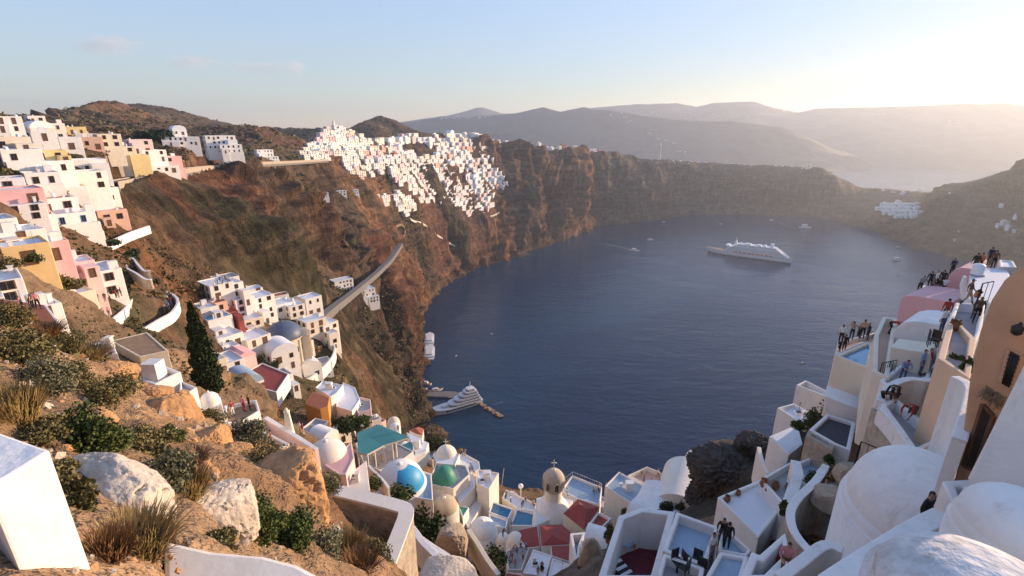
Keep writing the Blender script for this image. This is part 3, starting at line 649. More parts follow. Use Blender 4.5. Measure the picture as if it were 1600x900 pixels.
def make_wallpath(label, pts, r, z, thick, height, mat, cap, name, cat, group, capt):
    if len(pts[0]) == 3: T = [at(*p[:2], r=p[2]) for p in pts]
    else:
        zt = z if z is not None else zat(*pts[0], r); T = [at(*p, z=zt) for p in pts]
    Q = []                                     # smooth the run a little
    for i in range(len(T) - 1):
        p0, p1, p2, p3 = T[max(i - 1, 0)], T[i], T[i + 1], T[min(i + 2, len(T) - 1)]
        for k in range(4):
            t = k / 4; Q.append(.5 * ((2 * p1) + (p2 - p0) * t + (2 * p0 - 5 * p1 + 4 * p2 - p3) * t * t + (3 * p1 - p0 - 3 * p2 + p3) * t ** 3))
    Q.append(T[-1]); base = Q[0] - Vector((0, 0, height)); root = empty(name, base); tag(root, label, cat, group)
    def strip(nm, th, z0, z1, m):
        vs = []; n = len(Q)
        for i, p in enumerate(Q):
            d = (Q[min(i + 1, n - 1)] - Q[max(i - 1, 0)]).to_2d().normalized(); nr = Vector((-d.y, d.x, 0)) * th / 2
            for q, zz in ((p + nr, z0), (p - nr, z0), (p - nr, z1), (p + nr, z1)): vs.append((q.x - base.x, q.y - base.y, q.z + zz - base.z))
        fs = [(0, 1, 2, 3), tuple(4 * (n - 1) + k for k in (3, 2, 1, 0))]
        for i in range(n - 1):
            for k in range(4): a, b2 = 4 * i + k, 4 * i + (k + 1) % 4; fs.append((a, a + 4, b2 + 4, b2))
        mb = MB(); mb.add(vs, fs, m); return mb.build(nm, root)
    strip('wall_face', thick, -height, -capt, mat); c = strip('coping', thick * 1.12, -capt - .003, 0, cap)
    bevel(c, .04)
    return root
def clutter(root, box, z, rnd, many=1.0):
    """roof furniture that belongs to the house: chimney, tank, aerial, skylight, stair head"""
    (x0, y0), (x1, y1) = box
    if x1 - x0 < 1.0 or y1 - y0 < 1.0: return
    for nm, pr in (('chimney', .55), ('water_tank', .3), ('aerial', .45), ('skylight', .3), ('stair_head', .25)):
        if rnd.random() > pr * many: continue
        cx, cy = rnd.uniform(x0, x1), rnd.uniform(y0, y1); mb = MB()
        if nm == 'chimney': hh = rnd.uniform(.7, 1.3); mb.box((cx, cy, z + hh / 2), (.42, .42, hh), W); mb.box((cx, cy, z + hh + .05), (.58, .58, .1), W2)
        elif nm == 'water_tank': mb.lathe((cx, cy, z), [(.4, .12), (.4, .85), (.25, .95), (.01, .98)], 12, WCLEAN); mb.box((cx, cy, z + .06), (.7, .7, .12), DECKGREY)
        elif nm == 'aerial':
            mb.tube([(cx, cy, z), (cx, cy, z + 1.7)], .02, 4, IRON)
            for k in range(4): mb.tube([(cx - .3 + .05 * k, cy, z + 1.2 + .14 * k), (cx + .3 - .05 * k, cy, z + 1.2 + .14 * k)], .012, 3, IRON)
        elif nm == 'skylight': mb.box((cx, cy, z + .14), (.9, .7, .28), W); mb.box((cx, cy, z + .30), (.7, .5, .04), GLASSD)
        else: mb.box((cx, cy, z + .8), (min(1.4, x1 - x0), min(1.1, y1 - y0), 1.6), W)
        mb.build(nm, root)
# ---- simple cubic houses, for the villages farther away
def house(label, p, rz, w, d, h, wall=W, deck=DECKWHITE, roof='flat', group=None, cat='house', name='house', st=1, drop=4.0, far=False, wk='n', rnd=random, terrace=0.0, chimney=False, front=True, sides=(1,)):
    p = Vector(p); root = empty(name, p, rz); tag(root, label, cat, group); mb = MB(); ph, pt = (.35, .22)
    x, y = w / 2, d / 2
    o = [(-x, -y), (x, -y), (x, y), (-x, y)]; i = [(-x + pt, -y + pt), (x - pt, -y + pt), (x - pt, y - pt), (-x + pt, y - pt)]
    if roof == 'flat':
        vs = [(a, b, -drop) for a, b in o] + [(a, b, h) for a, b in o] + [(a, b, h) for a, b in i] + [(a, b, h - ph) for a, b in i]
        fs = [f for k in range(4) for f in ((k, (k + 1) % 4, 4 + (k + 1) % 4, 4 + k), (4 + k, 4 + (k + 1) % 4, 8 + (k + 1) % 4, 8 + k), (8 + k, 8 + (k + 1) % 4, 12 + (k + 1) % 4, 12 + k))]
        mb.add(vs, fs, wall); wo = mb.build('wall', root)
        if not far: bevel(wo, .09)
        dk = MB(); dk.add([(a, b, h - ph) for a, b in i], [(0, 1, 2, 3)], deck); dk.build('roof_deck', root)
    else:
        mb.box((0, 0, (h - drop) / 2), (w, d, h + drop), wall); mb.build('wall', root)
        if roof == 'vault':
            v = vault_mesh(w, d, w * .36, deck); v.build('vault_roof', root, (0, 0, h + .002))
        elif roof == 'dome': dome_part(root, p * 0, Vector((0, 0, h)), min(x, y) * .92, min(x, y) * .85, deck, n=18)
        elif roof == 'gable':
            g = MB(); q = w * .22
            g.add([(-x - .15, -y - .15, h), (x + .15, -y - .15, h), (x + .15, y + .15, h), (-x - .15, y + .15, h), (0, -y - .15, h + q), (0, y + .15, h + q)], [(0, 1, 4), (2, 3, 5), (1, 2, 5, 4), (3, 0, 4, 5), (3, 2, 1, 0)], deck); g.build('roof', root)
    fh = h / st
    def row(nx, ny, length):
        k = max(1, int(length / 2.6))
        for s_ in range(st):
            for q in range(k):
                if rnd.random() < .14: continue
                u = -length / 2 + length * (q + .5) / k + rnd.uniform(-.12, .12)
                isd = (rnd.random() < .38); hh = 2.05 if isd else 1.5; ww = rnd.choice((1.0, 1.5)) if isd else rnd.choice((.9, 1.1, 1.4))
                zc = fh * s_ + (hh / 2 + .06 if isd else fh * .52); tx, ty = -ny, nx
                cx, cy = nx * x + tx * u, ny * y + ty * u
                rz_ = math.atan2(nx, -ny); kind = wk if not isd else ('d' if wk in 'nwga' else 'D')
                fm, pm = window_mesh({'w': WCLEAN, 'b': WOODBL, 'n': WOODBR, 'D': WOODBL, 'd': WOODBR, 'a': WCLEAN, 'g': DECKGREY}[kind], kind == 'a', kind in 'dD')
                wn = link('door' if isd else 'window', fm if not far else far_win(wk), root, (cx, cy, zc), (0, 0, rz_), (ww, 1, min(hh, fh * .8)))
                if not far: link('door_leaf' if isd else 'pane', pm, wn)
    if front: row(0, -1, w * .9)
    if 1 in sides: row(-1, 0, d * .9)
    if 2 in sides: row(1, 0, d * .9)
    if terrace:
        t = MB(); tw, td = w * .98, terrace; y0 = -y - td
        t.box((0, -y - td / 2 - .002, -drop / 2), (tw, td, drop), wall)
        for (cx, cy, sx, sy) in ((0, y0 + .1, tw, .2), (-tw / 2 + .1, -y - td / 2, .2, td - .41), (tw / 2 - .1, -y - td / 2, .2, td - .41)): t.box((cx, cy, .40), (sx, sy, .8), wall)
        t.build('terrace', root)
    if not far and roof == 'flat':
        if rnd.random() < .45:
            s_ = MB(); aw, ad, ah = w * rnd.uniform(.3, .5), d * rnd.uniform(.35, .6), h * rnd.uniform(.45, .8); ax = rnd.choice((-1, 1)) * (x - aw / 2 - .1)
            s_.box((ax, -y - ad / 2 + .05, (ah - drop) / 2), (aw, ad, ah + drop), wall); an = s_.build('porch', root); bevel(an, .06)
            fm_, pm_ = window_mesh(WOODBR, False, True); dd = link('door', fm_, root, (ax, -y - ad + .05, min(1.05, ah * .45)), None, (.9, 1, min(2.0, ah * .85))); link('door_leaf', pm_, dd)
        clutter(root, [(-x + .5, -y + .5), (x - .5, y - .5)], h - ph, rnd)
    if chimney: ch = MB(); ch.box((x * .5, y * .4, h + .4), (.5, .5, 1.1), wall); ch.box((x * .5, y * .4, h + 1.0), (.7, .7, .12), wall); ch.build('chimney', root)
    return root
_fw = {}
def far_win(k):
    if k not in _fw:
        mb = MB(); fr = {'w': WCLEAN, 'b': WOODBL, 'n': WOODBR, 'g': DECKGREY, 'a': WCLEAN}[k]
        mb.box((0, .03, 0), (1, .14, 1), fr); mb.add([(-.4, -.045, -.42), (.4, -.045, -.42), (.4, -.045, .42), (-.4, -.045, .42)], [(0, 1, 2, 3)], GLASSD); _fw[k] = mb.mesh('window')
    return _fw[k]
# ---------------------------------------------------------------- near town: roofs and floors read from the photograph, each on its own level
U1 = view(560, 640, 8.0); U2 = view(740, 750, 6.0); U3 = view(300, 420, 4.0917); U4 = view(1280, 380, 3.4625); U5 = view(1180, 600, 5.0); U6 = view(600, 500, 5.0); U8 = view(0, 160, 3.75)
def one(v, x, y): return v((x, y))[0]
def wl(v, *ws): return [(e, *one(v, x, y), w, h, k) for e, x, y, w, h, k in ws]
# --- bottom right courts and roofs
block('open court with dark maroon floor between high whitewashed walls', VC((150, 515), (290, 462), (512, 488), (395, 930), (10, 930)), r=23.5, drop=9, ph=2.7, pt=.34, deck=MAROON, name='walled_court', cat='courtyard')
block('square terrace with worn blue floor next to the maroon court', VC((520, 488), (798, 588), (705, 838), (428, 738)), r=23.2, drop=8, ph=.55, pt=.22, deck=DECKBLUE, name='roof_terrace', cat='terrace')
block('low grey yard with black chairs below the blue terrace', VC((436, 752), (700, 846), (676, 960), (380, 960)), r=20.0, drop=5, ph=.5, pt=.2, deck=DECKGREY, name='yard', cat='terrace')
block('pale blue flat roof at the bottom edge under the standing man', VC((795, 742), (985, 775), (930, 960), (672, 960)), r=20.6, drop=6, ph=.18, pt=.2, deck=DECKBLUE, name='flat_roof_house')
block('small dark blue landing where the man stands', VC((800, 590), (880, 632), (1000, 735), (970, 772), (790, 738)), r=22.6, drop=6, ph=.35, pt=.15, deck=DECKBLUE, name='landing', cat='terrace')
block('flat white roofed house with rusty pots along its edge', VC((782, 395), (1052, 283), (1202, 448), (1045, 655)), r=29, drop=6.5, ph=.22, pt=.22, deck=DECKWHITE, wins=wl(VC, (3, 818, 515, .5, .75, 'n')), name='flat_roof_house')
block('grey terrace with rusty jars behind the flat white roof', VC((1052, 278), (1272, 158), (1262, 300), (1215, 440), (1190, 432)), r=31, drop=6, ph=.5, pt=.2, deck=DECKGREY, name='roof_terrace', cat='terrace')
block('small pale blue roof wedge beside the white buttress wall', VC((1290, 172), (1400, 132), (1480, 190), (1345, 312)), r=34, drop=6, ph=.4, pt=.2, deck=DECKBLUE, name='flat_roof_house')
block('lower white walled yard with a seated visitor', VC((1000, 742), (1050, 762), (1215, 618), (1260, 790), (1120, 930), (920, 930)), r=17.5, drop=6, ph=1.5, pt=.28, deck=DECKGREY, name='walled_court', cat='courtyard')
block('whitewashed arcade house with a lumpy pale roof above the sea', U5((110, 408), (330, 315), (372, 470), (262, 555)), r=47, drop=5.5, ph=.02, pt=.2, deck=DECKWHITE, wins=wl(U5, (3, 150, 560, 1.5, 2.2, 'A'), (3, 205, 600, 1.3, 1.9, 'A')), name='arcade_house')
block('white stepped house with two small windows on the sea side', U5((172, 185), (300, 150), (520, 270), (400, 330)), r=56, drop=7, ph=.4, pt=.2, deck=DECKWHITE, wins=wl(U5, (3, 215, 252, 1.1, .9, 'n')), name='house')
block('tall white house wall behind the leafy tree', U5((322, 5), (395, -30), (575, 60), (560, 100)), r=62, drop=9, ph=.7, pt=.2, deck=DECKGREY, wins=wl(U5, (3, 392, 138, .5, 1.0, 'n')), name='house')
block('cream house with bright blue pool on its roof', U4((85, 605), (245, 538), (300, 548), (272, 680)), r=43, drop=5.5, ph=.22, pt=.3, wall=CREAM, deck=paint('pool_water_pale', (.10, .33, .55), .1, .08, 1., .3, 3.), wins=wl(U4, (3, 155, 728, .95, 1.2, 'n')), name='pool_house')
block('white lean-to with dark slatted roof against the cream house', U5((420, 355), (560, 230), (790, 300), (745, 520), (620, 470)), r=36, drop=6, ph=.25, pt=.25, deck=paint('dark_slats_roof', (.05, .05, .065), .7, .2, 3, .3, 8.), name='lean_to')
block('stone terrace wall of rough masonry below the slatted roof', U5((395, 400), (420, 352), (625, 465), (610, 520)), r=35.2, drop=4.5, ph=.15, pt=.3, wall=STONEW, deck=STONEP, name='masonry_wall', cat='wall')
block('rubble arch house under the paved terrace with people', VD((560, 205), (612, 190), (735, 345), (745, 385), (690, 390)), r=28, drop=6.5, ph=.12, pt=.3, wall=STONEW, deck=STONEP, wins=wl(VD, (4, 595, 385, 1.6, 2.4, 'A')), name='stone_arch_house')
block('grey paved terrace where two visitors bend down', VD((600, 188), (660, 160), (850, 318), (840, 345), (742, 388)), r=27.6, drop=6.5, ph=.5, pt=.22, deck=STONEP, name='paved_terrace', cat='terrace')
block('paved landing with blue and white shirted visitors leaning at the rail', U4((330, 740), (455, 640), (612, 640), (600, 725), (400, 790)), r=32.5, drop=7, ph=.25, pt=.2, deck=STONEP, name='paved_landing', cat='terrace')
block('cream block with small patio and dark door by the landing', U4((300, 490), (345, 396), (425, 408), (400, 560), (380, 730), (290, 690)), r=40, drop=5, ph=.6, pt=.25, wall=CREAM, deck=SALMON, wins=wl(U4, (4, 312, 650, .9, 1.9, 'd')), name='house')
block('peach walled house with planted window boxes', U4((690, 448), (722, 395), (850, 520), (815, 735), (640, 620)), r=31, drop=4.5, ph=.3, pt=.25, wall=paint('peach_plaster', (.70, .50, .34), .8, .07, .6, .25, 6., dirt=DIRT), deck=STONEP, wins=wl(U4, (4, 715, 580, .9, 1.3, 'n'), (3, 790, 665, .9, 1.4, 'n')), name='peach_house')
block('upper grey terrace with a large rust flowerpot', U4((690, 440), (738, 320), (900, 330), (880, 470), (845, 540)), r=35, drop=5, ph=.55, pt=.2, deck=STONEP, name='upper_terrace', cat='terrace')
block('small cafe terrace with tables above the pink vault', U4((492, 296), (565, 226), (690, 255), (655, 312)), r=52, drop=5, ph=.7, pt=.2, deck=SALMON, name='cafe_terrace', cat='terrace')
block('flat terrace with people looking at the sea beside the pool', U4((95, 600), (100, 530), (235, 500), (310, 480), (300, 545), (240, 538)), r=46, drop=6, ph=.4, pt=.2, wall=W2, deck=SALMON, name='lookout_terrace', cat='terrace')
block('white upper house below the orange gable with people on its roof', U4((820, 165), (880, 135), (1010, 130), (1040, 190), (940, 330), (800, 300)), r=52, drop=7, ph=.05, pt=.2, deck=DECKWHITE, wins=wl(U4, (4, 950, 226, .3, .5, 'n')), name='house')
block('small cream box house on the skyline with a white finial', U4((972, 88), (1050, 95), (1070, 130), (975, 128)), r=58, drop=5, ph=.1, pt=.2, wall=W2, deck=DECKWHITE, name='box_house')
# --- centre of the hollow
block('white church hall under the round bell tower', VB((565, 402), (640, 385), (800, 415), (740, 500), (556, 580)), r=72, drop=7, ph=.02, pt=.2, deck=DECKWHITE, wins=wl(VB, (3, 637, 497, .7, .9, 'n')), name='church', cat='church')
block('blue floored terrace with white balustrade behind the bell tower', VB((718, 352), (795, 255), (985, 332), (968, 445), (830, 405)), r=76, drop=6, ph=.5, pt=.2, deck=DECKBLUE, name='blue_terrace', cat='terrace')
block('white two storey house with blue roof and balustrade', VB((1003, 322), (1092, 232), (1258, 322), (1178, 440)), r=72, drop=7, ph=.35, pt=.2, deck=DECKBLUE, wins=wl(VB, (3, 1016, 435, .7, 1.1, 'n'), (3, 1072, 432, .5, .8, 'n'), (3, 1072, 470, .6, .9, 'n')), name='house')
block('open terrace with a few people behind the blue roofed house', VB((1148, 256), (1272, 200), (1400, 252), (1385, 352), (1262, 312)), r=78, drop=6, ph=.9, pt=.22, wall=W2, deck=SALMON, name='people_terrace', cat='terrace')
block('low white vaulted roof below the people terrace', VB((1180, 440), (1260, 340), (1432, 355), (1432, 470), (1240, 470)), r=66, drop=6, ph=.02, pt=.2, deck=DECKWHITE, name='house')
block('deep blue swimming pool terrace beside the church', VB((285, 422), (418, 470), (385, 535), (258, 492)), r=76, drop=5, ph=.25, pt=.25, deck=paint('pool_water_deep', (.02, .14, .30), .08, .08, 1., .3, 3.), name='swimming_pool', cat='pool')
block('second shallower pool terrace next to the church wall', VB((440, 470), (560, 498), (552, 580), (395, 578)), r=73, drop=5, ph=.3, pt=.22, deck=paint('pool_water_mid', (.06, .20, .33), .08, .1, 1., .3, 3.), name='swimming_pool', cat='pool')
block('lower blue tiled basin in front of the deep pool', VB((258, 500), (382, 542), (370, 595), (275, 570)), r=72, drop=4, ph=.2, pt=.2, deck=DECKBLUE, name='basin', cat='pool')
block('pale walkway with people along the sea wall', VB((345, 400), (370, 345), (560, 435), (560, 490), (440, 468)), r=80, drop=5, ph=.5, pt=.25, wall=W2, deck=DECKWHITE, name='walkway', cat='terrace')
block('tall cream house with arched doors at the end of the row', VB((190, 215), (325, 240), (262, 345), (185, 310)), r=80, drop=7.5, ph=.35, pt=.2, wall=W2, deck=DECKWHITE, wins=wl(VB, (1, 305, 310, .8, 1.6, 'a'), (1, 320, 350, .8, 1.6, 'a')), name='house')
block('cream row house with arched windows beside the green pool', VB((40, 355), (135, 235), (180, 262), (175, 330), (75, 440)), r=76, drop=7, ph=.3, pt=.2, wall=W2, deck=DECKWHITE, wins=wl(VB, (3, 92, 365, .8, 1.5, 'a')), name='row_house', cat='house')
block('long cream row house descending to the white vaults', VB((95, 530), (225, 330), (245, 345), (215, 450), (130, 590)), r=72, drop=7, ph=.25, pt=.2, wall=W2, deck=DECKWHITE, wins=wl(VB, (2, 185, 445, .7, 1.5, 'a'), (2, 140, 530, .7, 1.5, 'a')), name='row_house', cat='house')
block('small green pool between cream row houses', VB((62, 445), (135, 460), (95, 525)), r=73, drop=3, ph=.15, pt=.15, deck=paint('pool_water_green', (.06, .33, .25), .1, .08, 1., .3, 3.), name='swimming_pool', cat='pool')
block('flat white roof with dark planter near the bottom centre', VB((545, 728), (662, 768), (625, 905), (478, 880)), r=56, drop=6, ph=.15, pt=.2, deck=DECKWHITE, name='house')
block('white roof slab right of the planter roof', VB((668, 785), (832, 842), (828, 930), (638, 905)), r=54, drop=6, ph=.15, pt=.2, deck=DECKWHITE, name='house')
block('pinkish roof cut by the bottom edge of the picture', VB((372, 872), (470, 885), (520, 940), (340, 940)), r=52, drop=5, ph=.15, pt=.2, wall=PALEPINK, deck=TERRA, name='house')
block('cream stair house beside the rock under the maroon court', VB((850, 672), (965, 690), (975, 800), (900, 940), (836, 940)), r=43, drop=8, ph=.25, pt=.2, wall=CREAM, deck=CREAM, wins=wl(VB, (4, 845, 860, .8, 1.8, 'd')), name='stair_house')
block('white well yard with a glazed roof opening', VB((780, 628), (880, 618), (845, 715), (838, 800), (812, 800)), r=56, drop=5, ph=1.4, pt=.35, deck=DECKGREY, name='light_well', cat='courtyard')
block('small balcony house with white rail and pale blue floor', VB((885, 612), (972, 632), (968, 692), (880, 668)), r=55, drop=6, ph=.6, pt=.12, deck=DECKBLUE, name='balcony_house')
block('narrow lane floor crowded with visitors below the vaults', VB((370, 740), (470, 700), (520, 720), (470, 860), (385, 860)), r=60, drop=4, ph=.2, pt=.15, deck=STONEP, name='lane', cat='lane')
# --- left part of the hollow
block('brown paved terrace with visitors behind the obelisk', VA((75, 75), (185, 95), (355, 185), (250, 240), (190, 160)), r=46, drop=4, ph=.5, pt=.25, wall=W2, deck=paint('brown_paving', (.20, .115, .085), .9, .2, 1.2, .4, 6.), name='visitor_terrace', cat='terrace')
block('white house with latticed window under the obelisk', VA((250, 245), (395, 190), (510, 205), (460, 300), (350, 320)), r=43, drop=6, ph=.3, pt=.25, wall=W, deck=DECKBROWN, wins=wl(VA, (2, 482, 318, 1.0, 1.9, 'a')), name='house')
block('teal roofed open restaurant on posts', U1((-10, 285), (255, 185), (640, 345), (465, 400), (320, 445), (110, 560), (-10, 540)), r=84, drop=.35, ph=.03, pt=.05, wall=CREAM, deck=paint('teal_canopy', (.06, .27, .27), .6, .1, .7, .2, 6.), name='restaurant_canopy', cat='canopy', bev=0)
block('grey restaurant floor under the teal canopy', U1((-40, 420), (240, 300), (690, 520), (560, 620), (260, 760), (60, 660)), r=86.5, drop=4, ph=.1, pt=.2, deck=STONEP, name='restaurant_floor', cat='terrace')
block('small cream house beside the teal canopy', U1((478, 470), (645, 385), (690, 420), (690, 515), (600, 530)), r=84, drop=3.2, ph=.1, pt=.15, wall=CREAM, deck=paint('teal_canopy', (0, 0, 0)), wins=wl(U1, (4, 560, 450, .6, .9, 'n'), (4, 612, 490, .5, .8, 'n')), name='house')
block('pale grey sloping roof seaward of the canopy', U1((600, 280), (880, 415), (840, 520), (690, 600), (620, 500), (655, 390)), r=90, drop=3.5, ph=.02, pt=.1, deck=DECKWHITE, name='house')
block('white house behind the blue and white dome', VA((838, 330), (1000, 310), (1122, 345), (1130, 490), (1000, 470)), r=72, drop=6, ph=.25, pt=.2, wall=W, deck=DECKBLUE, wins=wl(VA, (3, 1045, 470, 1.5, 1.9, 'b')), name='blue_dome_chapel', cat='chapel')
block('cream terrace house around the green dome', VA((1100, 400), (1240, 430), (1330, 350), (1310, 300), (1150, 280)), r=76, drop=6, ph=.3, pt=.25, wall=W2, deck=STONEP, wins=wl(VA, (1, 1290, 440, .8, 1.6, 'a')), name='green_dome_chapel', cat='chapel')
block('rooftop with sunbathing visitors beside the white cross dome', VA((1240, 290), (1290, 230), (1380, 280), (1385, 320), (1330, 345)), r=84, drop=5, ph=.3, pt=.2, wall=W2, deck=DECKWHITE, name='roof_terrace', cat='terrace')
block('base house of the white cross dome', VA((1130, 240), (1185, 215), (1275, 240), (1250, 300), (1150, 290)), r=84, drop=4, ph=.1, pt=.15, wall=W2, deck=DECKWHITE, name='cross_dome_chapel', cat='chapel')
block('pink octagonal church with cream dome', VA((520, 285), (600, 245), (690, 175), (705, 260), (660, 350), (620, 350)), r=52, drop=6.5, ph=.08, pt=.2, wall=PALEPINK, deck=PINK, wins=wl(VA, (3, 684, 285, .9, 2.1, 'a')), name='pink_church', cat='church')
block('cream vaulted house in front of the pink church', VA((585, 400), (700, 330), (770, 275), (790, 440), (700, 460)), r=50, drop=5, ph=.05, pt=.2, wall=W2, deck=W2, wins=wl(VA, (3, 752, 432, .7, 1.3, 'n')), name='house')
block('orange and yellow house with terracotta roof over the cove', V7((305, 285), (355, 205), (460, 245), (450, 300), (400, 318)), r=104, drop=6, ph=.05, pt=.15, wall=paint('orange_plaster', (.62, .28, .07), .8, .08, .6, .25, 6.), deck=TERRA, wins=wl(V7, (3, 350, 340, 1.0, 1.2, 'n')), name='orange_house')
block('white flat roof house above the orange house', V7((370, 180), (420, 138), (545, 165), (505, 215), (465, 240)), r=112, drop=6, ph=.3, pt=.2, deck=DECKWHITE, name='house')
block('tall white gabled house with blue shutters over the cove', V7((505, 235), (545, 150), (618, 180), (650, 255), (600, 330), (500, 300)), r=110, drop=9, ph=.1, pt=.2, deck=DECKWHITE, wins=wl(V7, (3, 600, 290, .9, 1.2, 'b'), (4, 520, 300, .8, 1.0, 'n'), (2, 575, 220, .9, 1.1, 'b')), name='house')
block('white terrace house with round balcony over the cove', V7((600, 270), (650, 240), (715, 255), (720, 315), (640, 340)), r=108, drop=8, ph=.6, pt=.2, wall=PALEPINK, deck=DECKGREY, wins=wl(V7, (3, 695, 325, .9, 1.1, 'b'), (3, 650, 345, .8, 1.0, 'n')), name='house')
block('white flat roofed house with brown roof beside the cypress', V8((500, 70), (630, 10), (748, 55), (640, 108)), r=47, drop=5, ph=.35, pt=.28, deck=DECKBROWN, wins=wl(V8, (2, 703, 128, 1.0, 1.1, 'b')), name='house')
block('small white annex next to the flat brown roof', V8((745, 90), (815, 120), (760, 155), (740, 140)), r=45, drop=4.5, ph=.25, pt=.2, deck=DECKGREY, name='annex', cat='house')
block('white terrace with three visitors near the little domed chapel', V8((925, 195), (1060, 170), (1075, 215), (985, 270), (930, 265)), r=48, drop=4, ph=.35, pt=.2, deck=DECKBROWN, name='visitor_terrace', cat='terrace')
block('slanted brown earth roof on the slope below the path', V5((690, 770), (920, 715), (1050, 830), (870, 870)), r=76, drop=4, ph=.06, pt=.2, wall=CREAM, deck=DECKBROWN, name='earth_roof_house')
block('small pink roofed white house below the foreground slope', V5((570, 785), (700, 770), (735, 850), (640, 850)), r=58, drop=5, ph=.15, pt=.2, deck=PINK, name='house')
block('white house with long terracotta edge above the slope', V5((-60, 520), (-40, 500), (290, 545), (400, 690), (340, 705)), r=66, drop=5, ph=.05, pt=.2, deck=TERRA, wins=wl(V5, (2, 300, 620, 1.2, 1.5, 'n')), name='long_roof_house')
# --- the foreground masonry
block('white square pillar in the near corner', V8((-260, 300), (0, 335 - 30), (207, 378), (-60, 545)), r=4.6, drop=4, ph=.004, pt=.3, deck=W, name='white_pillar', cat='pillar', bev=.02)
block('broad plastered wall top crossing the bottom edge', VA((-330, 700), (-60, 760), (220, 785), (400, 832), (590, 930), (200, 1010), (-330, 1000)), r=5.0, drop=2.5, ph=.004, pt=.25, wall=W2, deck=W2, name='plastered_wall', cat='wall', bev=.05)
# --- walls that follow a path (tops)
wallpath('rough stone yard wall with pale coping full of rubble', VA((590, 430), (760, 470), (925, 512), (985, 545), (950, 660), (880, 835)), r=17, thick=.5, height=4.5, mat=STONEW, cap=W2, name='yard_wall')
wallpath('low whitewashed wall closing the rubble yard', VA((480, 370), (540, 470), (555, 615), (650, 690), (830, 842)), r=14.6, thick=.3, height=1.6, mat=W2, name='low_wall')
wallpath('curved white stair wall below the stone yard', VA((992, 605), (1035, 660), (1080, 720), (1150, 790), (1175, 845)), r=27, thick=.4, height=2.2, name='stair_wall')
wallpath('second white stair wall with people beside it', VA((1060, 690), (1140, 745), (1210, 790), (1250, 830)), r=29, thick=.35, height=2, name='stair_wall')
wallpath('tan retaining wall down the rock to the lane', VB((130, 600), (190, 690), (250, 790), (325, 890)), r=48, thick=.5, height=3.5, mat=CREAM, cap=CREAM, name='retaining_wall')
wallpath('white planter wall curving round the dry garden', VD((375, 440), (330, 505), (262, 570), (228, 625), (232, 690), (262, 745), (312, 800)), r=27.5, thick=.35, height=3.0, mat=STONEW, name='garden_wall')
wallpath('sloped white wall from the domed house to the bottom edge', VD((860, 640), (740, 700), (635, 765), (500, 850), (380, 930)), r=15.5, thick=.45, height=5.0, name='sloped_wall', capt=.2)
wallpath('white parapet along the lower yard by the planter', VD((445, 790), (370, 768), (270, 838), (180, 905)), r=17.5, thick=.35, height=3, name='parapet_wall')
wallpath('tall white buttress wall between grey and blue roofs', VC((1280, 160), (1300, 240), (1275, 330), (1240, 440)), r=32, thick=.5, height=4, name='buttress_wall')
wallpath('curved cream parapet round the arcade terrace', U5((30, 490), (45, 560), (70, 640), (105, 700)), r=44, thick=.3, height=3.5, mat=W2, cap=W2, name='parapet_wall')
wallpath('rounded white terrace wall below the visitors', VD((600, 175), (640, 110), (720, 82), (800, 88), (905, 70)), r=28, thick=.35, height=4.5, name='rounded_wall')
wallpath('white wall with small window beside the paved terrace', VD((905, 72), (975, 128), (925, 330)), r=24, thick=.35, height=5.5, name='terrace_wall')
wallpath('thin white parapet edge of the paved terrace', VD((600, 200), (660, 265), (742, 385)), r=26.8, thick=.25, height=.9, name='parapet_wall')
wallpath('white church terrace wall sweeping round the blue dome', U3((690, 712), (760, 690), (840, 625), (895, 560), (912, 500), (895, 450)), r=152, thick=.5, height=4, name='terrace_wall')
wallpath('white wall curving round the red roofs and dark bush', U3((510, 860), (580, 780), (635, 710), (628, 670), (580, 630), (530, 605)), r=128, thick=.45, height=3, name='curved_wall')
wallpath('white path parapet curling along the slope', V5((900, 690), (990, 635), (1070, 590), (1110, 530), (1095, 490), (1040, 460), (975, 420), (960, 370), (940, 330)), r=108, thick=.45, height=2.2, name='path_parapet')
wallpath('grey stone path edge above the ochre scar', V5((940, 330), (900, 330), (860, 290), (825, 250), (795, 265), (790, 310), (850, 345), (905, 380), (945, 385)), r=124, thick=.4, height=2, mat=STONEW, name='path_wall')
wallpath('white wall below the beige building with people behind it', V5((500, 735), (620, 680), (740, 600), (810, 530), (822, 480), (800, 460)), r=100, thick=.4, height=2.5, name='path_parapet')
wallpath('white lane wall climbing past the salmon cottage', V5((440, 220), (560, 190), (700, 140), (800, 95), (930, 50)), r=140, thick=.5, height=2.2, name='lane_wall')
wallpath('white parapet of the upper bend by the blue doored houses', V1((520, 795), (570, 740), (640, 690), (695, 655), (680, 630)), r=168, thick=.5, height=3, name='path_parapet')
wallpath('pale wall beside the brown visitor terrace', VA((225, 40), (330, 105), (395, 145), (500, 212)), r=47.5, thick=.35, height=2, mat=PALEPINK, name='terrace_wall')
wallpath('cream wall from the teal canopy to the pink church', VA((780, 300), (820, 340), (860, 380), (890, 420)), r=60, thick=.3, height=2, name='low_wall')
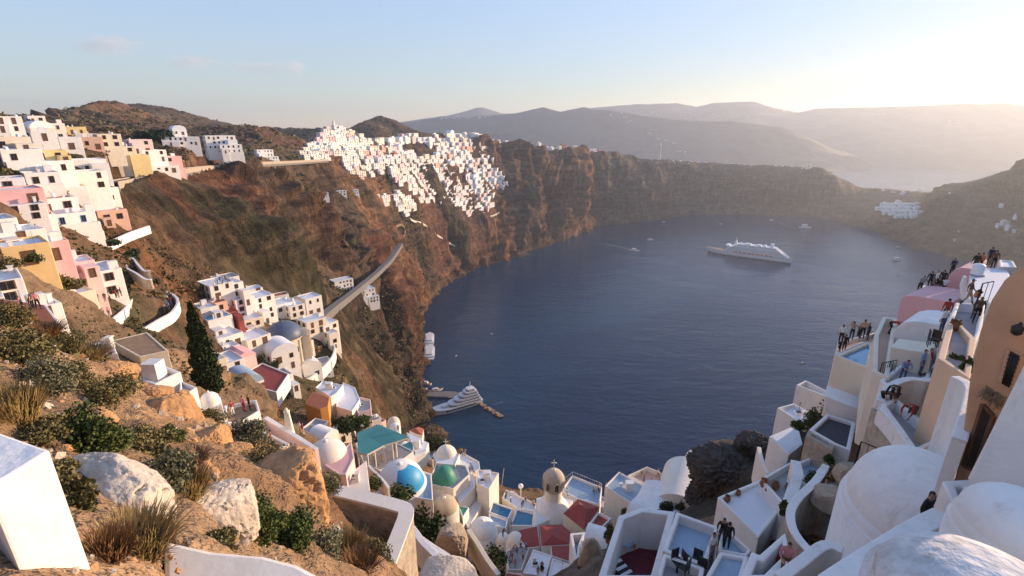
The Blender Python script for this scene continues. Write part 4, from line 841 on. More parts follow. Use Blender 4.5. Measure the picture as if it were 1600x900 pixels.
# --- houses seen from the side: centre of the front face, its size in picture px
HP = []
def hp(label, v, x, y, wz, hz, r, k, rz=58, d=7.0, **kw): HP.append((label, one(v, x, y), wz / k, hz / k, r, rz, d, kw))
hp('white house with salmon window high at the left edge', U8, 45, 130, 120, 90, 225, 3.75, 50, st=2)
hp('tiny white house alone below the rocky hill', U8, 212, 100, 70, 40, 330, 3.75, 50)
hp('tall white house with bare side wall beside the flat terrace house', U8, 278, 228, 100, 105, 185, 3.75, 52, d=9, st=2)
hp('white house with arched porch and low garden wall', U8, 425, 240, 90, 70, 210, 3.75, 50, d=8)
hp('brown plastered house with dark red roof on the upper lane', U8, 540, 240, 95, 70, 240, 3.75, 48, wall=SALMON, deck=REDROOF)
hp('cream house with bright red roof edge on the upper lane', U8, 645, 225, 100, 75, 245, 3.75, 48, wall=CREAM, deck=REDROOF)
hp('small yellow house under the rocky hill', U8, 445, 165, 85, 42, 320, 3.75, 48, wall=YELLOW, deck=TERRA)
hp('white terrace house with cafe tables in front', U8, 130, 320, 160, 85, 160, 3.75, 52, d=8, terrace=2.5)
hp('bright yellow storey set above a white house', U8, 292, 315, 150, 62, 166, 3.75, 52, wall=YELLOW)
hp('white lower house under the bright yellow storey', U8, 310, 385, 170, 80, 160, 3.75, 52, d=6)
hp('white house with parasol terrace left of the dark bush', U8, 60, 485, 135, 80, 140, 3.75, 52, terrace=2)
hp('white house with two double doors and railed terrace', U8, 262, 455, 140, 85, 150, 3.75, 52, terrace=2)
hp('large white house with dark glass doors at the lane bend', U8, 505, 460, 185, 105, 170, 3.75, 52, d=8, st=2)
hp('plain white house stepping down from the lane bend', U8, 440, 545, 130, 100, 160, 3.75, 52, d=7)
hp('pink house with white shutters in the upper left rows', U8, 125, 555, 180, 90, 132, 3.75, 50, wall=PINK, d=8)
hp('white storey with brown shutters below the pink house', U8, 150, 645, 170, 90, 126, 3.75, 50, d=7, st=2)
hp('white house with terracotta parapet and brown doors', U8, 335, 605, 170, 85, 142, 3.75, 52, deck=TERRA)
hp('white house with blue doors below the terracotta parapet', U8, 420, 690, 200, 80, 138, 3.75, 52, wk='b', terrace=2)
hp('white house with grey blinds beside the blue doors', U8, 235, 705, 150, 80, 128, 3.75, 52, wk='g')
hp('lowest white house of the upper rows with balcony', U8, 505, 745, 130, 65, 146, 3.75, 52, terrace=1.5)
hp('salmon cottage alone below the lane', U8, 660, 672, 130, 75, 165, 3.75, 50, wall=SALMON, deck=PINK, d=7)
hp('white house cut by the left edge above the yellow house', U8, 15, 735, 110, 100, 106, 3.75, 50)
hp('long white house with parasols above the yellow house', U8, 120, 790, 190, 70, 102, 3.75, 52)
hp('warm yellow house with brown doors over the earth bank', V5, 175, 235, 200, 130, 92, 4, 50, wall=paint('warm_yellow_plaster', (.74, .54, .27), .8, .07, .6, .25, 6., dirt=DIRT), d=7)
hp('bright pink house with slim shutters above the bank', V5, 345, 210, 130, 120, 104, 4, 50, wall=PINK, d=7)
hp('salmon pink terrace house next to the bright pink one', V5, 500, 320, 150, 85, 108, 4, 52, wall=PALEPINK, d=6, terrace=1.5)
hp('big white house with blind arch and dark windows', V5, 625, 425, 240, 170, 112, 4, 54, d=9, st=2)
hp('blank beige warehouse wall beside the walkway', V5, 430, 590, 290, 200, 98, 4, 62, wall=CREAM, d=9, front=False, sides=())
hp('white house with railed windows at the left edge', V5, 55, 460, 150, 140, 74, 4, 50, d=6, st=2)
hp('white cottage with dark double window above the red roof edge', V5, 270, 610, 170, 110, 70, 4, 54, d=5)
hp('cream house with red tiled terrace on the rim lane', V1, 770, 435, 130, 70, 255, 4, 50, wall=CREAM)
hp('pale pink house at the top of the rim cluster', V1, 885, 395, 110, 80, 268, 4, 50, wall=PALEPINK)
hp('white house with salmon door in the rim cluster', V1, 965, 455, 120, 70, 268, 4, 52)
hp('yellow washed house low in the rim cluster', V1, 880, 480, 90, 60, 255, 4, 52, wall=YELLOW)
hp('house with pink balcony at the end of the rim cluster', V1, 1065, 500, 120, 80, 272, 4, 52, wall=PINK, terrace=2)
hp('white base house under the pink balcony', V1, 1020, 540, 160, 45, 266, 4, 52)
hp('white chapel with stepped gable on the rim', V1, 1125, 325, 70, 60, 385, 4, 45, roof='vault')
hp('long low white house beside the stepped chapel', V1, 1135, 362, 180, 50, 380, 4, 40)
hp('white house with red parapet alone on the rim', V1, 1385, 370, 150, 80, 405, 4, 45, deck=REDROOF)
hp('white terrace house below the red parapet', V1, 1450, 410, 110, 50, 400, 4, 45, terrace=3)
hp('pair of white cubes on the rim road before the far village', V1, 1660, 445, 90, 55, 590, 4, 50)
hp('low white roadside house before the far village', V1, 1680, 480, 110, 40, 580, 4, 45)
# blue dome village
for lb, x, y, w_, h_, r_, kw in (
    ('white rooftop cafe house at the head of the spur village', 195, 140, 130, 90, 168, dict(d=9, st=2)),
    ('tall white house stepping below the rooftop cafe', 285, 160, 90, 140, 170, dict(st=3, d=7)),
    ('stepped white house with many balconies below the tall house', 345, 250, 110, 130, 168, dict(st=3, d=7)),
    ('white three storey house with grid of brown windows', 470, 250, 120, 150, 178, dict(st=4, d=8)),
    ('white house with light blue roof terrace', 190, 355, 130, 90, 156, dict(deck=paint('light_blue_roof', (.17, .42, .66), .6, .06, 1., .2, 6.), d=8)),
    ('small white house with pink edge left of the light blue roof', 110, 275, 110, 60, 160, dict()),
    ('salmon ruin house under the rooftop cafe', 190, 245, 70, 70, 163, dict(wall=SALMON, deck=TERRA)),
    ('dark red roofed shed between white houses', 255, 300, 80, 50, 160, dict(deck=REDROOF, wall=REDROOF)),
    ('white house with red painted wall panel', 220, 475, 190, 80, 148, dict(d=8)),
    ('white house with two arched red doors', 245, 525, 110, 50, 143, dict()),
    ('cream house with flat pale roof behind the bush', 400, 350, 110, 70, 162, dict(wall=CREAM)),
    ('cream house with big parapet west of the dome', 430, 490, 140, 110, 150, dict(wall=W2, d=8, st=2)),
    ('white house with railed roof below the red roofs', 255, 650, 150, 110, 130, dict(d=8, st=2)),
    ('pink roofed house beside the white railed roof', 345, 600, 120, 80, 136, dict(deck=PINK, wall=PALEPINK, roof='gable')),
    ('white vaulted house in front of the dome terrace', 610, 590, 150, 120, 146, dict(roof='vault', d=8)),
    ('house with pale blue vault and green doors low in the village', 385, 790, 150, 110, 118, dict(roof='vault', deck=DECKBLUE, d=8)),
    ('cream cottage with steps beside the pale blue vault', 440, 810, 70, 70, 120, dict(wall=CREAM, d=5)),
    ('white house behind the blue dome with flat roof', 600, 255, 120, 70, 188, dict(d=8)),
    ('cream block right behind the blue dome', 680, 270, 90, 80, 186, dict(wall=W2, d=7)),
    ('white house at the road end with railed balcony', 785, 235, 100, 110, 205, dict(st=2, d=7)),
    ('row of cream houses above the terrace wall', 800, 370, 120, 90, 178, dict(wall=CREAM, d=7)),
    ('cream stepped house at the end of the terrace wall', 890, 400, 100, 110, 180, dict(wall=W2, st=2, d=7)),
    ('white corner house over the slope by the church', 915, 460, 60, 110, 176, dict(wall=W2, st=3, d=5))):
    hp(lb, U3, x, y, w_, h_, r_, 4.09, 52, **{'d': 7.0, **kw})
hp('white flat roofed house alone above the coast road', V6, 950, 265, 110, 70, 385, 4, 40, d=9)
hp('white house with scattered windows below the coast road', V6, 1085, 325, 120, 70, 390, 4, 40, d=9)
hp('white annex with curved terrace below the coast road', V6, 1140, 350, 60, 35, 388, 4, 40, d=5)
# --- pitched red roofs of the hollow
block('low red roof panel beside the shallow pool', VB((425, 612), (572, 580), (590, 712), (500, 722)), r=64, drop=5, ph=.02, pt=.1, deck=REDROOF, name='red_roof_house')
block('hipped red roof in front of the church', VB((592, 578), (725, 572), (782, 618), (776, 695), (600, 706)), r=63, drop=5, ph=.02, pt=.1, deck=REDROOF, ridge=((one(VB, 665, 640), one(VB, 665, 640)), .9), name='red_roof_house')
block('lower red roof panel next to the white well yard', VB((655, 706), (782, 700), (792, 815), (664, 772)), r=59, drop=5, ph=.02, pt=.1, deck=REDROOF, name='red_roof_house')
block('cream walled hall with large red pitched roof', VB((740, 500), (830, 410), (968, 462), (868, 602)), r=66, drop=5, ph=.02, pt=.1, wall=CREAM, deck=REDROOF, ridge=((one(VB, 840, 440), one(VB, 885, 470)), 1.3), wins=wl(VB, (3, 775, 570, 1.0, 1.6, 'A')), name='red_roof_hall', cat='hall')
block('small sunken red roof right of the large pitched one', VB((905, 560), (960, 490), (1045, 530), (965, 610)), r=60, drop=5, ph=.5, pt=.2, deck=REDROOF, name='red_roof_house')
block('red floored terrace in the spur village', U3((360, 650), (450, 600), (620, 670), (540, 790), (430, 760)), r=127, drop=4, ph=.2, pt=.3, deck=REDROOF, name='red_terrace', cat='terrace')
block('terracotta roofed hut at the sea edge of the hollow', U1((635, 260), (745, 215), (815, 240), (800, 320), (720, 300)), r=98, drop=3, ph=.02, pt=.1, deck=TERRA, ridge=((one(U1, 720, 240), one(U1, 720, 240)), .8), name='red_roof_hut', cat='hut')
RIMROAD = [(168, 287, 208), (230, 275, 272), (290, 264, 330), (340, 259, 400), (400, 254, 500), (460, 252, 620), (510, 249, 720)]
def hp_geom(item):
    label, (px, py), wpx, hpx, r, rz, d, kw = item
    c = at(px, py, r=r); x, y, v = ray(px, py); Z = c.y * CP + (H - c.z) * SP          # depth along the view axis
    w = wpx * Z / F * 1.12; h = hpx * Z / F * 1.03
    n = Vector((math.sin(R(rz)), -math.cos(R(rz)), 0))
    b = c - n * d / 2; b.z = c.z - h / 2
    return b, w, h
def register_hp():
    for it in HP:
        b, w, h = hp_geom(it); a, l = math.atan2(b.x, b.y), math.log(math.hypot(b.x, b.y))
        d = it[6]; rz = R(it[5]); ca, sa = math.cos(rz), math.sin(rz)
        P = [Vector((b.x + i * ca - j * sa, b.y + i * sa + j * ca)) for i, j in ((-w / 2, -d / 2 - 1), (w / 2, -d / 2 - 1), (w / 2, d / 2), (-w / 2, d / 2))]
        CUTPOLY.append((P, b.z + .05 * h))
        n = Vector((math.sin(rz), -math.cos(rz)))
        q = Vector((b.x, b.y)) + n * (d / 2 + 1.5); rr = math.hypot(q.x, q.y)
        CTRL.append((math.atan2(q.x, q.y), math.log(rr), (b.z - .8 - H) / rr))
        FLAT.append(((b.x, b.y), max(w, d) * (1.0 if it[4] < 300 else 1.8)))
def make_hp():
    rnd = random.Random(5)
    for it in HP:
        b, w, h = hp_geom(it); kw = dict(it[7]); st = kw.pop('st', 1 if h < 4.6 else (2 if h < 8 else 3))
        house(it[0], b, R(it[5] + rnd.uniform(-5, 5)), w, it[6], h, st=st, rnd=rnd, drop=7, **kw)
def register_blocks():
    for line, wd_ in ((ROAD, 8.5), (RIMROAD, 7.5)):
        T = []
        for i in range(len(line) - 1):
            for k in range(8): t = k / 8; T.append(at(*[line[i][j] * (1 - t) + line[i + 1][j] * t for j in range(2)], r=line[i][2] * (1 - t) + line[i + 1][2] * t))
        for p, q in zip(T[:-1], T[1:]):
            FLAT.append(((p.x, p.y), 13)); d = (q - p).to_2d().normalized(); n = Vector((-d.y, d.x)) * wd_ / 2; P2, Q2 = p.to_2d() - d * 2, q.to_2d() + d * 2
            CUTPOLY.append(([P2 + n, P2 - n, Q2 - n, Q2 + n], min(p.z, q.z) - .35))
    for x, y, r in ((500, 235, 800), (530, 225, 860), (560, 240, 880), (600, 240, 960), (640, 240, 1060), (680, 240, 1160), (720, 230, 1260), (740, 250, 1270), (690, 280, 1140), (720, 310, 1140), (750, 300, 1220), (770, 280, 1290), (640, 280, 980), (660, 300, 1000), (600, 270, 860), (560, 265, 800), (600, 312, 810), (625, 325, 860), (540, 310, 710)):
        p = at(x, y, r=r); FLAT.append(((p.x, p.y), 55))
    for b in BLOCKS:
        P = b['P']; c = sum(P, Vector((0, 0))) / len(P); r = c.length
        FLAT.append(((c.x, c.y), max((p - c).length for p in P)))
def cut_polys(P3):
    """keep the ground under floors and houses"""
    X, Y = P3[..., 0], P3[..., 1]
    for P, zm in CUTPOLY:
        az = [math.atan2(p.x, p.y) for p in P]; rr = [p.length for p in P]
        i0, i1 = np.searchsorted(AZ, [min(az) - .03, max(az) + .03]); j0, j1 = np.searchsorted(RAD, [min(rr) * .96, max(rr) * 1.04])
        if i1 <= i0 or j1 <= j0: continue
        x, y = X[i0:i1, j0:j1], Y[i0:i1, j0:j1]; ins = np.zeros(x.shape, bool); n = len(P)
        for k in range(n):
            a, b = P[k], P[(k + 1) % n]
            with np.errstate(divide='ignore', invalid='ignore'):
                c = ((a.y > y) != (b.y > y)) & (x < (b.x - a.x) * (y - a.y) / (b.y - a.y + 1e-12) + a.x)
            ins ^= c
        m = ins.copy(); m[1:] |= ins[:-1]; m[:-1] |= ins[1:]; m[:, 1:] |= ins[:, :-1]; m[:, :-1] |= ins[:, 1:]
        zz = P3[i0:i1, j0:j1, 2]; P3[i0:i1, j0:j1, 2] = np.where(m, np.minimum(zz, zm), zz)
# ---------------------------------------------------------------- churches, domes, vaults, gabled fronts
def depth(p): return p.y * CP + (H - p.z) * SP
def px_m(p, px): return px * depth(p) / F
def domed(label, px, py, r, radpx, hk=.85, mat=W, body=None, body_h=3.0, name='domed_house', cat='house', cross=None, drum=.5, sq=False, n=28, sy=1.0, wins=(), rz=0.0, finial=True):
    """round dome on a drum; px,py is the centre of the dome's rim"""
    c = at(px, py, r=r); rad = px_m(c, radpx); base = c - Vector((0, 0, body_h + drum)); root = empty(name, base, rz); tag(root, label, cat)
    top = body_h + drum
    if sq: q = MB(); q.box((0, 0, body_h / 2 - 2), (rad * 2.25, rad * 2.25 * sy, body_h + 4), body or W); w = q.build('wall', root); bevel(w, .06)
    else: q = MB(); q.lathe((0, 0, 0), [(rad * 1.1, -4), (rad * 1.1, body_h - .05), (rad * 1.04, body_h)], n, body or W, sy=sy); q.build('wall', root)
    q = MB(); q.lathe((0, 0, 0), [(rad * 1.05, body_h - .1), (rad * 1.05, top - .08), (rad * 1.0, top + .02)], n, body or W, sy=sy); q.build('drum', root)
    q = MB(); q.lathe((0, 0, top), [(rad * math.cos(t), rad * hk * math.sin(t)) for t in np.linspace(0, math.pi / 2, 12)], n, mat, sy=sy); d = q.build('dome', root)
    if finial:
        f = MB(); z0 = top + rad * hk; f.lathe((0, 0, z0), [(rad * .12, -.08), (rad * .12, .1), (rad * .05, .22), (.001, .24)], 10, W)
        if cross: f.box((0, 0, z0 + .2 + cross / 2), (.11, .11, cross), W); f.box((0, 0, z0 + .2 + cross * .62), (cross * .6, .1, .11), W)
        f.build('finial', d)
    for a, zz, ww, hh, kd in wins:
        t = R(a); nr = Vector((math.sin(t), -math.cos(t), 0)); rr = rad * (1.105 if not sq else 1.125)
        o = put_window(root, Vector(), nr * rr + Vector((0, 0, zz)), nr, ww, hh, kd)
    return root, rad, top
def vault(label, pa, ra, pb, rb, width, hgt, drop=5.0, mat=W, name='vaulted_house', cat='house', wins=()):
    A, B = at(*pa, r=ra), at(*pb, r=rb); z = (A.z + B.z) / 2 - hgt; m = (A + B) / 2; d = (B - A).to_2d(); l = d.length + width * .25
    base = Vector((m.x, m.y, z)); root = empty(name, base, math.atan2(d.y, d.x) - math.pi / 2); tag(root, label, cat)
    v = vault_mesh(width, l, hgt, mat, 18, drop); o = v.build('vault', root)
    for side, u, zz, ww, hh, kd in wins:
        nr = Vector((side, 0, 0)); put_window(root, Vector(), (side * (width / 2 + .01), u, zz), nr, ww, hh, kd)
    return root
def facade(label, poly, p0, nrm, thick, mat, name, cat, details=()):
    """an upright front outlined by pixels on its own vertical plane, with depth behind it"""
    n = Vector((*nrm, 0)).normalized(); root = empty(name, p0); tag(root, label, cat)
    def on(px, py, off=0.0):
        d = Vector(ray(px, py)); k = n.dot(p0 + n * off - Vector((0, 0, H))) / n.dot(d); return Vector((0, 0, H)) + d * k
    V = [on(*q) - p0 for q in poly]; m = len(V); mb = MB()
    mb.add(V + [v - n * thick for v in V], [tuple(range(m)), tuple(range(2 * m - 1, m - 1, -1))] + [(i, m + i, m + (i + 1) % m, (i + 1) % m) for i in range(m)], mat)
    me = mb.mesh('wall'); bm = bmesh.new(); bm.from_mesh(me); bmesh.ops.recalc_face_normals(bm, faces=bm.faces); bm.to_mesh(me); bm.free()
    w = link('wall', me, root); bevel(w, .05)
    return root, on, n
def make_special():
    # big white dome on the right
    root, rad, top = domed('large smooth white dome beside the sloped wall', *one(VD, 735, 610), 21, 88, .95, W, None, 3.5, sy=1.25, drum=.35, n=48, rz=-.6, finial=False, wins=((-20, 2.7, .55, .75, 'n'),))
    domed('lower white rounded roof right of the square vent', *one(VD, 1175, 715), 12.0, 70, .9, W, None, 3.5, sy=1.2, drum=.2, n=40, finial=False)
    rb = paint('rough_whitewash', (.62, .61, .60), .9, .3, 2.2, 1.0, 5.0, dirt=((.22, .2, .19), .8), bdist=.06)
    domed('rough grey white roof bulge in the near right corner', *one(VD, 1020, 1040), 8.2, 140, .5, rb, rb, 2.5, drum=.1, n=48, finial=False, name='rough_vault_roof', cat='roof')
    z = block('square white vent with dark opening', VD((852, 505), (968, 498), (1012, 582), (900, 606)), r=17.5, drop=4.5, ph=.5, pt=.28, deck=IRON, name='vent', cat='vent'); make_block(BLOCKS.pop())
    # orange building
    p0 = at(1498, 722, r=19.5)
    root, on, n = facade('tall orange ochre house with curved gable and barred window', [(1484, 775), (1498, 722), (1515, 594), (1531, 518), (1549, 469), (1569, 438), (1600, 413), (1640, 398), (1720, 395), (1720, 800), (1600, 790)], p0, (-.86, -.5), 5.0, OCHREW, 'ochre_house', 'house')
    t = Vector((-n.y, n.x, 0))
    def opening(nm, quad, mat, off, bars=False, frame=None):
        V = [on(*q, off) - p0 for q in quad]; mb = MB(); mb.add(V + [v - n * .06 for v in V], [(0, 1, 2, 3), (0, 4, 5, 1), (1, 5, 6, 2), (2, 6, 7, 3), (3, 7, 4, 0)], mat); o = mb.build(nm, root)
        if frame:
            f = MB()
            for i in range(4): f.tube([V[i], V[(i + 1) % 4]], .07, 4, frame)
            f.build('frame', o)
        if bars:
            f = MB()
            for k in range(1, 6): f.tube([V[0].lerp(V[1], k / 6) + n * .06, V[3].lerp(V[2], k / 6) + n * .06], .018, 5, IRON)
            for k in range(1, 8): f.tube([V[0].lerp(V[3], k / 8) + n * .06, V[1].lerp(V[2], k / 8) + n * .06], .018, 5, IRON)
            f.build('bars', o)
    opening('window', U4((1032, 578), (1096, 608), (1036, 782), (985, 752)), GLASSD, .02, True, OCHREW)
    opening('door', VD((1022, 190), (1066, 238), (990, 465), (942, 445)), paint('dark_door', (.02, .014, .012), .6, .2, 4, .2, 20.), .02, False, WOODBR)
    V = [on(*q, .02) - p0 for q in U4((905, 768), (1020, 835), (1000, 862), (895, 790))]; mb = MB()
    rnd = random.Random(2)
    thatch = paint('dry_thatch', (.32, .24, .15), .95, .3, 6., .4, 20.)
    for k in range(90):
        u, w_ = rnd.random(), rnd.random(); p = V[0].lerp(V[1], u).lerp(V[3].lerp(V[2], u), w_); mb.tube([p, p + n * rnd.uniform(.2, .4) + Vector((0, 0, -rnd.uniform(.05, .25))) + t * rnd.uniform(-.1, .1)], .014, 3, thatch)
    mb.build('thatch_ledge', root)
    lp = on(*one(VE, 1572, 520), .18) - p0; mb = MB(); mb.tube([lp - n * .18, lp + Vector((0, 0, .12)), lp + n * .1 + Vector((0, 0, .05))], .025, 5, IRON); mb.lathe(lp + n * .1 + Vector((0, 0, -.25)), [(.05, 0), (.12, .05), (.14, .25), (.03, .34)], 8, IRON); mb.build('wall_lamp', root)
    # white gable in front of it
    facade('high plain white wall at the right edge in front of the orange house', [(1512, 748), (1600, 571), (1625, 522), (1760, 560), (1760, 860), (1526, 800)], at(1516, 738, r=15.0), (-.8, -.6), 3.0, W, 'white_gable_house', 'house')
    # pink and white vaults on the right
    facade('pink house with rounded shoulder below the cafe terrace', U4((405, 470), (414, 430), (425, 370), (440, 310), (452, 292), (475, 283), (520, 284), (722, 318), (715, 360), (690, 420), (660, 470)), at(*one(U4, 540, 440), r=48), (-.82, -.57), 4.5, PINK, 'pink_house', 'house')
    facade('taller pink house with rounded shoulder and people on top', U4((655, 330), (668, 285), (684, 215), (702, 175), (730, 145), (765, 132), (822, 138), (812, 170), (800, 240), (775, 330)), at(*one(U4, 720, 300), r=54), (-.82, -.57), 5.0, PINK, 'pink_house', 'house')
    facade('white house with rounded roof line in front of the pink one', U4((372, 540), (385, 505), (410, 462), (450, 430), (500, 421), (560, 425), (655, 444), (648, 500), (625, 560), (600, 610), (420, 600)), at(*one(U4, 500, 560), r=40), (-.8, -.6), 3.5, W, 'rounded_house', 'house')
    facade('cream wall with bench behind the landing visitors', U4((385, 562), (598, 596), (600, 640), (590, 700), (370, 745)), at(*one(U4, 480, 680), r=35.5), (-.75, -.66), 2.0, CREAM, 'cream_wall', 'wall')
    facade('white house wall under the cream pool house with one dark window', U5((540, 92), (800, 190), (850, 345), (800, 420), (745, 330), (620, 296), (536, 222)), at(*one(U5, 640, 250), r=39.5), (-.6, -.8), 2.0, W, 'white_wall_house', 'house')
    facade('tall white slab wall with thin arm like cross', U4((775, 310), (770, 235), (788, 182), (802, 184), (798, 240), (786, 318)), at(*one(U4, 785, 300), r=44), (-.4, -.9), .4, W, 'slab_wall', 'wall')
    # bell tower
    c = at(*one(VB, 672, 395), r=70); root = empty('bell_tower', c); tag(root, 'round bell tower with speckled stone dome and white cross', 'tower')
    sp = paint('speckled_stone', (.50, .43, .34), .9, .18, .9, .6, 3., dirt=((.16, .13, .1), .7))
    rad = px_m(c, 13.5); hb = px_m(c, 16); mb = MB(); mb.lathe((0, 0, 0), [(rad * 1.02, -5), (rad, hb)], 28, W2); mb.build('shaft', root)
    ro = rad * 1.25; mb = MB(); mb.lathe((0, 0, 0), [(rad, hb - .01), (ro * .95, hb + .3), (ro, hb + .7)] + [(ro, hb + 1.9)] + [(ro * math.cos(t), hb + 1.9 + ro * 1.05 * math.sin(t)) for t in np.linspace(.08, math.pi / 2, 12)], 28, sp); mb.build('belfry', root)
    for k in range(8):
        a = k * math.pi / 4 + .2; nr = Vector((math.cos(a), math.sin(a), 0)); fm, pm = window_mesh(sp, True)
        o = link('arch', fm, root, nr * (ro + .005) + Vector((0, 0, hb + 1.6)), (0, 0, math.atan2(nr.x, -nr.y)), (.75, 1, 1.7)); link('opening', pm, o)
    mb = MB(); zt = hb + 1.9 + ro * 1.05; mb.lathe((0, 0, zt), [(.3, -.1), (.22, .25), (.1, .5), (.001, .55)], 10, W); mb.box((0, 0, zt + 1.2), (.16, .16, 1.7), W); mb.box((0, 0, zt + 1.45), (.95, .15, .16), W); mb.build('cross', root)
    fl = MB(); fl.lathe((0, 0, 0), [(rad * 2.5, -7), (rad * 2.25, -4), (rad * 1.9, -2.2), (rad * 1.45, -1.0), (rad * 1.08, -.25), (rad * 1.0, .05)], 28, W); fl.build('flared_base', root)
    # domes of the hollow
    domed('cream dome of the pink octagonal church', *one(VA, 560, 255), 53.5, 30, .95, W2, PALEPINK, 1.0, name='church_dome', cat='dome', drum=.4)
    c = one(VA, 958, 392); root, rad, top = domed('white dome with one bright blue quarter', *c, 67.6, 36, .95, W, W, 2.5, name='two_tone_dome', cat='dome', drum=.2, n=32)
    mb = MB(); mb.lathe((0, 0, top), [(rad * 1.012 * math.cos(t), rad * .962 * math.sin(t)) for t in np.linspace(0, 1.2, 10)], 10, SKYBLUE, True, R(-88), R(8)); mb.build('blue_quarter', root)
    root, rad, top = domed('ribbed green dome among cream terraces', *one(VA, 1192, 388), 77, 20, 1.35, GREENDOME, W2, 1.5, name='green_dome', cat='dome', drum=.2, n=8, finial=False)
    domed('white dome with cross above the cove', *one(VA, 1203, 248), 84, 16.5, 1.0, W2, W2, 1.6, cross=1.5, name='cross_dome', cat='dome', drum=.7)
    domed('plain tan dome beside the green dome', *one(VA, 1195, 530), 70, 20, .95, paint('tan_dome', (.50, .40, .29), .85, .1, .8, .3, 6.), CREAM, 1.5, name='tan_dome', cat='dome', drum=.2)
    domed('white rounded vault at the top of the lane', *one(VB, 222, 610), 66, 21, .95, W, W, 2, drum=.2, cross=None, name='white_dome', cat='dome')
    domed('small cream double vault beside the lane', *one(VB, 432, 680), 63, 14, 1.1, W2, W2, 2, drum=.2, name='white_dome', cat='dome', finial=False)
    domed('small cream vault next to the double vault', *one(VB, 352, 668), 64, 11, 1.0, W2, W2, 2, drum=.2, name='white_dome', cat='dome', finial=False)
    domed('yellow cream barrel roof over the cove edge', *one(U1, 440, 150), 102, 9, .8, CREAM, CREAM, 2, drum=.2, name='cream_dome', cat='dome', finial=False)
    domed('white low dome beside the yellow cream roof', *one(U1, 455, 215), 98, 8, .7, W, W, 2, drum=.2, name='white_dome', cat='dome', finial=False)
    vault('large white barrel vault by the dark outcrop', one(VC, 600, 190), 74, one(VC, 560, 330), 66, 8.0, 3.6, 4, W2)
    vault('smaller white vault with finial behind the large one', one(VC, 670, 130), 80, one(VC, 640, 200), 74, 5.0, 2.6, 5, W2)
    vault('wide low white vault below the people terrace', one(VC, 440, 365), 68, one(VC, 380, 440), 62, 7.0, 1.6, 4, W)
    # chapel with small dome
    root, rad, top = domed('little white chapel with dome and arched front', *one(V8, 868, 172), 44, 13, 1.0, W, W, 3.2, sq=True, name='chapel', cat='chapel', drum=.3, cross=None, rz=R(35), wins=((0, 1.6, 1.0, 1.7, 'a'), (-90, 1.6, 1.0, 1.6, 'a')))
    # obelisk
    c = at(*one(V7, 240, 630), r=44.5); root = empty('obelisk', c, .3); tag(root, 'slender white obelisk with cross shaped tip', 'obelisk'); hh = px_m(c, 78) * 1.08; w0 = px_m(c, 20)
    mb = MB(); mb.box((0, 0, hh / 2 - .5), (w0, w0, hh + 1), W2, 0, .33); o = mb.build('shaft', root); bevel(o, .03)
    mb = MB(); mb.lathe((0, 0, hh), [(.26, 0), (.3, .1), (.1, .2), (.14, .34), (.02, .5)], 8, W2); mb.build('tip', root)
    # blue domed church of the spur village
    c = at(*one(U3, 588, 425), r=160); rad = px_m(c, 27.5); body = 8.0
    base = c - Vector((0, 0, body)); root = empty('domed_church', base, R(28)); tag(root, 'cream church with great slate blue dome on the spur', 'church')
    CH = paint('church_stone', (.62, .54, .41), .85, .08, .5, .3, 4., dirt=DIRT)
    mb = MB(); mb.lathe((0, 0, 0), [(rad * 1.02, -5), (rad * 1.02, body - .4), (rad * 1.07, body - .3), (rad * 1.07, body)], 16, CH, False); mb.build('drum', root)
    mb = MB(); mb.lathe((0, 0, body), [(rad * math.cos(t), rad * .82 * math.sin(t)) for t in np.linspace(0, math.pi / 2, 14)], 32, BLUEDOME); d = mb.build('dome', root)
    mb = MB(); mb.lathe((0, 0, body + rad * .82), [(.35, -.1), (.3, .4), (.05, .7)], 8, BLUEDOME); mb.build('finial', d)
    for k in range(16):
        a = (k + .5) * math.pi / 8; nr = Vector((math.cos(a), math.sin(a), 0)); put_window(root, Vector(), nr * (rad * 1.0) + Vector((0, 0, body * .55)), nr, 1.3, 2.6, 'a')
        if k % 2 == 0: mb = MB(); a2 = k * math.pi / 8; mb.box((math.cos(a2) * rad * 1.03, math.sin(a2) * rad * 1.03, body / 2 - 1.2), (.5, .5, body + 1), CH, a2); mb.build('pilaster', root)
    # portal gable facing down the slope
    pw, pd = rad * .78, rad * .5; a = R(8); nr = Vector((math.cos(a), -math.sin(a), 0))
    mb = MB(); prof = [(-pw / 2, -5), (pw / 2, -5), (pw / 2, body * .95)] + [(pw * .42 * math.cos(t), body * .95 + pw * .5 * math.sin(t)) for t in np.linspace(0, math.pi, 12)] + [(-pw / 2, body * .95)]; m = len(prof)
    tx = Vector((-nr.y, nr.x, 0)); V = [nr * (rad * 1.25) + tx * x + Vector((0, 0, z)) for x, z in prof]; V2 = [v - nr * pd for v in V]
    mb.add(V + V2, [tuple(range(m)), tuple(range(2 * m - 1, m - 1, -1))] + [(i, m + i, m + (i + 1) % m, (i + 1) % m) for i in range(m)], CH); po = mb.build('portal', root)
    for u in (-.5, .5): mb = MB(); p = nr * (rad * 1.28) + tx * (pw * u); mb.box((p.x, p.y, body / 2 - 1.5), (.7, .7, body + 3.2), CH, math.atan2(nr.y, nr.x)); mb.build('pier', root)
    put_window(root, Vector(), nr * (rad * 1.26) + Vector((0, 0, body * 1.02)), nr, 1.6, 2.2, 'A'); put_window(root, Vector(), nr * (rad * 1.26) + Vector((0, 0, body * .3)), nr, 1.8, 3.6, 'd')
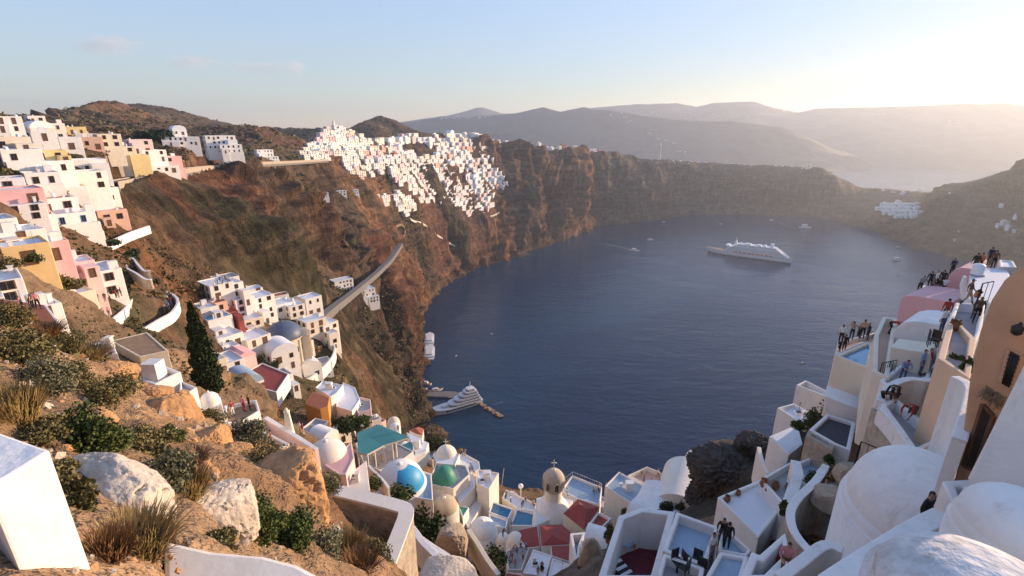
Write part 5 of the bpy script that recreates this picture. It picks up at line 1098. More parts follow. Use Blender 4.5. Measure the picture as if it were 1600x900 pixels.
    # canopy posts and beams belong to the canopy
    for b in BLOCKS:
        if b['name'] == 'restaurant_canopy':
            P = [at(*q, z=b['zt']) for q in U1((110, 560), (200, 515), (320, 445), (420, 420), (465, 400), (-10, 540))]
            for p in P: mb = MB(); mb.box((p.x - b['base'].x, p.y - b['base'].y, -1.55), (.22, .22, 3.1), W2); mb.build('post', b['root'])
            g = MB(); q = [at(*q_, z=b['zt'] + .012) - b['base'] for q_ in U1((-6, 290), (70, 300), (315, 448), (110, 552), (-6, 535))]; g.add(q, [(0, 1, 2, 3, 4)], DECKGREY); g.build('grey_panel', b['root'])
            for k in range(7): 
                a_, b_ = [at(*q_, z=b['zt'] + .02) - b['base'] for q_ in (one(U1, 90 + 28 * k, 298 - 17 * k), one(U1, 325 + 26 * k, 440 - 10 * k))]; s_ = MB(); s_.tube([a_, b_], .035, 4, paint('teal_dark', (.035, .17, .18), .6)); s_.build('seam', b['root'])
# ---------------------------------------------------------------- villages far off
def inpoly(x, y, P):
    c = False; n = len(P)
    for i in range(n):
        (x1, y1), (x2, y2) = P[i], P[(i + 1) % n]
        if (y1 > y) != (y2 > y) and x < (x2 - x1) * (y - y1) / (y2 - y1) + x1: c = not c
    return c
def far_house(label, p, rz, w, d, h, wall, deck, group, st, rnd, roof='flat', nw=2, drop=5.0, name='house'):
    root = empty(name, p, rz); tag(root, label, 'house', group); x, y = w / 2, d / 2; mb = MB(); pt, ph = .35, .5
    if roof == 'flat':
        o = [(-x, -y), (x, -y), (x, y), (-x, y)]; i = [(a - math.copysign(pt, a), b - math.copysign(pt, b)) for a, b in o]
        vs = [(a, b, -drop) for a, b in o] + [(a, b, h) for a, b in o] + [(a, b, h) for a, b in i] + [(a, b, h - ph) for a, b in i]
        fs = [f for k in range(4) for f in ((k, (k + 1) % 4, 4 + (k + 1) % 4, 4 + k), (4 + k, 4 + (k + 1) % 4, 8 + (k + 1) % 4, 8 + k), (8 + k, 8 + (k + 1) % 4, 12 + (k + 1) % 4, 12 + k))]
        mb.add(vs, fs, wall); mb.build('wall', root); dk = MB(); dk.add(vs[12:], [(0, 1, 2, 3)], deck); dk.build('roof_deck', root)
    else:
        mb.box((0, 0, (h - drop) / 2), (w, d, h + drop), wall); mb.build('wall', root); v = vault_mesh(w, d, w * .3, deck, 10); v.build('vault_roof', root, (0, 0, h + .01))
    if rnd.random() < .55:                     # set-back upper room or front terrace
        t = MB()
        if rnd.random() < .5: t.box((rnd.uniform(-.2, .2) * w, d * .2, h + 1.3), (w * rnd.uniform(.35, .6), d * .5, 3.0), wall); t.build('roof_room', root)
        else: t.box((0, -y - 1.6, -drop / 2 + .5), (w * .96, 3.2, drop + 1), wall); t.build('terrace', root)
    fh = h / st; wm = far_win(rnd.choice('nngb'))
    for s_ in range(st):
        for q in range(nw):
            u = w * ((q + .5) / nw - .5) * .9 + rnd.uniform(-.3, .3)
            link('window', wm, root, (u, -y, fh * (s_ + .5)), None, (rnd.choice((1.2, 1.6, 2.0)), 1.6, min(1.9, fh * .6)))
        link('window', wm, root, (-x, rnd.uniform(-.2, .2) * d, fh * (s_ + .5)), (0, 0, -math.pi / 2), (1.4, 1.6, 1.5))
    return root
def make_far_village():
    rnd = random.Random(11)
    main = [(468, 236), (500, 216), (516, 193), (530, 196), (548, 208), (575, 215), (610, 222), (640, 210), (665, 218), (700, 206), (745, 206), (762, 222), (770, 258), (800, 288), (792, 296), (770, 300), (768, 325), (745, 337), (716, 333), (690, 318), (655, 316), (640, 296), (585, 270), (560, 246), (525, 246), (475, 250)]
    polys = [(main, 9.8, 6.6), ([(522, 240), (548, 240), (580, 272), (566, 284), (545, 270)], 9, 7.5), ([(570, 302), (600, 306), (625, 300), (650, 325), (625, 338), (600, 318), (575, 318)], 10, 8)]
    gaps = [[(625, 228), (660, 226), (690, 238), (672, 246), (640, 240)], [(602, 264), (625, 290), (612, 290), (592, 276)], [(704, 258), (712, 260), (728, 288), (720, 294)]]
    cols = [(W, DECKWHITE)] * 12 + [(W2, DECKWHITE)] * 7 + [(PALEPINK, TERRA), (PALEPINK, DECKWHITE), (SALMON, TERRA), (CREAM, DECKWHITE), (W, TERRA), (W, DECKGREY)]
    n = 0
    for pi, (P, sx, sy) in enumerate(polys):
        y = min(p[1] for p in P) + 2; k = 0
        while y < max(p[1] for p in P):
            x = min(p[0] for p in P) + (k % 2) * sx / 2; col_i = 0
            while x < max(p[0] for p in P):
                px, py = x + rnd.uniform(-2, 2), y + rnd.uniform(-.9, .9); x += sx
                if not inpoly(px, py, P) or any(inpoly(px, py, g) for g in gaps) or rnd.random() < .05: continue
                q = hit(px, py, 560)
                if q is None or q.z < 40: continue
                m = depth(q) / F; w, d, h = m * rnd.uniform(9, 15), m * rnd.uniform(6, 8.5), m * rnd.uniform(4.2, 7); wall, deck = rnd.choice(cols)
                col_i += 1; where = ('ridge village', 'western tongue', 'lower cluster')[pi]
                kind = {W: 'white', W2: 'cream white', PALEPINK: 'pale pink', PINK: 'pink', SALMON: 'salmon', CREAM: 'cream'}[wall]; rf = {TERRA: ' with reddish roof', PINK: ' with pink roof'}.get(deck, '')
                far_house(f'{kind} house{rf}, {ORD[col_i - 1]} from left in {ORD[k]} row of {where}', q, R(66 + rnd.uniform(-8, 8)), w, d, h, wall, deck, 'houses of the far ridge village', 2, rnd, 'vault' if rnd.random() < .08 else 'flat', name='village_house'); n += 1
            y += sy; k += 1
    # church on top of the far village
    q = hit(524, 200, 700); m = depth(q) / F; root = empty('church', q, R(60)); tag(root, 'cream bell gabled church crowning the far ridge village', 'church')
    mb = MB(); mb.box((0, 0, m * 2), (m * 9, m * 7, m * 10), W2); mb.build('nave', root); mb = MB(); mb.box((-m * 2, 0, m * 8), (m * 3, m * 3, m * 9), W2); mb.build('belfry', root)
    mb = MB(); mb.lathe((-m * 2, 0, m * 12.5), [(m * 1.5 * math.cos(t), m * 1.6 * math.sin(t)) for t in np.linspace(0, 1.57, 6)], 12, W2); mb.build('cupola', root)
    # long low white building and terraces below the village
    for wi, (x, y, w_, h_) in enumerate(((502, 310, 22, 9), (528, 306, 26, 8), (551, 304, 18, 8), (578, 316, 14, 7))):
        q = hit(x, y, 500); m = depth(q) / F; far_house(f'long low white hotel wing below the far ridge village, {ORD[wi]} from the left', q, R(35), m * w_, m * 6, m * h_, W, DECKWHITE, 'hotel wings below the far village', 2, rnd, nw=5, name='hotel_wing')
    # rim villages beyond
    for hi_, x in enumerate(range(874, 944, 6)):
        q = hit(x, 233 + (x - 874) * .07 + rnd.uniform(-1, 1), 1300)
        if q: m = depth(q) / F; far_house(f'tiny pale house on the headland rim, {ORD[hi_]} from the left', q, R(50 + rnd.uniform(-20, 20)), m * rnd.uniform(5, 8), m * 5, m * rnd.uniform(3, 6), rnd.choice((W, W2, PALEPINK, TERRA)), DECKWHITE, 'houses on the headland rim', 1, rnd, nw=2)
    mbr = MB()
    for k in range(60):
        x = rnd.uniform(960, 1275); q = hit(x, np.interp(x, [960, 1100, 1288], [241, 249, 259]) + rnd.uniform(1, 9), 1700)
        if q: m = depth(q) / F; mbr.box(q, (m * rnd.uniform(1, 3), m * 1.5, m * rnd.uniform(1.6, 3)), W, rnd.uniform(0, 1))
    tag(mbr.build('rim_settlement'), 'white specks of houses along the far dark rim', 'settlement', kind='stuff')
    for hi_, x in enumerate((768, 778, 790, 842, 856, 862)):
        q = hit(x, 222 + (x - 768) * .07, 1200)
        if q: m = depth(q) / F; far_house(f'small white house on the plateau edge behind the far village, {ORD[hi_]} from the left', q, R(50), m * 6, m * 5, m * 4, W, DECKWHITE, 'houses on the plateau edge', 1, rnd, nw=2)
    # terraced hotel and villas on the opposite shore
    for j, (y, x0, x1) in enumerate(((322, 1380, 1436), (328, 1372, 1440), (334, 1384, 1440), (340, 1402, 1436))):
        for xi, x in enumerate(np.arange(x0, x1, 8.5)):
            q = hit(x + rnd.uniform(-1, 1), y, 1600)
            if q: m = depth(q) / F; far_house(f'white hotel unit across the bay, {ORD[xi]} from left in {ORD[j]} terrace', q, R(-12), m * 8.2, m * 6, m * 5, W, DECKWHITE, 'terraced hotel units across the bay', 1, rnd, nw=3, name='hotel_unit')
    for vi, (x, y, w_) in enumerate(sorted(((1403, 318, 8), (1474, 310, 6), (1484, 312, 6), (1468, 316, 8), (1478, 318, 9), (1488, 320, 8), (1485, 303, 5), (1492, 304, 6), (1516, 313, 6), (1524, 315, 5), (1530, 318, 4), (1570, 322, 12), (1578, 321, 8), (1588, 327, 6), (1580, 334, 7), (1590, 340, 9), (1570, 349, 10), (1562, 353, 9), (1576, 357, 9), (1586, 362, 10), (1492, 375, 4), (1515, 343, 3), (1498, 363, 3), (1350, 296, 4), (1362, 296, 4), (1380, 300, 5), (1395, 303, 6), (1410, 304, 7), (1425, 302, 7), (1436, 300, 5), (1418, 308, 4)))):
        q = hit(x, y, 1500)
        if q: m = depth(q) / F; far_house(f'white villa on the slope across the bay, {ORD[vi]} from the left', q, R(rnd.uniform(-30, 20)), m * w_, m * max(3, w_ * .6), m * min(4, w_ * .5), W, DECKWHITE, 'villas across the bay', 1, rnd, nw=2, name='villa')
    # tower on the far rim and the little white lookout
    q = hit(1030, 242, 1700); m = depth(q) / F
    root = empty('chimney_tower', q); tag(root, 'tall tan tower standing on the far rim', 'tower'); mb = MB(); mb.lathe((0, 0, 0), [(m * 1.9, -8), (m * 1.5, m * 20), (m * 1.8, m * 20.5), (m * 1.8, m * 22), (.1, m * 22.2)], 10, CREAM); mb.build('shaft', root)
    mb = MB(); mb.lathe((0, 0, m * 22), [(m * 1.2, 0), (m * 1.1, m * 2), (.05, m * 3)], 8, CREAM); mb.build('cap', root)
    q = hit(1264, 257, 1700); m = depth(q) / F
    root = empty('lookout_tower', q); tag(root, 'short white tower at the tip of the far rim', 'tower'); mb = MB(); mb.lathe((0, 0, 0), [(m * 1.6, -6), (m * 1.4, m * 5), (m * 1.7, m * 5.3), (m * 1.2, m * 6), (.1, m * 7)], 10, W2); mb.build('shaft', root)
    # settlements on the hazy mountains
    def proj(P):
        x, y, z = P[..., 0], P[..., 1], P[..., 2] - H; dz = y * CP - z * SP; up = y * SP + z * CP
        return 800 + F * x / dz, 450 - F * up / dz
    for key, spots in (('b', ((690, 186), (700, 185), (712, 184), (722, 183), (735, 184), (748, 184), (760, 183), (955, 180), (965, 178), (975, 183), (988, 190), (1014, 196), (1020, 202), (1016, 210), (1030, 217), (1040, 218), (1048, 220), (1055, 223), (1060, 236), (1070, 238), (1320, 237), (1312, 242), (1338, 247))), ('a', ((1020, 178), (1035, 180), (1066, 182), (1075, 184), (1090, 180), (1120, 179), (1130, 180), (1152, 182), (1165, 183), (1220, 177), (1245, 176), (1286, 196), (1362, 178), (1376, 177), (1391, 196), (1485, 191), (1500, 190), (1225, 174), (1256, 174)))):
        Pm = FARP[key]; X, Y = proj(Pm); mb = MB()
        for (x, y) in spots:
            for _ in range(2):
                xx, yy = x + rnd.uniform(-5, 5), y + rnd.uniform(-1.2, 1.2); d2 = (X - xx) ** 2 + (Y - yy) ** 2 + (np.arange(Pm.shape[1])[None] > 47) * 1e5; i = np.unravel_index(np.argmin(d2), d2.shape); p = Vector(Pm[i]); m = depth(p) / F
                mb.box(p, (m * rnd.uniform(1.5, 3.5), m * 1.2, m * 1.3), W, rnd.uniform(-.5, .8))
        o = mb.build('settlement'); tag(o, {'a': 'white specks of towns high on the farthest mountains', 'b': 'white specks of towns on the nearer hazy spur'}[key], 'settlement', kind='stuff')
    print('far village', n)
def make_roads():
    """lanes cut in the slope: a thin sheet laid over the ground, with a low wall on the outer side"""
    def lane(label, pts, width, m, name='road', wallh=.0, r0=100, lift=.35):
        Q = []
        for i in range(len(pts) - 1):
            for k in range(8): t = k / 8; Q.append([pts[i][j] * (1 - t) + pts[i + 1][j] * t for j in range(len(pts[0]))])
        Q.append(list(pts[-1])); T = []
        for q in Q:
            p = at(q[0], q[1], r=q[2]) if len(q) == 3 else hit(q[0], q[1], r0)
            if p is not None: T.append(p)
        for _ in range(4):
            T = [T[0]] + [(T[i - 1] + T[i] * 2 + T[i + 1]) / 4 for i in range(1, len(T) - 1)] + [T[-1]]
        vs, zz = [], []; n = len(T)
        for i, p in enumerate(T):
            d = (T[min(i + 1, n - 1)] - T[max(i - 1, 0)]).to_2d().normalized(); nr = Vector((-d.y, d.x, 0)) * width / 2
            z = p.z + .12 if len(pts[0]) == 3 else max(ground_z(p.x, p.y), (ground_z(p.x + nr.x, p.y + nr.y) + ground_z(p.x - nr.x, p.y - nr.y)) / 2) + lift
            zz.append(z)
        for _ in range(0 if len(pts[0]) == 3 else 6): zz = [zz[0]] + [(zz[i - 1] + 2 * zz[i] + zz[i + 1]) / 4 for i in range(1, n - 1)] + [zz[-1]]
        for i, p in enumerate(T):
            d = (T[min(i + 1, n - 1)] - T[max(i - 1, 0)]).to_2d().normalized(); nr = Vector((-d.y, d.x, 0)) * width / 2; z = zz[i]
            vs += [(p.x + nr.x, p.y + nr.y, z), (p.x - nr.x, p.y - nr.y, z), (p.x - nr.x * 1.05, p.y - nr.y * 1.05, z - 4), (p.x + nr.x * 1.05, p.y + nr.y * 1.05, z - 4)]
        fs = []
        for i in range(n - 1):
            for k in range(4): a, b = 4 * i + k, 4 * i + (k + 1) % 4; fs.append((a, a + 4, b + 4, b))
        mb = MB(); mb.add(vs, fs, m); o = mb.build(name); tag(o, label, 'road', kind='structure')
        if wallh:
            for sgn, off in ((1, 0), (-1, 1)):
                w = MB(); v2 = []
                for i in range(n):
                    a = Vector(vs[4 * i + off]); c = (Vector(vs[4 * i]) + Vector(vs[4 * i + 1])) / 2; d = (a - c).normalized() * .25
                    v2 += [a - d - Vector((0, 0, .5)), a + d - Vector((0, 0, 2)), a + d + Vector((0, 0, wallh)), a - d + Vector((0, 0, wallh))]
                f2 = []
                for i in range(n - 1):
                    for k in range(4): q1, q2 = 4 * i + k, 4 * i + (k + 1) % 4; f2.append((q1, q1 + 4, q2 + 4, q2))
                w.add(v2, f2, STONEW); w.build('kerb_wall', o)
    lane('grey coast road curving down past the white houses', ROAD, 4.6, ROADM, wallh=0)
    lane('rim road leading to the far village', RIMROAD, 5.0, ROADM, wallh=.4)
    lane('footpath zigzagging down the green slope', [(284, 285), (310, 305), (340, 325), (360, 338)], 2.2, STONEP, 'path', r0=200)
    lane('steep footpath below the far village', [(640, 345), (660, 350), (690, 375), (720, 390), (745, 385), (770, 375)], 3.0, CREAM, 'path', r0=600)
    lane('terrace path along the village foot', [(700, 340), (735, 345), (770, 340), (800, 322), (830, 330)], 3.0, CREAM, 'path', r0=800)
    lane('mule track climbing from the road to the ridge', [(626, 380), (634, 360), (625, 350), (600, 360), (560, 375)], 3.0, paint('dust_track', (.25, .17, .11), .95), 'path', r0=400)

def make_filler():
    """the small houses, sheds and cisterns packed between the larger ones"""
    rnd = random.Random(77); placed = []
    def near(p, d):
        return any((Vector((p.x, p.y)) - c).length < w * .8 + d * .5 for P, c, w in CUTB) or any((Vector((p.x, p.y)) - q).length < d for q in placed)
    sets = [('upper left rows', [(0, 215), (110, 215), (200, 235), (275, 275), (170, 300), (150, 350), (200, 375), (60, 420), (0, 420)], 26, 60, 11, 9.0), ('spur village', [(330, 440), (420, 465), (500, 490), (525, 540), (500, 590), (440, 600), (390, 640), (330, 600), (320, 500)], 32, 100, 8, 6.5), ('hollow by the sea', [(480, 680), (560, 640), (640, 690), (760, 780), (900, 800), (1000, 770), (1040, 810), (900, 895), (700, 890), (600, 790)], 60, 46, 4.6, 4.0)]
    for nm, poly, n, r0, sp, size in sets:
        k = t = 0; made = []
        while k < n and t < 900:
            t += 1; px, py = rnd.uniform(min(p[0] for p in poly), max(p[0] for p in poly)), rnd.uniform(min(p[1] for p in poly), max(p[1] for p in poly))
            if not inpoly(px, py, poly): continue
            q = hit(px, py, r0, 420)
            if q is None or near(q, sp): continue
            placed.append(Vector((q.x, q.y))); k += 1; w = size * rnd.uniform(.7, 1.15); wall = rnd.choice((W, W, W, W2, W2, CREAM, PALEPINK)); rf = rnd.choice(('flat', 'flat', 'flat', 'vault'))
            kind = {W: 'white', W2: 'off white', CREAM: 'cream', PALEPINK: 'pale pink'}[wall]
            ob = house(f'small {kind} {"vaulted" if rf == "vault" else "flat roofed"} house of the {nm}', q - Vector((0, 0, .6)), R(rnd.uniform(35, 70)), w, w * rnd.uniform(.7, 1), rnd.uniform(2.9, 4.2) if size < 6 else rnd.uniform(3.2, 6.0), wall, rnd.choice((DECKWHITE, DECKWHITE, DECKBLUE, DECKGREY, TERRA)) if rf == 'flat' else W, rf, f'small houses of the {nm}', rnd=rnd, drop=5, st=1 if size < 6 else rnd.choice((1, 2)), wk=rnd.choice('nwbg'), name='small_house'); made.append((px, ob))
        for i_, (_, ob) in enumerate(sorted(made, key=lambda q_: q_[0])): ob['label'] = ob['label'] + f', {ORD[i_]} from left'
# ---------------------------------------------------------------- ships and boats
HULLW = paint('white_hull', (.80, .80, .79), .35, .04, .1, 0)
HULLD = paint('dark_hull', (.02, .03, .06), .4, .1, .1, 0)
DECKW = paint('wood_deck', (.36, .22, .12), .7, .1, 1., 0)
ORNG = paint('lifeboat_orange', (.62, .13, .03), .5, .05, 1., 0)
SHADEGL = paint('tinted_glass', (.03, .04, .06), .15, .1, 1., 0)
def hull(L, B, Hh, mat, bow=.3, draft=.6, n=14, flare=1.0, deck=None, stern=.85):
    """bow towards +x, waterline z=0"""
    mb = MB(); vs = []; xs = np.linspace(-L / 2, L / 2, n)
    for x in xs:
        t = (x + L / 2) / L; w = B / 2 * (stern + (1 - stern) * min(1, t / .25)) * (1 - max(0, (t - (1 - bow)) / bow) ** 1.8); w = max(w, .02 * B); sh = Hh * (1 + .35 * max(0, (t - .6) / .4) ** 2); xo = x + (L * .05 * max(0, (t - .6) / .4) ** 2)
        vs += [(x * .97, -w * .55, -draft), (x * .985, -w * .86, 0), (xo, -w, sh), (xo, w, sh), (x * .985, w * .86, 0), (x * .97, w * .55, -draft)]
    fs = []
    for i in range(n - 1):
        for k in (0, 1, 3, 4): a = 6 * i + k; fs.append((a, a + 6, a + 7, a + 1))
    fs.append((0, 1, 2, 3, 4, 5)); fs.append(tuple(6 * (n - 1) + k for k in (5, 4, 3, 2, 1, 0)))
    mb.add(vs, fs, mat)
    mb.add([v for i in range(n) for v in (vs[6 * i + 2], vs[6 * i + 3])], [(2 * i, 2 * i + 2, 2 * i + 3, 2 * i + 1) for i in range(n - 1)], deck or mat)
    return mb
def slab(L, B, h, mat, nose=.12, n=6):
    """deck house with a rounded front (+x)"""
    mb = MB(); P = [(-L / 2, -B / 2), (L / 2 - nose * L, -B / 2)] + [(L / 2 - nose * L + nose * L * math.cos(t), B / 2 * math.sin(t)) for t in np.linspace(-1.2, 1.2, n)] + [(L / 2 - nose * L, B / 2), (-L / 2, B / 2)]; m = len(P)
    mb.add([(x, y, 0) for x, y in P] + [(x, y, h) for x, y in P], [tuple(range(m - 1, -1, -1)), tuple(range(m, 2 * m))] + [(i, (i + 1) % m, m + (i + 1) % m, m + i) for i in range(m)], mat)
    return mb
def small_boat(label, px, py, Lpx, heading, kind='motor', group='small boats on the bay'):
    p = at(px, py, z=0); L = max(px_m(p, Lpx), 3.0); B = L * .3; root = empty('boat', p, R(heading)); tag(root, label, 'boat', group)
    hull(L, B, L * .11, HULLW if kind != 'dark' else HULLD, .4, .3, 10, deck=DECKW).build('hull', root)
    c = slab(L * .42, B * .68, L * .10, HULLW, .25); c.build('cabin', root, (-L * .02, 0, L * .108))
    g = slab(L * .36, B * .7, L * .035, SHADEGL, .25); g.build('windscreen', root, (0, 0, L * .16))
    r = slab(L * .40, B * .72, L * .02, HULLW, .2); r.build('hardtop', root, (-L * .03, 0, L * .21))
    if kind == 'ferry':
        slab(L * .5, B * .7, L * .09, HULLW, .1).build('upper_deck', root, (-L * .08, 0, L * .235)); m = MB(); m.tube([(0, 0, L * .3), (0, 0, L * .5)], L * .008, 5, HULLW); m.build('mast', root)
    else: m = MB(); m.tube([(-L * .1, 0, L * .22), (-L * .12, 0, L * .36)], L * .007, 4, HULLW); m.build('mast', root)
    return p, L
def foam_mat():
    if 'foam' in MATS: return MATS['foam']
    m = bpy.data.materials.new('wake_foam'); nt, b = nodes_of(m); N = nt.nodes.new; L = nt.links.new
    b.inputs['Base Color'].default_value = (.75, .8, .85, 1); b.inputs['Roughness'].default_value = .7
    geo = N('ShaderNodeNewGeometry'); n = N('ShaderNodeTexNoise'); n.inputs['Scale'].default_value = .35; n.inputs['Detail'].default_value = 5; L(geo.outputs['Position'], n.inputs['Vector'])
    r = N('ShaderNodeMapRange'); r.inputs[1].default_value = .32; r.inputs[2].default_value = .62; r.inputs[4].default_value = .75; L(n.outputs['Fac'], r.inputs[0])
    a = N('ShaderNodeAttribute'); a.attribute_name = 'fade'; mu = N('ShaderNodeMath'); mu.operation = 'MULTIPLY'; L(r.outputs[0], mu.inputs[0]); L(a.outputs['Fac'], mu.inputs[1]); L(mu.outputs[0], b.inputs['Alpha'])
    MATS['foam'] = m; return m
def wake(label, pts, w0, w1, strength=.8):
    T = [at(x, y, z=.06) for x, y in pts]; Q = []
    for i in range(len(T) - 1): Q += [T[i].lerp(T[i + 1], k / 6) for k in range(6)]
    Q.append(T[-1]); vs, fs, fd = [], [], []; n = len(Q)
    for i, p in enumerate(Q):
        d = (Q[min(i + 1, n - 1)] - Q[max(i - 1, 0)]).normalized(); nr = Vector((-d.y, d.x, 0)); t = i / (n - 1); w = (w0 + (w1 - w0) * t) / 2
        for q, f in ((-1, 0), (-.75, .8), (0, .3), (.75, .8), (1, 0)): vs.append(p + nr * w * q); fd.append(f * (1 - t) * strength)
    for i in range(n - 1):
        for k in range(4): fs.append((5 * i + k, 5 * i + 5 + k, 5 * i + 6 + k, 5 * i + 1 + k))
    mb = MB(); mb.add(vs, fs, foam_mat()); o = mb.build('wake_foam'); tag(o, label, 'wake', kind='stuff')
    at_ = o.data.attributes.new('fade', 'FLOAT', 'POINT'); at_.data.foreach_set('value', fd)
def make_cruise_ship():
    A, B_ = at(1109, 394, z=0), at(1237, 411, z=0); c = (A + B_) / 2; d = A - B_; L = d.length; root = empty('cruise_ship', c, math.atan2(d.y, d.x)); tag(root, 'big white cruise ship with orange lifeboats and stepped stern', 'cruise ship')
    Bm = L * .13; h0 = L * .055
    hull(L, Bm, h0, HULLW, .28, 3, 22, deck=DECKW, stern=.92).build('hull', root)
    b = hull(L * .985, Bm * .985, .012 * L, HULLD, .28, 3, 22, stern=.92); b.build('boot_stripe', root)
    dh = L * .0145; z = h0
    for k in range(8):
        xs = -L * (.46 - .022 * k); xe = L * (.30 - .006 * k * k * .4 - (.02 if k > 4 else 0)); ln = xe - xs; w = Bm * (.99 if k < 6 else .8)
        s = slab(ln, w, dh * .72, HULLW, .04); o = s.build('deck', root, ((xs + xe) / 2, 0, z + dh * .28))
        g = slab(ln * .985, w * (.95 if k else .97), dh * .34, SHADEGL, .04); g.build('window_band', o, (0, 0, -dh * .31))
        if k in (2, 3, 4, 5):                    # balcony partitions
            p = MB()
            for q in range(46):
                for sg in (-1, 1): p.box((-ln * .46 + ln * .86 * q / 45, sg * w * .485, -dh * .15), (.35, w * .03, dh * .34), HULLW)
            p.build('balcony_dividers', o)['kind'] = 'stuff'
        z += dh
    for k in range(9):
        for sg in (-1, 1):
            bt = MB(); x = -L * .26 + k * L * .052; bt.lathe((0, 0, 0), [(.02, -L * .017), (L * .006, -L * .014), (L * .008, 0), (L * .006, L * .014), (.02, L * .017)], 8, ORNG)
            o = bt.build('lifeboat', root, (x, sg * Bm * .51, h0 + dh * .95)); o.rotation_euler = (0, math.pi / 2, 0)
    br = slab(L * .05, Bm * 1.06, dh * .8, HULLW, .3); br.build('bridge', root, (L * .275, 0, h0 + dh * 5.2))
    f = MB(); f.box((0, 0, dh * 1.6), (L * .045, Bm * .4, dh * 3.2), HULLW, 0, .75); f.build('funnel', root, (-L * .25, 0, z)); f = MB(); f.box((0, 0, dh * 1.2), (L * .03, Bm * .3, dh * 2.4), HULLW, 0, .6); f.build('mast_house', root, (L * .18, 0, z))
    f = MB(); f.tube([(0, 0, 0), (0, 0, dh * 3)], .5, 6, HULLW); f.box((0, 0, dh * 2), (.6, Bm * .25, .4), HULLW); f.build('mast', root, (L * .18, 0, z + dh * 2))
    for x, w in ((-.1, .05), (.03, .07), (-.17, .03)): f = MB(); f.box((0, 0, dh * .5), (L * w, Bm * .5, dh), HULLW); f.build('deck_house', root, (x * L, 0, z))
    sd = MB(); sd.lathe((0, 0, 0), [(dh * .9 * math.cos(t), dh * .9 * math.sin(t)) for t in np.linspace(-1, 1.57, 8)], 12, HULLW); sd.build('radar_dome', root, (L * .12, Bm * .2, z + dh))
def make_yacht():
    A, B_ = at(*one(U6, 372, 745), z=0), at(*one(U6, 735, 640), z=0); c = (A + B_) / 2; d = A - B_; L = d.length * 1.12; root = empty('motor_yacht', c, math.atan2(d.y, d.x)); tag(root, 'large white motor yacht moored at the end of the pier', 'yacht')
    B = L * .24; h = L * .095
    hull(L, B, h, HULLW, .35, 1.5, 18, deck=HULLW).build('hull', root); hull(L * .99, B * .99, .6, HULLD, .35, 1.5, 18).build('waterline_stripe', root)
    g = slab(L * .62, B * 1.0, h * .22, SHADEGL, .1); g.build('hull_window_band', root, (-L * .05, 0, h * .52))
    z = h; specs = [(.60, .9, -.16, .05), (.46, .84, -.21, .052), (.34, .78, -.25, .05), (.24, .68, -.28, .048), (.14, .5, -.29, .04)]
    for k, (l, w, x, hh) in enumerate(specs):
        hh *= L; s = slab(L * l, B * w, hh * .62, HULLW, .22); o = s.build('deck', root, (x * L, 0, z + hh * .38)); g = slab(L * l * .96, B * w * .95, hh * .4, SHADEGL, .22); g.build('window_band', o, (0, 0, -hh * .385)); z += hh
    m = MB(); m.tube([(0, 0, 0), (-.5, 0, L * .12)], L * .005, 6, HULLW); m.box((-.3, 0, L * .05), (.3, B * .35, .25), HULLW); m.build('mast', root, (-L * .29, 0, z))
    tn = slab(L * .13, B * .3, L * .025, HULLW, .4); tn.build('tender', root, (L * .2, 0, h * 1.12)); dk = MB(); dk.box((0, 0, .06), (L * .12, B * .7, .12), DECKW); dk.build('aft_deck', root, (L * .06, 0, h * 1.03))
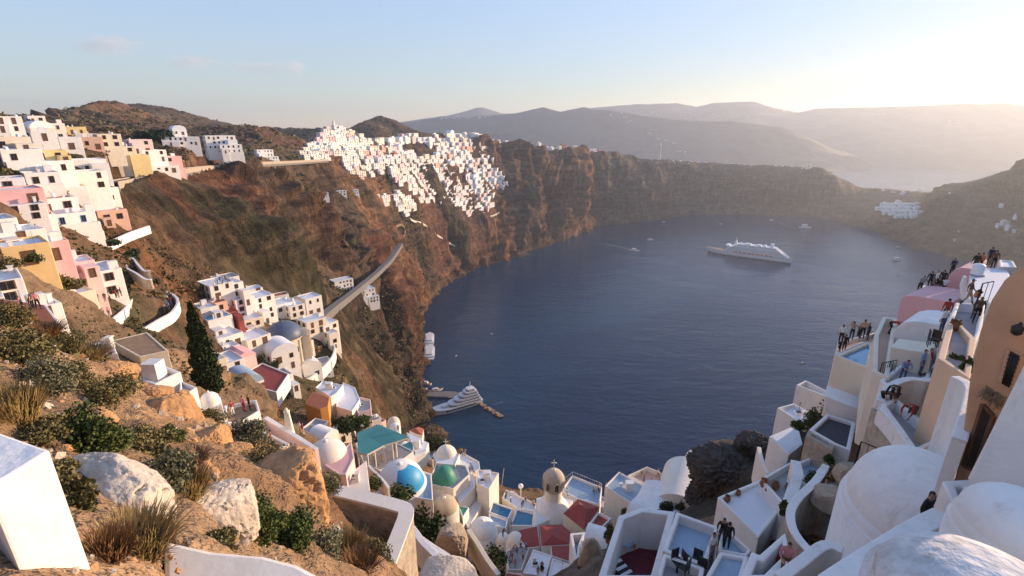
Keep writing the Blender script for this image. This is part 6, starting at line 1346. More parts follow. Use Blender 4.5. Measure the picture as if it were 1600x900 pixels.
def make_harbour():
    P = [at(*q, z=2.2) for q in U6((20, 640), (60, 560), (180, 495), (240, 515), (255, 570), (500, 555), (560, 560), (720, 610), (735, 640), (640, 640), (490, 600), (230, 590), (130, 640), (90, 720))]
    mb = MB(); n = len(P); mb.add(P + [p - Vector((0, 0, 6)) for p in P], [tuple(range(n))] + [(i, (i + 1) % n, n + (i + 1) % n, n + i) for i in range(n)] , CONC)
    me = mb.mesh('pier'); bm = bmesh.new(); bm.from_mesh(me); bmesh.ops.recalc_face_normals(bm, faces=bm.faces); bm.to_mesh(me); bm.free()
    root = empty('pier', P[0]); tag(root, 'concrete harbour pier with curved quay below the cliff', 'pier'); o = link('quay', me, root, -P[0])
    for a in range(12):
        t = a / 11; p = P[6].lerp(P[7], t) if a > 6 else P[4].lerp(P[5], a / 6); b = MB(); b.lathe((0, 0, 0), [(.3, 0), (.22, .5), (.4, .6), (.4, .8), (.05, .85)], 8, IRON); b.build('bollard', root, p - P[0])
    # barges at the pier end
    for i, (x, y) in enumerate(((760, 665), (825, 705), (890, 745))):
        p = at(*one(U6, x, y), z=0); L = 15; r_ = empty('barge', p, R(-38)); tag(r_, ('rust coloured work barge touching the yacht stern', 'middle one of the three work barges', 'outermost work barge off the pier')[i], 'barge', 'work barges at the pier end')
        hull(L, 6, 1.3, paint('rusty_hull', (.14, .07, .04), .8, .3, .4, .3, 2.), .2, .5, 10, deck=DECKW).build('hull', r_); c = MB(); c.box((-1.5, 0, 2.1), (4, 3.6, 1.6), paint('barge_cabin', (.42, .30, .2), .7)); c.build('cabin', r_); q = MB()
        for k in range(6): q.lathe((-5 + k * 2.2, 2.6 * (-1) ** k, 1.0), [(.25, -.4), (.5, -.2), (.5, .2), (.25, .4)], 8, IRON)
        q.build('tyre_fenders', r_)
    # long white tour boat against the rocks
    for i, (ya, yb) in enumerate(((110, 205), (205, 318))):
        A, B_ = at(*one(U6, 352, yb), z=0), at(*one(U6, 358, ya), z=0); c = (A + B_) / 2; d = B_ - A; L = d.length; r_ = empty('tour_boat', c, math.atan2(d.y, d.x)); tag(r_, ('white tour boat moored by the rocks, outer of the two', 'white tour boat moored by the rocks, inner of the two')[i], 'boat')
        hull(L, L * .32, 2.0, HULLW, .2, 1, 12).build('hull', r_); slab(L * .8, L * .28, 2.2, HULLW, .1).build('saloon', r_, (0, 0, 2.0)); slab(L * .78, L * .285, .9, SHADEGL, .1).build('window_band', r_, (0, 0, 2.7)); slab(L * .5, L * .2, 2.0, HULLW, .1).build('upper_deck', r_, (-L * .05, 0, 4.22)); m = MB(); m.tube([(0, 0, 6), (0, 0, 9)], .12, 5, HULLW); m.build('mast', r_)
    for i, (x, y, l, hd) in enumerate(((262, 478, 90, 150), (322, 500, 100, 165), (405, 555, 110, 25), (330, 545, 50, 80), (150, 492, 26, 20))):
        small_boat(('white motorboat moored at the quay corner', 'larger white motorboat beside the quay corner', 'white speedboat lying along the pier', 'small boat moored under the quay wall', 'tiny boat by the beach')[i], *one(U6, x, y), l / 5, hd, 'motor', 'boats in the harbour')
def make_boats():
    make_cruise_ship(); make_yacht(); make_harbour()
    L8 = [('white speedboat crossing with a foaming wake', 991, 392, 16, -25, 'motor'), ('low white boat ahead of the speedboat', 1016, 375, 10, 0, 'motor'), ('white ferry under way near the far shore', 1258, 356, 17, -15, 'ferry'), ('white cabin cruiser off the opposite shore', 1401, 407, 15, 0, 'ferry'), ('dark boat anchored under the opposite cliff', 1403, 387, 7, 0, 'dark'),
          ('white boat moored under the near headland', 898, 366, 12, -10, 'motor'), ('speck of a boat at the far cliff foot', 1037, 347, 5, 0, 'motor'), ('lone white dot of a boat before the far cliffs', 1126, 350, 4, 0, 'motor'), ('small motor launch heading across the far water', 1205, 344, 6, 150, 'motor'), ('little rowing boat below the pool house', 1254, 568, 9, 10, 'dark'), ('buoy boat in the middle of the near water', 713, 556, 5, 60, 'motor'), ('tiny boat off the tour boats', 768, 522, 5, 20, 'motor'), ('dark buoy boat below the pink vaults', 1404, 430, 4, 0, 'dark')]
    for lb, x, y, l, hd, k in L8: small_boat(lb, x, y, l, hd, k)
    wake('white foam trail behind the speedboat', [(988, 391), (965, 385), (930, 379)], 3, 26); wake('thin foam trail behind the far launch', [(1206, 344), (1222, 349), (1240, 358)], 3, 22)
    wake('faint foam along the cruise ship hull and stern', [(1236, 411), (1262, 416), (1330, 430), (1450, 446)], 26, 70, .55); wake('old ship wake crossing the bay', [(1600, 470), (1400, 455), (1200, 430), (1000, 405), (930, 398)], 14, 60, .45); wake('second old wake crossing the bay', [(1330, 490), (1200, 468), (1060, 442), (960, 425)], 12, 40, .4)
    wake('short foam line by the little rowing boat', [(1256, 569), (1275, 578), (1290, 588)], 1, 6, .7); wake('foam curl beside the pier end', [(786, 628), (776, 630), (768, 634)], 3, 6, .6)
# ---------------------------------------------------------------- rocks, stones, shrubs, trees
def leaf_mat(name, c1, c2, rough=.7):
    if name in MATS: return MATS[name]
    m = bpy.data.materials.new(name); nt, b = nodes_of(m); N = nt.nodes.new; L = nt.links.new
    geo = N('ShaderNodeNewGeometry'); oi = N('ShaderNodeObjectInfo')
    n = N('ShaderNodeTexNoise'); n.inputs['Scale'].default_value = 2.2; n.inputs['Detail'].default_value = 4; L(geo.outputs['Position'], n.inputs['Vector'])
    ad = N('ShaderNodeMath'); ad.operation = 'ADD'; L(n.outputs['Fac'], ad.inputs[0]); mr = N('ShaderNodeMapRange'); mr.inputs[3].default_value = -.22; mr.inputs[4].default_value = .22; L(geo.outputs['Random Per Island'], mr.inputs[0]); L(mr.outputs[0], ad.inputs[1])
    rp = N('ShaderNodeMapRange'); rp.inputs[1].default_value = .3; rp.inputs[2].default_value = .7; L(ad.outputs[0], rp.inputs[0])
    mx = N('ShaderNodeMix'); mx.data_type = 'RGBA'; mx.inputs[6].default_value = (*c1, 1); mx.inputs[7].default_value = (*c2, 1); L(rp.outputs[0], mx.inputs[0]); L(mx.outputs[2], b.inputs['Base Color'])
    b.inputs['Roughness'].default_value = rough; b.inputs['Specular IOR Level'].default_value = .25
    MATS[name] = m; return m
LEAFG = leaf_mat('green_leaves', (.03, .052, .014), (.11, .135, .035)); LEAFD = leaf_mat('dark_leaves', (.012, .024, .008), (.04, .06, .018)); LEAFO = leaf_mat('olive_scrub', (.075, .07, .03), (.22, .185, .075)); LEAFY = leaf_mat('dry_grass', (.20, .135, .05), (.46, .33, .14)); LEAFR = leaf_mat('russet_scrub', (.13, .06, .028), (.30, .165, .07)); LEAFGY = leaf_mat('grey_green_scrub', (.085, .088, .05), (.23, .215, .125))
BARK = paint('bark', (.10, .065, .04), .9, .2, 4., .5, 12.)
def quads(rng, C, size, up=.0):
    """leaf-sized quads at points C: returns verts (n*4,3)"""
    n = len(C); a = rng.normal(size=(n, 3)); a /= np.linalg.norm(a, axis=1, keepdims=True); b = rng.normal(size=(n, 3)); b[:, 2] += up; b -= a * (a * b).sum(1, keepdims=True); b /= np.linalg.norm(b, axis=1, keepdims=True) + 1e-9
    s = size * rng.uniform(.6, 1.3, (n, 1)); V = np.stack([C - a * s * .5 - b * s * .2, C + a * s * .5 - b * s * .2, C + a * s * .28 + b * s * .9, C - a * s * .28 + b * s * .9], 1)
    return V.reshape(-1, 3)
def raw_mesh(name, V, nq, mat, k=4):
    me = bpy.data.meshes.new(name); me.vertices.add(len(V)); me.vertices.foreach_set('co', np.asarray(V, np.float32).ravel()); me.loops.add(nq * k); me.loops.foreach_set('vertex_index', np.arange(nq * k, dtype=np.int32)); me.polygons.add(nq); me.polygons.foreach_set('loop_start', np.arange(0, nq * k, k, dtype=np.int32)); me.update(calc_edges=True); me.materials.append(mat); return me
def crown(rng, rx, ry, rz, n, leaf, clumps=9, zc=None):
    cl = rng.normal(size=(clumps, 3)); cl /= np.linalg.norm(cl, axis=1, keepdims=True); cl *= rng.uniform(.35, .75, (clumps, 1)); cl[:, 2] = np.abs(cl[:, 2]) * 1.0
    k = rng.integers(0, clumps, n); d = rng.normal(size=(n, 3)); d /= np.linalg.norm(d, axis=1, keepdims=True); d *= rng.uniform(.15, .46, (n, 1)) * rng.uniform(.6, 1.15, clumps)[k][:, None]
    C = (cl[k] + d) * np.array([rx, ry, rz]); C[:, 2] = np.abs(C[:, 2]); return quads(rng, C, leaf, .5)
def bush(label, p, rad, hgt, mat=LEAFG, n=900, leaf=.12, name='shrub', cat='shrub', group=None, seed=0):
    rng = np.random.default_rng(seed + int(abs(p[0] * 97 + p[1] * 31))); root = empty(name, p); tag(root, label, cat, group)
    link('crown', raw_mesh('crown', crown(rng, rad * 1.25, rad * 1.25, hgt * 1.1, n, leaf, 12), n, mat), root)
    mb = MB()
    for k in range(6): a = k * 1.05 + rng.uniform(-.3, .3); mb.tube([(0, 0, -.15), (math.cos(a) * rad * .25, math.sin(a) * rad * .25, hgt * .35), (math.cos(a) * rad * .55, math.sin(a) * rad * .55, hgt * .65)], [.05 * rad, .035 * rad, .012 * rad], 4, BARK)
    mb.build('stem', root); return root
def tuft(label, p, rad, hgt, mat=LEAFY, n=420, name='grass_tuft', cat='grass', group=None, seed=0):
    """upright dry blades from a clump"""
    rng = np.random.default_rng(seed + int(abs(p[0] * 97 + p[1] * 31))); a = rng.uniform(0, 2 * math.pi, n); q = rad * np.sqrt(rng.uniform(0, 1, n)) * .8; B = np.c_[q * np.cos(a), q * np.sin(a), -.05 + 0 * q]
    out = np.c_[np.cos(a) * q / rad, np.sin(a) * q / rad, 0 * q] + rng.normal(0, .28, (n, 3)); T = B + np.c_[out[:, :2] * rad * .75, hgt * rng.uniform(.45, 1.1, n)]; side = np.c_[-np.sin(a), np.cos(a), 0 * a] * (.005 + .006 * rad); M = B * .45 + T * .55 + np.c_[0 * q, 0 * q, hgt * .10 + 0 * q]
    V = np.stack([B - side, B + side, M + side * .8, M - side * .8, M - side * .8, M + side * .8, T + side * .15, T - side * .15], 1).reshape(-1, 3)
    root = empty(name, p); tag(root, label, cat, group); link('blades', raw_mesh('blades', V, 2 * n, mat), root)
    return root
_ico = {}
def ico(sub):
    if sub not in _ico:
        bm = bmesh.new(); bmesh.ops.create_icosphere(bm, subdivisions=sub, radius=1); V = np.array([v.co[:] for v in bm.verts]); Fc = np.array([[v.index for v in f.verts] for f in bm.faces]); bm.free(); _ico[sub] = (V, Fc)
    return _ico[sub]
def rock(label, p, size, mat, rz=0.0, sub=6, rough=.28, seed=0, name='boulder', pits=.0, sharp=1.0, cat='rock', tilt=0.0, fine=.14):
    V, Fc = ico(sub); sx, sy, sz = size; k = V * sharp * 1.6 + seed * 7.3
    d = 1 + rough * .8 * fbm(k[:, 0], k[:, 1], k[:, 2], 4, .5) + rough * .22 * fbm(k[:, 0] * 4.1, k[:, 1] * 4.1, k[:, 2] * 4.1, 5, .6, True)
    if pits: q = fbm(k[:, 0] * 5, k[:, 1] * 5, k[:, 2] * 5, 3, .5); d -= pits * sstep(.15, .5, q)
    P = V * d[:, None]; rg = np.random.default_rng(seed + 50)
    for _ in range(16):                         # broken faces
        nn = rg.normal(size=3); nn /= np.linalg.norm(nn); q = P @ nn; P = P - nn * (np.maximum(0, q - rg.uniform(.62, .92)) * .88)[:, None]
    P = P + V * (rough * fine * fbm(k[:, 0] * 8, k[:, 1] * 8, k[:, 2] * 8, 4, .6))[:, None]; P = np.sign(P) * np.abs(P) ** .82 * np.array(size)
    me = bpy.data.meshes.new(name); me.from_pydata(P.tolist(), [], Fc.tolist()); me.polygons.foreach_set('use_smooth', np.ones(len(Fc), bool)); me.materials.append(mat)
    o = link(name, me, None, p, (tilt, 0, rz)); tag(o, label, cat); return o
WROCK = paint('whitewashed_rock', (.56, .49, .40), .9, .2, 2.5, .9, 9., dirt=((.36, .25, .16), .8), bdist=.05)
OROCK = paint('ochre_rock', (.46, .26, .12), .95, .3, 1.4, 1.0, 6., dirt=((.30, .15, .07), .8), bdist=.09)
GROCK = paint('grey_tan_rock', (.40, .32, .24), .95, .25, 1.6, 1.0, 7., dirt=((.2, .15, .11), .7), bdist=.07)
DROCK = paint('dark_lava_rock', (.075, .066, .058), .95, .3, 1.2, 1.0, 4., dirt=((.16, .14, .12), .6), bdist=.15)
def gp(px, py, r0=2.0, r1=60.0):
    p = hit(px, py, r0, r1)
    return p
def make_nature():
    rnd = random.Random(3)
    # foreground rocks: centre pixel, distance, half sizes from picture px
    def rk(label, px, py, r, w, h, mat, dk=.8, **kw):
        c = at(px, py, r=r); return rock(label, c, (px_m(c, w / 2), px_m(c, w / 2) * dk, px_m(c, h / 2)), mat, **kw)
    rk('long whitewashed boulder beside the pillar', 178, 778, 6.5, 265, 105, WROCK, .45, rz=-.5, seed=1, rough=.2, pits=.18, tilt=.1)
    rk('second whitewashed boulder with deep pits and grey top', 345, 810, 6.7, 130, 130, WROCK, .7, rz=.5, seed=2, rough=.26, pits=.25)
    rk('big ochre boulder with crumbling face', 440, 775, 12.3, 155, 130, OROCK, .9, rz=.3, seed=3, rough=.3, pits=.12)
    rk('tall ochre crag below the flat roofed house', 272, 672, 18.2, 110, 125, OROCK, .8, rz=.8, seed=4, rough=.3, pits=.1)
    rk('small tan boulder among the stones', 226, 676, 13, 32, 44, OROCK, .9, seed=5, rough=.22)
    rk('pale limestone outcrop at the left edge', 64, 655, 10.5, 52, 64, WROCK, .9, seed=6, rough=.28, pits=.15)
    rk('grey tan boulder under the ochre one', 392, 745, 14, 70, 60, GROCK, .9, seed=7, rough=.28)
    rk('white lumpy painted rock at the bottom edge', 692, 915, 11.5, 110, 62, WROCK, .8, seed=8, rough=.14)
    rk('ochre bank at the left of the dry grass', 60, 590, 18, 90, 40, OROCK, .9, seed=9, rough=.25)
    rk('brown outcrop beside the lane stairs', 705, 850, 46, 60, 80, GROCK, .9, seed=10, rough=.3)
    rk('tan rock rib under the maroon court', 925, 885, 40, 46, 100, GROCK, .9, seed=11, rough=.3)
    rk('dark lava outcrop above the sea', 1145, 738, 58, 120, 95, DROCK, .9, seed=12, rough=.5, fine=.5)
    rk('upper part of the dark lava outcrop', 1180, 700, 60, 60, 50, DROCK, .9, seed=13, rough=.5, fine=.5)
    rk('lower dark lava shoulder beside the vaults', 1100, 775, 60, 60, 50, DROCK, .9, seed=14, rough=.5, fine=.5)
    rk('dry garden boulder behind the white planter wall', 1295, 780, 25, 50, 40, GROCK, .9, seed=15, rough=.3)
    rk('flat stone slab in the dry garden', 1330, 745, 26, 50, 46, GROCK, .8, seed=16, rough=.2)
    for i_, (x_, y_, r_, w_, h_) in enumerate(((110, 590, 20, 70, 34), (170, 585, 24, 80, 36), (235, 620, 20, 60, 36), (330, 690, 15.5, 70, 48), (365, 715, 14.5, 60, 40), (300, 735, 10.5, 60, 44), (480, 815, 11.6, 60, 60), (150, 660, 11.5, 60, 30))):
        rk(('ochre ledge under the brow scrub', 'broad ochre ledge behind the brow', 'ochre ledge above the tall crag', 'ochre ledge between crag and big boulder', 'rough ochre block beside the big boulder', 'low ochre block between the whitewashed boulders', 'ochre foot of the big boulder by the yard', 'thin ochre ledge in the scrub')[i_], x_, y_, r_, w_, h_, OROCK, .9, seed=20 + i_, rough=.32, fine=.3, rz=i_ * .7)
    # loose stones of the near slope
    V0, F0 = ico(1); vs, fs, ms = [], [], []; rng = np.random.default_rng(4); nb = 0
    st = MB()
    for _ in range(2600):
        px, py = rng.uniform(0, 560), rng.uniform(500, 900)
        if py < 480 + max(0, px - 60) * .55: continue
        q = hit(px, py, 2.5, 45)
        if q is None: continue
        s = rng.uniform(.35, 1) ** 4 * .010 * math.hypot(q.x, q.y) + .008; sc_ = rng.uniform(.6, 1.2, 3) * s; k = V0 * (1 + .25 * rng.normal(size=(len(V0), 1))) * sc_ + np.array([q.x, q.y, q.z])
        st.add(k, F0.tolist(), WROCK if rng.random() < .16 else (OROCK if rng.random() < .5 else GROCK))
    o = st.build('rubble'); tag(o, 'loose pale stones strewn over the near slope', 'rubble', kind='stuff')
    # foreground shrubs and tufts (px, py of the foot, half width px, height px, kind)
    S = [(30, 560, 60, 45, 'o'), (68, 608, 45, 50, 'g'), (118, 603, 26, 32, 'o'), (165, 632, 48, 40, 'o'), (18, 660, 42, 78, 'y'), (135, 700, 46, 58, 'G'), (60, 690, 32, 30, 'o'), (215, 710, 40, 32, 'o'), (250, 758, 42, 44, 'g'), (285, 778, 36, 52, 'y'), (262, 690, 24, 20, 'G'), (118, 800, 32, 70, 'o'), (205, 862, 60, 62, 'y'), (160, 870, 40, 50, 'r'), (330, 662, 24, 24, 'o'), (385, 690, 36, 26, 'g'), (420, 725, 34, 34, 'o'), (365, 775, 20, 18, 'g'), (405, 838, 40, 52, 'G'), (450, 852, 44, 46, 'G'), (500, 868, 34, 36, 'g'), (540, 872, 32, 44, 'y'), (505, 775, 24, 34, 'g'), (525, 795, 22, 26, 'y'), (560, 888, 30, 26, 'r'), (585, 878, 26, 32, 'o'), (300, 720, 22, 20, 'r'), (395, 655, 22, 18, 'g'), (100, 545, 34, 22, 'o'), (130, 560, 36, 22, 'y'), (5, 510, 40, 26, 'o'), (60, 525, 34, 22, 'r'), (90, 745, 20, 26, 'o'), (470, 700, 10, 12, 'G'), (600, 850, 22, 22, 'g'), (345, 855, 26, 20, 'o')]
    kinds = {'o': ('olive', 'scrub bush', LEAFO), 'g': ('grey green', 'scrub bush', LEAFGY), 'G': ('fresh green', 'bush', LEAFG), 'y': ('golden dry', 'grass tuft', LEAFY), 'r': ('russet dry', 'grass tuft', LEAFR)}
    where = [(0, 520, 'on the upper brow'), (520, 620, 'below the brow'), (620, 720, 'above the whitewashed boulders'), (720, 800, 'between the near boulders'), (800, 1000, 'near the bottom edge')]
    side = lambda x: 'at the left edge' if x < 80 else ('left of the cypress line' if x < 250 else ('below the chapel' if x < 430 else 'beside the stone yard'))
    cnt = {}
    for i, (px, py, hw, hh, k) in enumerate(S):
        q = hit(px, min(py, 898), 3.0, 60)
        if q is None: continue
        m = depth(q) / F; rad, hgt = hw * m * 1.05, hh * m * 1.15; size = 'large' if hw > 40 else ('mid sized' if hw > 28 else 'small')
        lb = f'{size} {kinds[k][0]} {kinds[k][1]} {[w for a, b, w in where if a <= py < b][0]}, {side(px)}'
        cnt[lb] = cnt.get(lb, 0) + 1
        if cnt[lb] > 1: lb = lb.replace(', ', f', {ORD[cnt[lb] - 1]} of its kind ', 1)
        g = 'shrubs of the near slope'
        if k in 'yr': tuft(lb, q, rad * .9, hgt * .68, kinds[k][2], 1500 if hw > 30 else 900, group=g, seed=i); 
        else: bush(lb, q, rad, hgt, kinds[k][2], 8000 if hw > 34 else 4600, .02 + rad * .03, group=g, seed=i)
        if k in 'og' and hw > 30: pass
    # cypress
    b = at(332, 618, r=62); hgt = px_m(b, 150) * 1.02; root = empty('cypress_tree', b); tag(root, 'tall dark cypress standing above the spur village', 'tree')
    rng = np.random.default_rng(9); n = 16000; t = rng.uniform(0, 1, n) ** .8; pr = np.interp(t, [0, .06, .2, .45, .75, 1], [.25, .75, 1, .82, .5, .04]) * hgt * .115 * (1 + .16 * np.sin(t * 40 + rng.uniform(0, 6)) + .12 * rng.normal(size=n)); a = rng.uniform(0, 2 * math.pi, n); q = pr * rng.uniform(.55, 1.05, n)
    C = np.c_[q * np.cos(a) - t * hgt * .03, q * np.sin(a), t * hgt]; link('crown', raw_mesh('crown', quads(rng, C, .22, 2.0), n, LEAFD), root); mb = MB(); mb.tube([(0, 0, -2), (0, 0, hgt * .5), (-hgt * .03, 0, hgt * .96)], [.28, .16, .03], 8, BARK); mb.build('trunk', root)
    # bushes and small trees in town: px, py foot, r, radius px, height px
    T = [('dark bush on the red terrace of the spur village', *one(U3, 545, 730), 126, 18, 14, LEAFD), ('round dark tree by the pink roof of the spur village', *one(U3, 510, 600), 140, 11, 14, LEAFD), ('small tree beside the cream parapet house', *one(U3, 435, 600), 142, 8, 13, LEAFD), ('green bush below the cypress', 380, 640, 60, 12, 10, LEAFG), ('leafy tree behind the cream dome', *one(V7, 520, 420), 92, 12, 14, LEAFD), ('broad green tree next to the teal canopy', *one(V7, 620, 430), 96, 20, 16, LEAFG), ('dark tree between canopy and orange house', *one(V7, 560, 450), 92, 16, 12, LEAFD), ('dark green tree below the two tone dome', *one(VA, 945, 500), 60, 22, 24, LEAFG), ('large dark tree beside the stone yard', *one(VA, 1095, 690), 50, 30, 40, LEAFD), ('bush at the cove edge by the cross dome', *one(V7, 1120, 560), 96, 16, 18, LEAFD), ('dark tree beside the lane vaults', *one(VB, 300, 860), 52, 20, 34, LEAFD), ('olive bush by the pink church door', *one(VA, 578, 385), 44, 10, 14, LEAFO), ('bush with red flowers beside the chapel wall', *one(VA, 815, 420), 56, 12, 16, LEAFG), ('round bush behind the maroon court', *one(VC, 450, 490), 58, 13, 13, LEAFD), ('small dark bush by the outcrop', *one(VC, 545, 480), 56, 10, 9, LEAFD), ('leafy green tree against the white house wall', *one(U5, 460, 350), 44, 17, 45, LEAFG), ('green shrub above the arcade roof', *one(U5, 330, 345), 46, 10, 10, LEAFG), ('little green bush under the masonry wall', *one(U5, 572, 605), 33, 6, 9, LEAFG), ('green plant climbing the court wall', *one(VC, 90, 660), 27, 8, 20, LEAFG), ('spiky green plant by the flat white roof', *one(VC, 1215, 500), 26.5, 9, 16, LEAFG), ('leafy shrub at the blue roof wedge', *one(VC, 1390, 310), 30, 12, 14, LEAFG), ('brown dry hedge behind the dome', *one(VD, 430, 500), 27, 20, 10, LEAFR), ('dry shrub in the planter garden', *one(VD, 365, 570), 26, 14, 16, LEAFR), ('low dark shrub at the foot of the planter garden', *one(VD, 310, 760), 24, 16, 10, LEAFR), ('potted leafy plant in the peach window', *one(U4, 722, 680), 27.4, 11, 18, LEAFG), ('potted plant by the peach door', *one(U4, 795, 690), 26.4, 6, 16, LEAFG), ('palm like shrub by the blue roofed house', *one(VC, 190, 500), 66, 7, 9, LEAFG), ('dark shrub above the sea by the outcrop top', *one(VC, 850, 130), 60, 9, 9, LEAFD), ('scrub tuft on the outcrop crest', *one(VC, 940, 90), 58, 9, 7, LEAFD), ('dark bush by the lane above the salmon cottage', *one(U8, 355, 470), 150, 10, 9, LEAFD), ('olive bush group under the blue doored houses', *one(U8, 440, 850), 118, 18, 16, LEAFO), ('bush beside the yellow house door', *one(V5, 225, 275), 90, 12, 14, LEAFG), ('dry bush left of the yellow house', *one(V5, 60, 320), 84, 16, 14, LEAFO), ('bushes along the earth bank below the pink house', *one(V5, 400, 440), 96, 24, 14, LEAFO), ('bush below the white cottage by the walkway', *one(V5, 450, 800), 46, 18, 14, LEAFG), ('dark hedge beneath the small yellow house', 148, 198, 300, 12, 6, LEAFD), ('dark hedge row on the rim plateau', 245, 213, 390, 26, 8, LEAFD), ('dark trees behind the topmost white house', 30, 205, 250, 22, 12, LEAFD), ('scrub below the salmon cottage terrace', 195, 368, 150, 18, 10, LEAFD), ('bush under the lane wall bend', 170, 375, 140, 14, 9, LEAFD)]
    for i, (lb, px, py, r, w, h, mt) in enumerate(T):
        p = at(px, py, r=r); g = ground_z(p.x, p.y); 
        if r > 100: p.z = min(p.z, g + 1.0)
        m = depth(p) / F; bush(lb, p, w * m, h * m * 1.25, mt, 1500 if w < 20 else 2600, max(.10, w * m * .13), 'tree' if h >= 24 else 'shrub', 'tree' if h >= 24 else 'bush', None, i)
    # scrub on all the slopes beyond
    rng = np.random.default_rng(21); Cs = []; Ms = []
    for _ in range(46000):
        px, py = rng.uniform(-20, 1600), rng.uniform(170, 700)
        q = hit(px, py, 24)
        if q is None or q.z < 12: continue
        r = math.hypot(q.x, q.y)
        if px > 640 and r < 130: continue
        if any(abs(q.x - c.x) < w and abs(q.y - c.y) < w and inside2(q, P) for P, c, w in CUTB): continue
        Cs.append((q.x, q.y, q.z, r))
    Cs = np.array(Cs); n = len(Cs); sz = np.clip(Cs[:, 3] * .003, .18, 1.9) * rng.uniform(.5, 1.5, n)
    sel = rng.uniform(0, 1, n)
    for nm, mt, lo, hi in (('scrub', LEAFO, 0, .5), ('dark_scrub', LEAFD, .5, .82), ('russet_scrub', LEAFR, .82, 1)):
        m = (sel >= lo) & (sel < hi); C0 = np.repeat(Cs[m][:, :3], 9, 0); s0 = np.repeat(sz[m], 9)[:, None]
        off = rng.normal(size=(len(C0), 3)) * .45; off[:, 2] = np.abs(off[:, 2]) * .8; V = quads(rng, C0 + off * s0, 1.0, .4); ctr = np.repeat(C0 + off * s0, 4, 0); V = ctr + (V - ctr) * np.repeat(s0, 4, 0) * .75
        o = link(nm, raw_mesh(nm, V, len(C0), mt)); tag(o, {'scrub': 'olive scrub dotted over the volcanic slopes', 'dark_scrub': 'dark green scrub dotted over the volcanic slopes', 'russet_scrub': 'russet dry scrub dotted over the volcanic slopes'}[nm], 'scrub', kind='stuff')
CUTB = []
def inside2(q, P):
    c = False; n = len(P)
    for i in range(n):
        a, b = P[i], P[(i + 1) % n]
        if (a.y > q.y) != (b.y > q.y) and q.x < (b.x - a.x) * (q.y - a.y) / (b.y - a.y) + a.x: c = not c
    return c
def make_clouds():
    m = bpy.data.materials.new('cloud_vapour'); m.use_nodes = True; nt = m.node_tree
    for n in list(nt.nodes):
        if n.type == 'BSDF_PRINCIPLED': nt.nodes.remove(n)
    N = nt.nodes.new; L = nt.links.new; v = N('ShaderNodeVolumePrincipled'); v.inputs['Color'].default_value = (.97, .96, .96, 1); v.inputs['Anisotropy'].default_value = .2
    tc = N('ShaderNodeTexCoord'); n = N('ShaderNodeTexNoise'); n.inputs['Scale'].default_value = 1.7; n.inputs['Detail'].default_value = 5; n.inputs['Roughness'].default_value = .6; L(tc.outputs['Object'], n.inputs['Vector'])
    ln = N('ShaderNodeVectorMath'); ln.operation = 'LENGTH'; L(tc.outputs['Object'], ln.inputs[0])
    a = N('ShaderNodeMath'); a.operation = 'SUBTRACT'; L(n.outputs['Fac'], a.inputs[0]); s = N('ShaderNodeMath'); s.operation = 'MULTIPLY'; s.inputs[1].default_value = .55; L(ln.outputs['Value'], s.inputs[0]); L(s.outputs[0], a.inputs[1])
    r = N('ShaderNodeMapRange'); r.inputs[1].default_value = .02; r.inputs[2].default_value = .4; r.inputs[4].default_value = .0024; L(a.outputs[0], r.inputs[0]); L(r.outputs[0], v.inputs['Density']); L(v.outputs[0], nt.nodes['Material Output'].inputs['Volume'])
    for lb, px, py, w, h in (('small peach cloud highest above the rocky hill', 165, 70, 110, 30), ('thin pale cloud between the other two', 300, 97, 80, 22), ('long flat peach cloud above the rim', 400, 105, 105, 18), ('round end puff of the long flat cloud', 460, 105, 34, 22)):
        p = at(px, py, r=9500); k = depth(p) / F; mb = MB(); V, Fc = ico(2); mb.add(V, Fc.tolist(), m); o = mb.build('cloud', None, p); o.scale = (w * k * .62, h * k * 1.0, h * k * .66); tag(o, lb, 'cloud', 'evening clouds')
# ---------------------------------------------------------------- people, pots, furniture
SKIN = paint('skin', (.42, .25, .17), .6, .06, 8., 0); HAIR = paint('dark_hair', (.02, .014, .01), .6, .1, 8., 0); SHOE = paint('shoes', (.03, .028, .027), .7, .1, 8., 0)
CLOTH = {k: paint('cloth_' + k, c, .85, .12, 6., .2, 40.) for k, c in dict(black=(.012, .012, .014), navy=(.02, .03, .07), blue=(.18, .28, .5), white=(.72, .71, .68), red=(.34, .03, .03), orange=(.5, .14, .04), grey=(.18, .18, .19), tan=(.4, .29, .18), pink=(.55, .22, .25), jeans=(.05, .08, .17), brown=(.13, .07, .04)).items()}
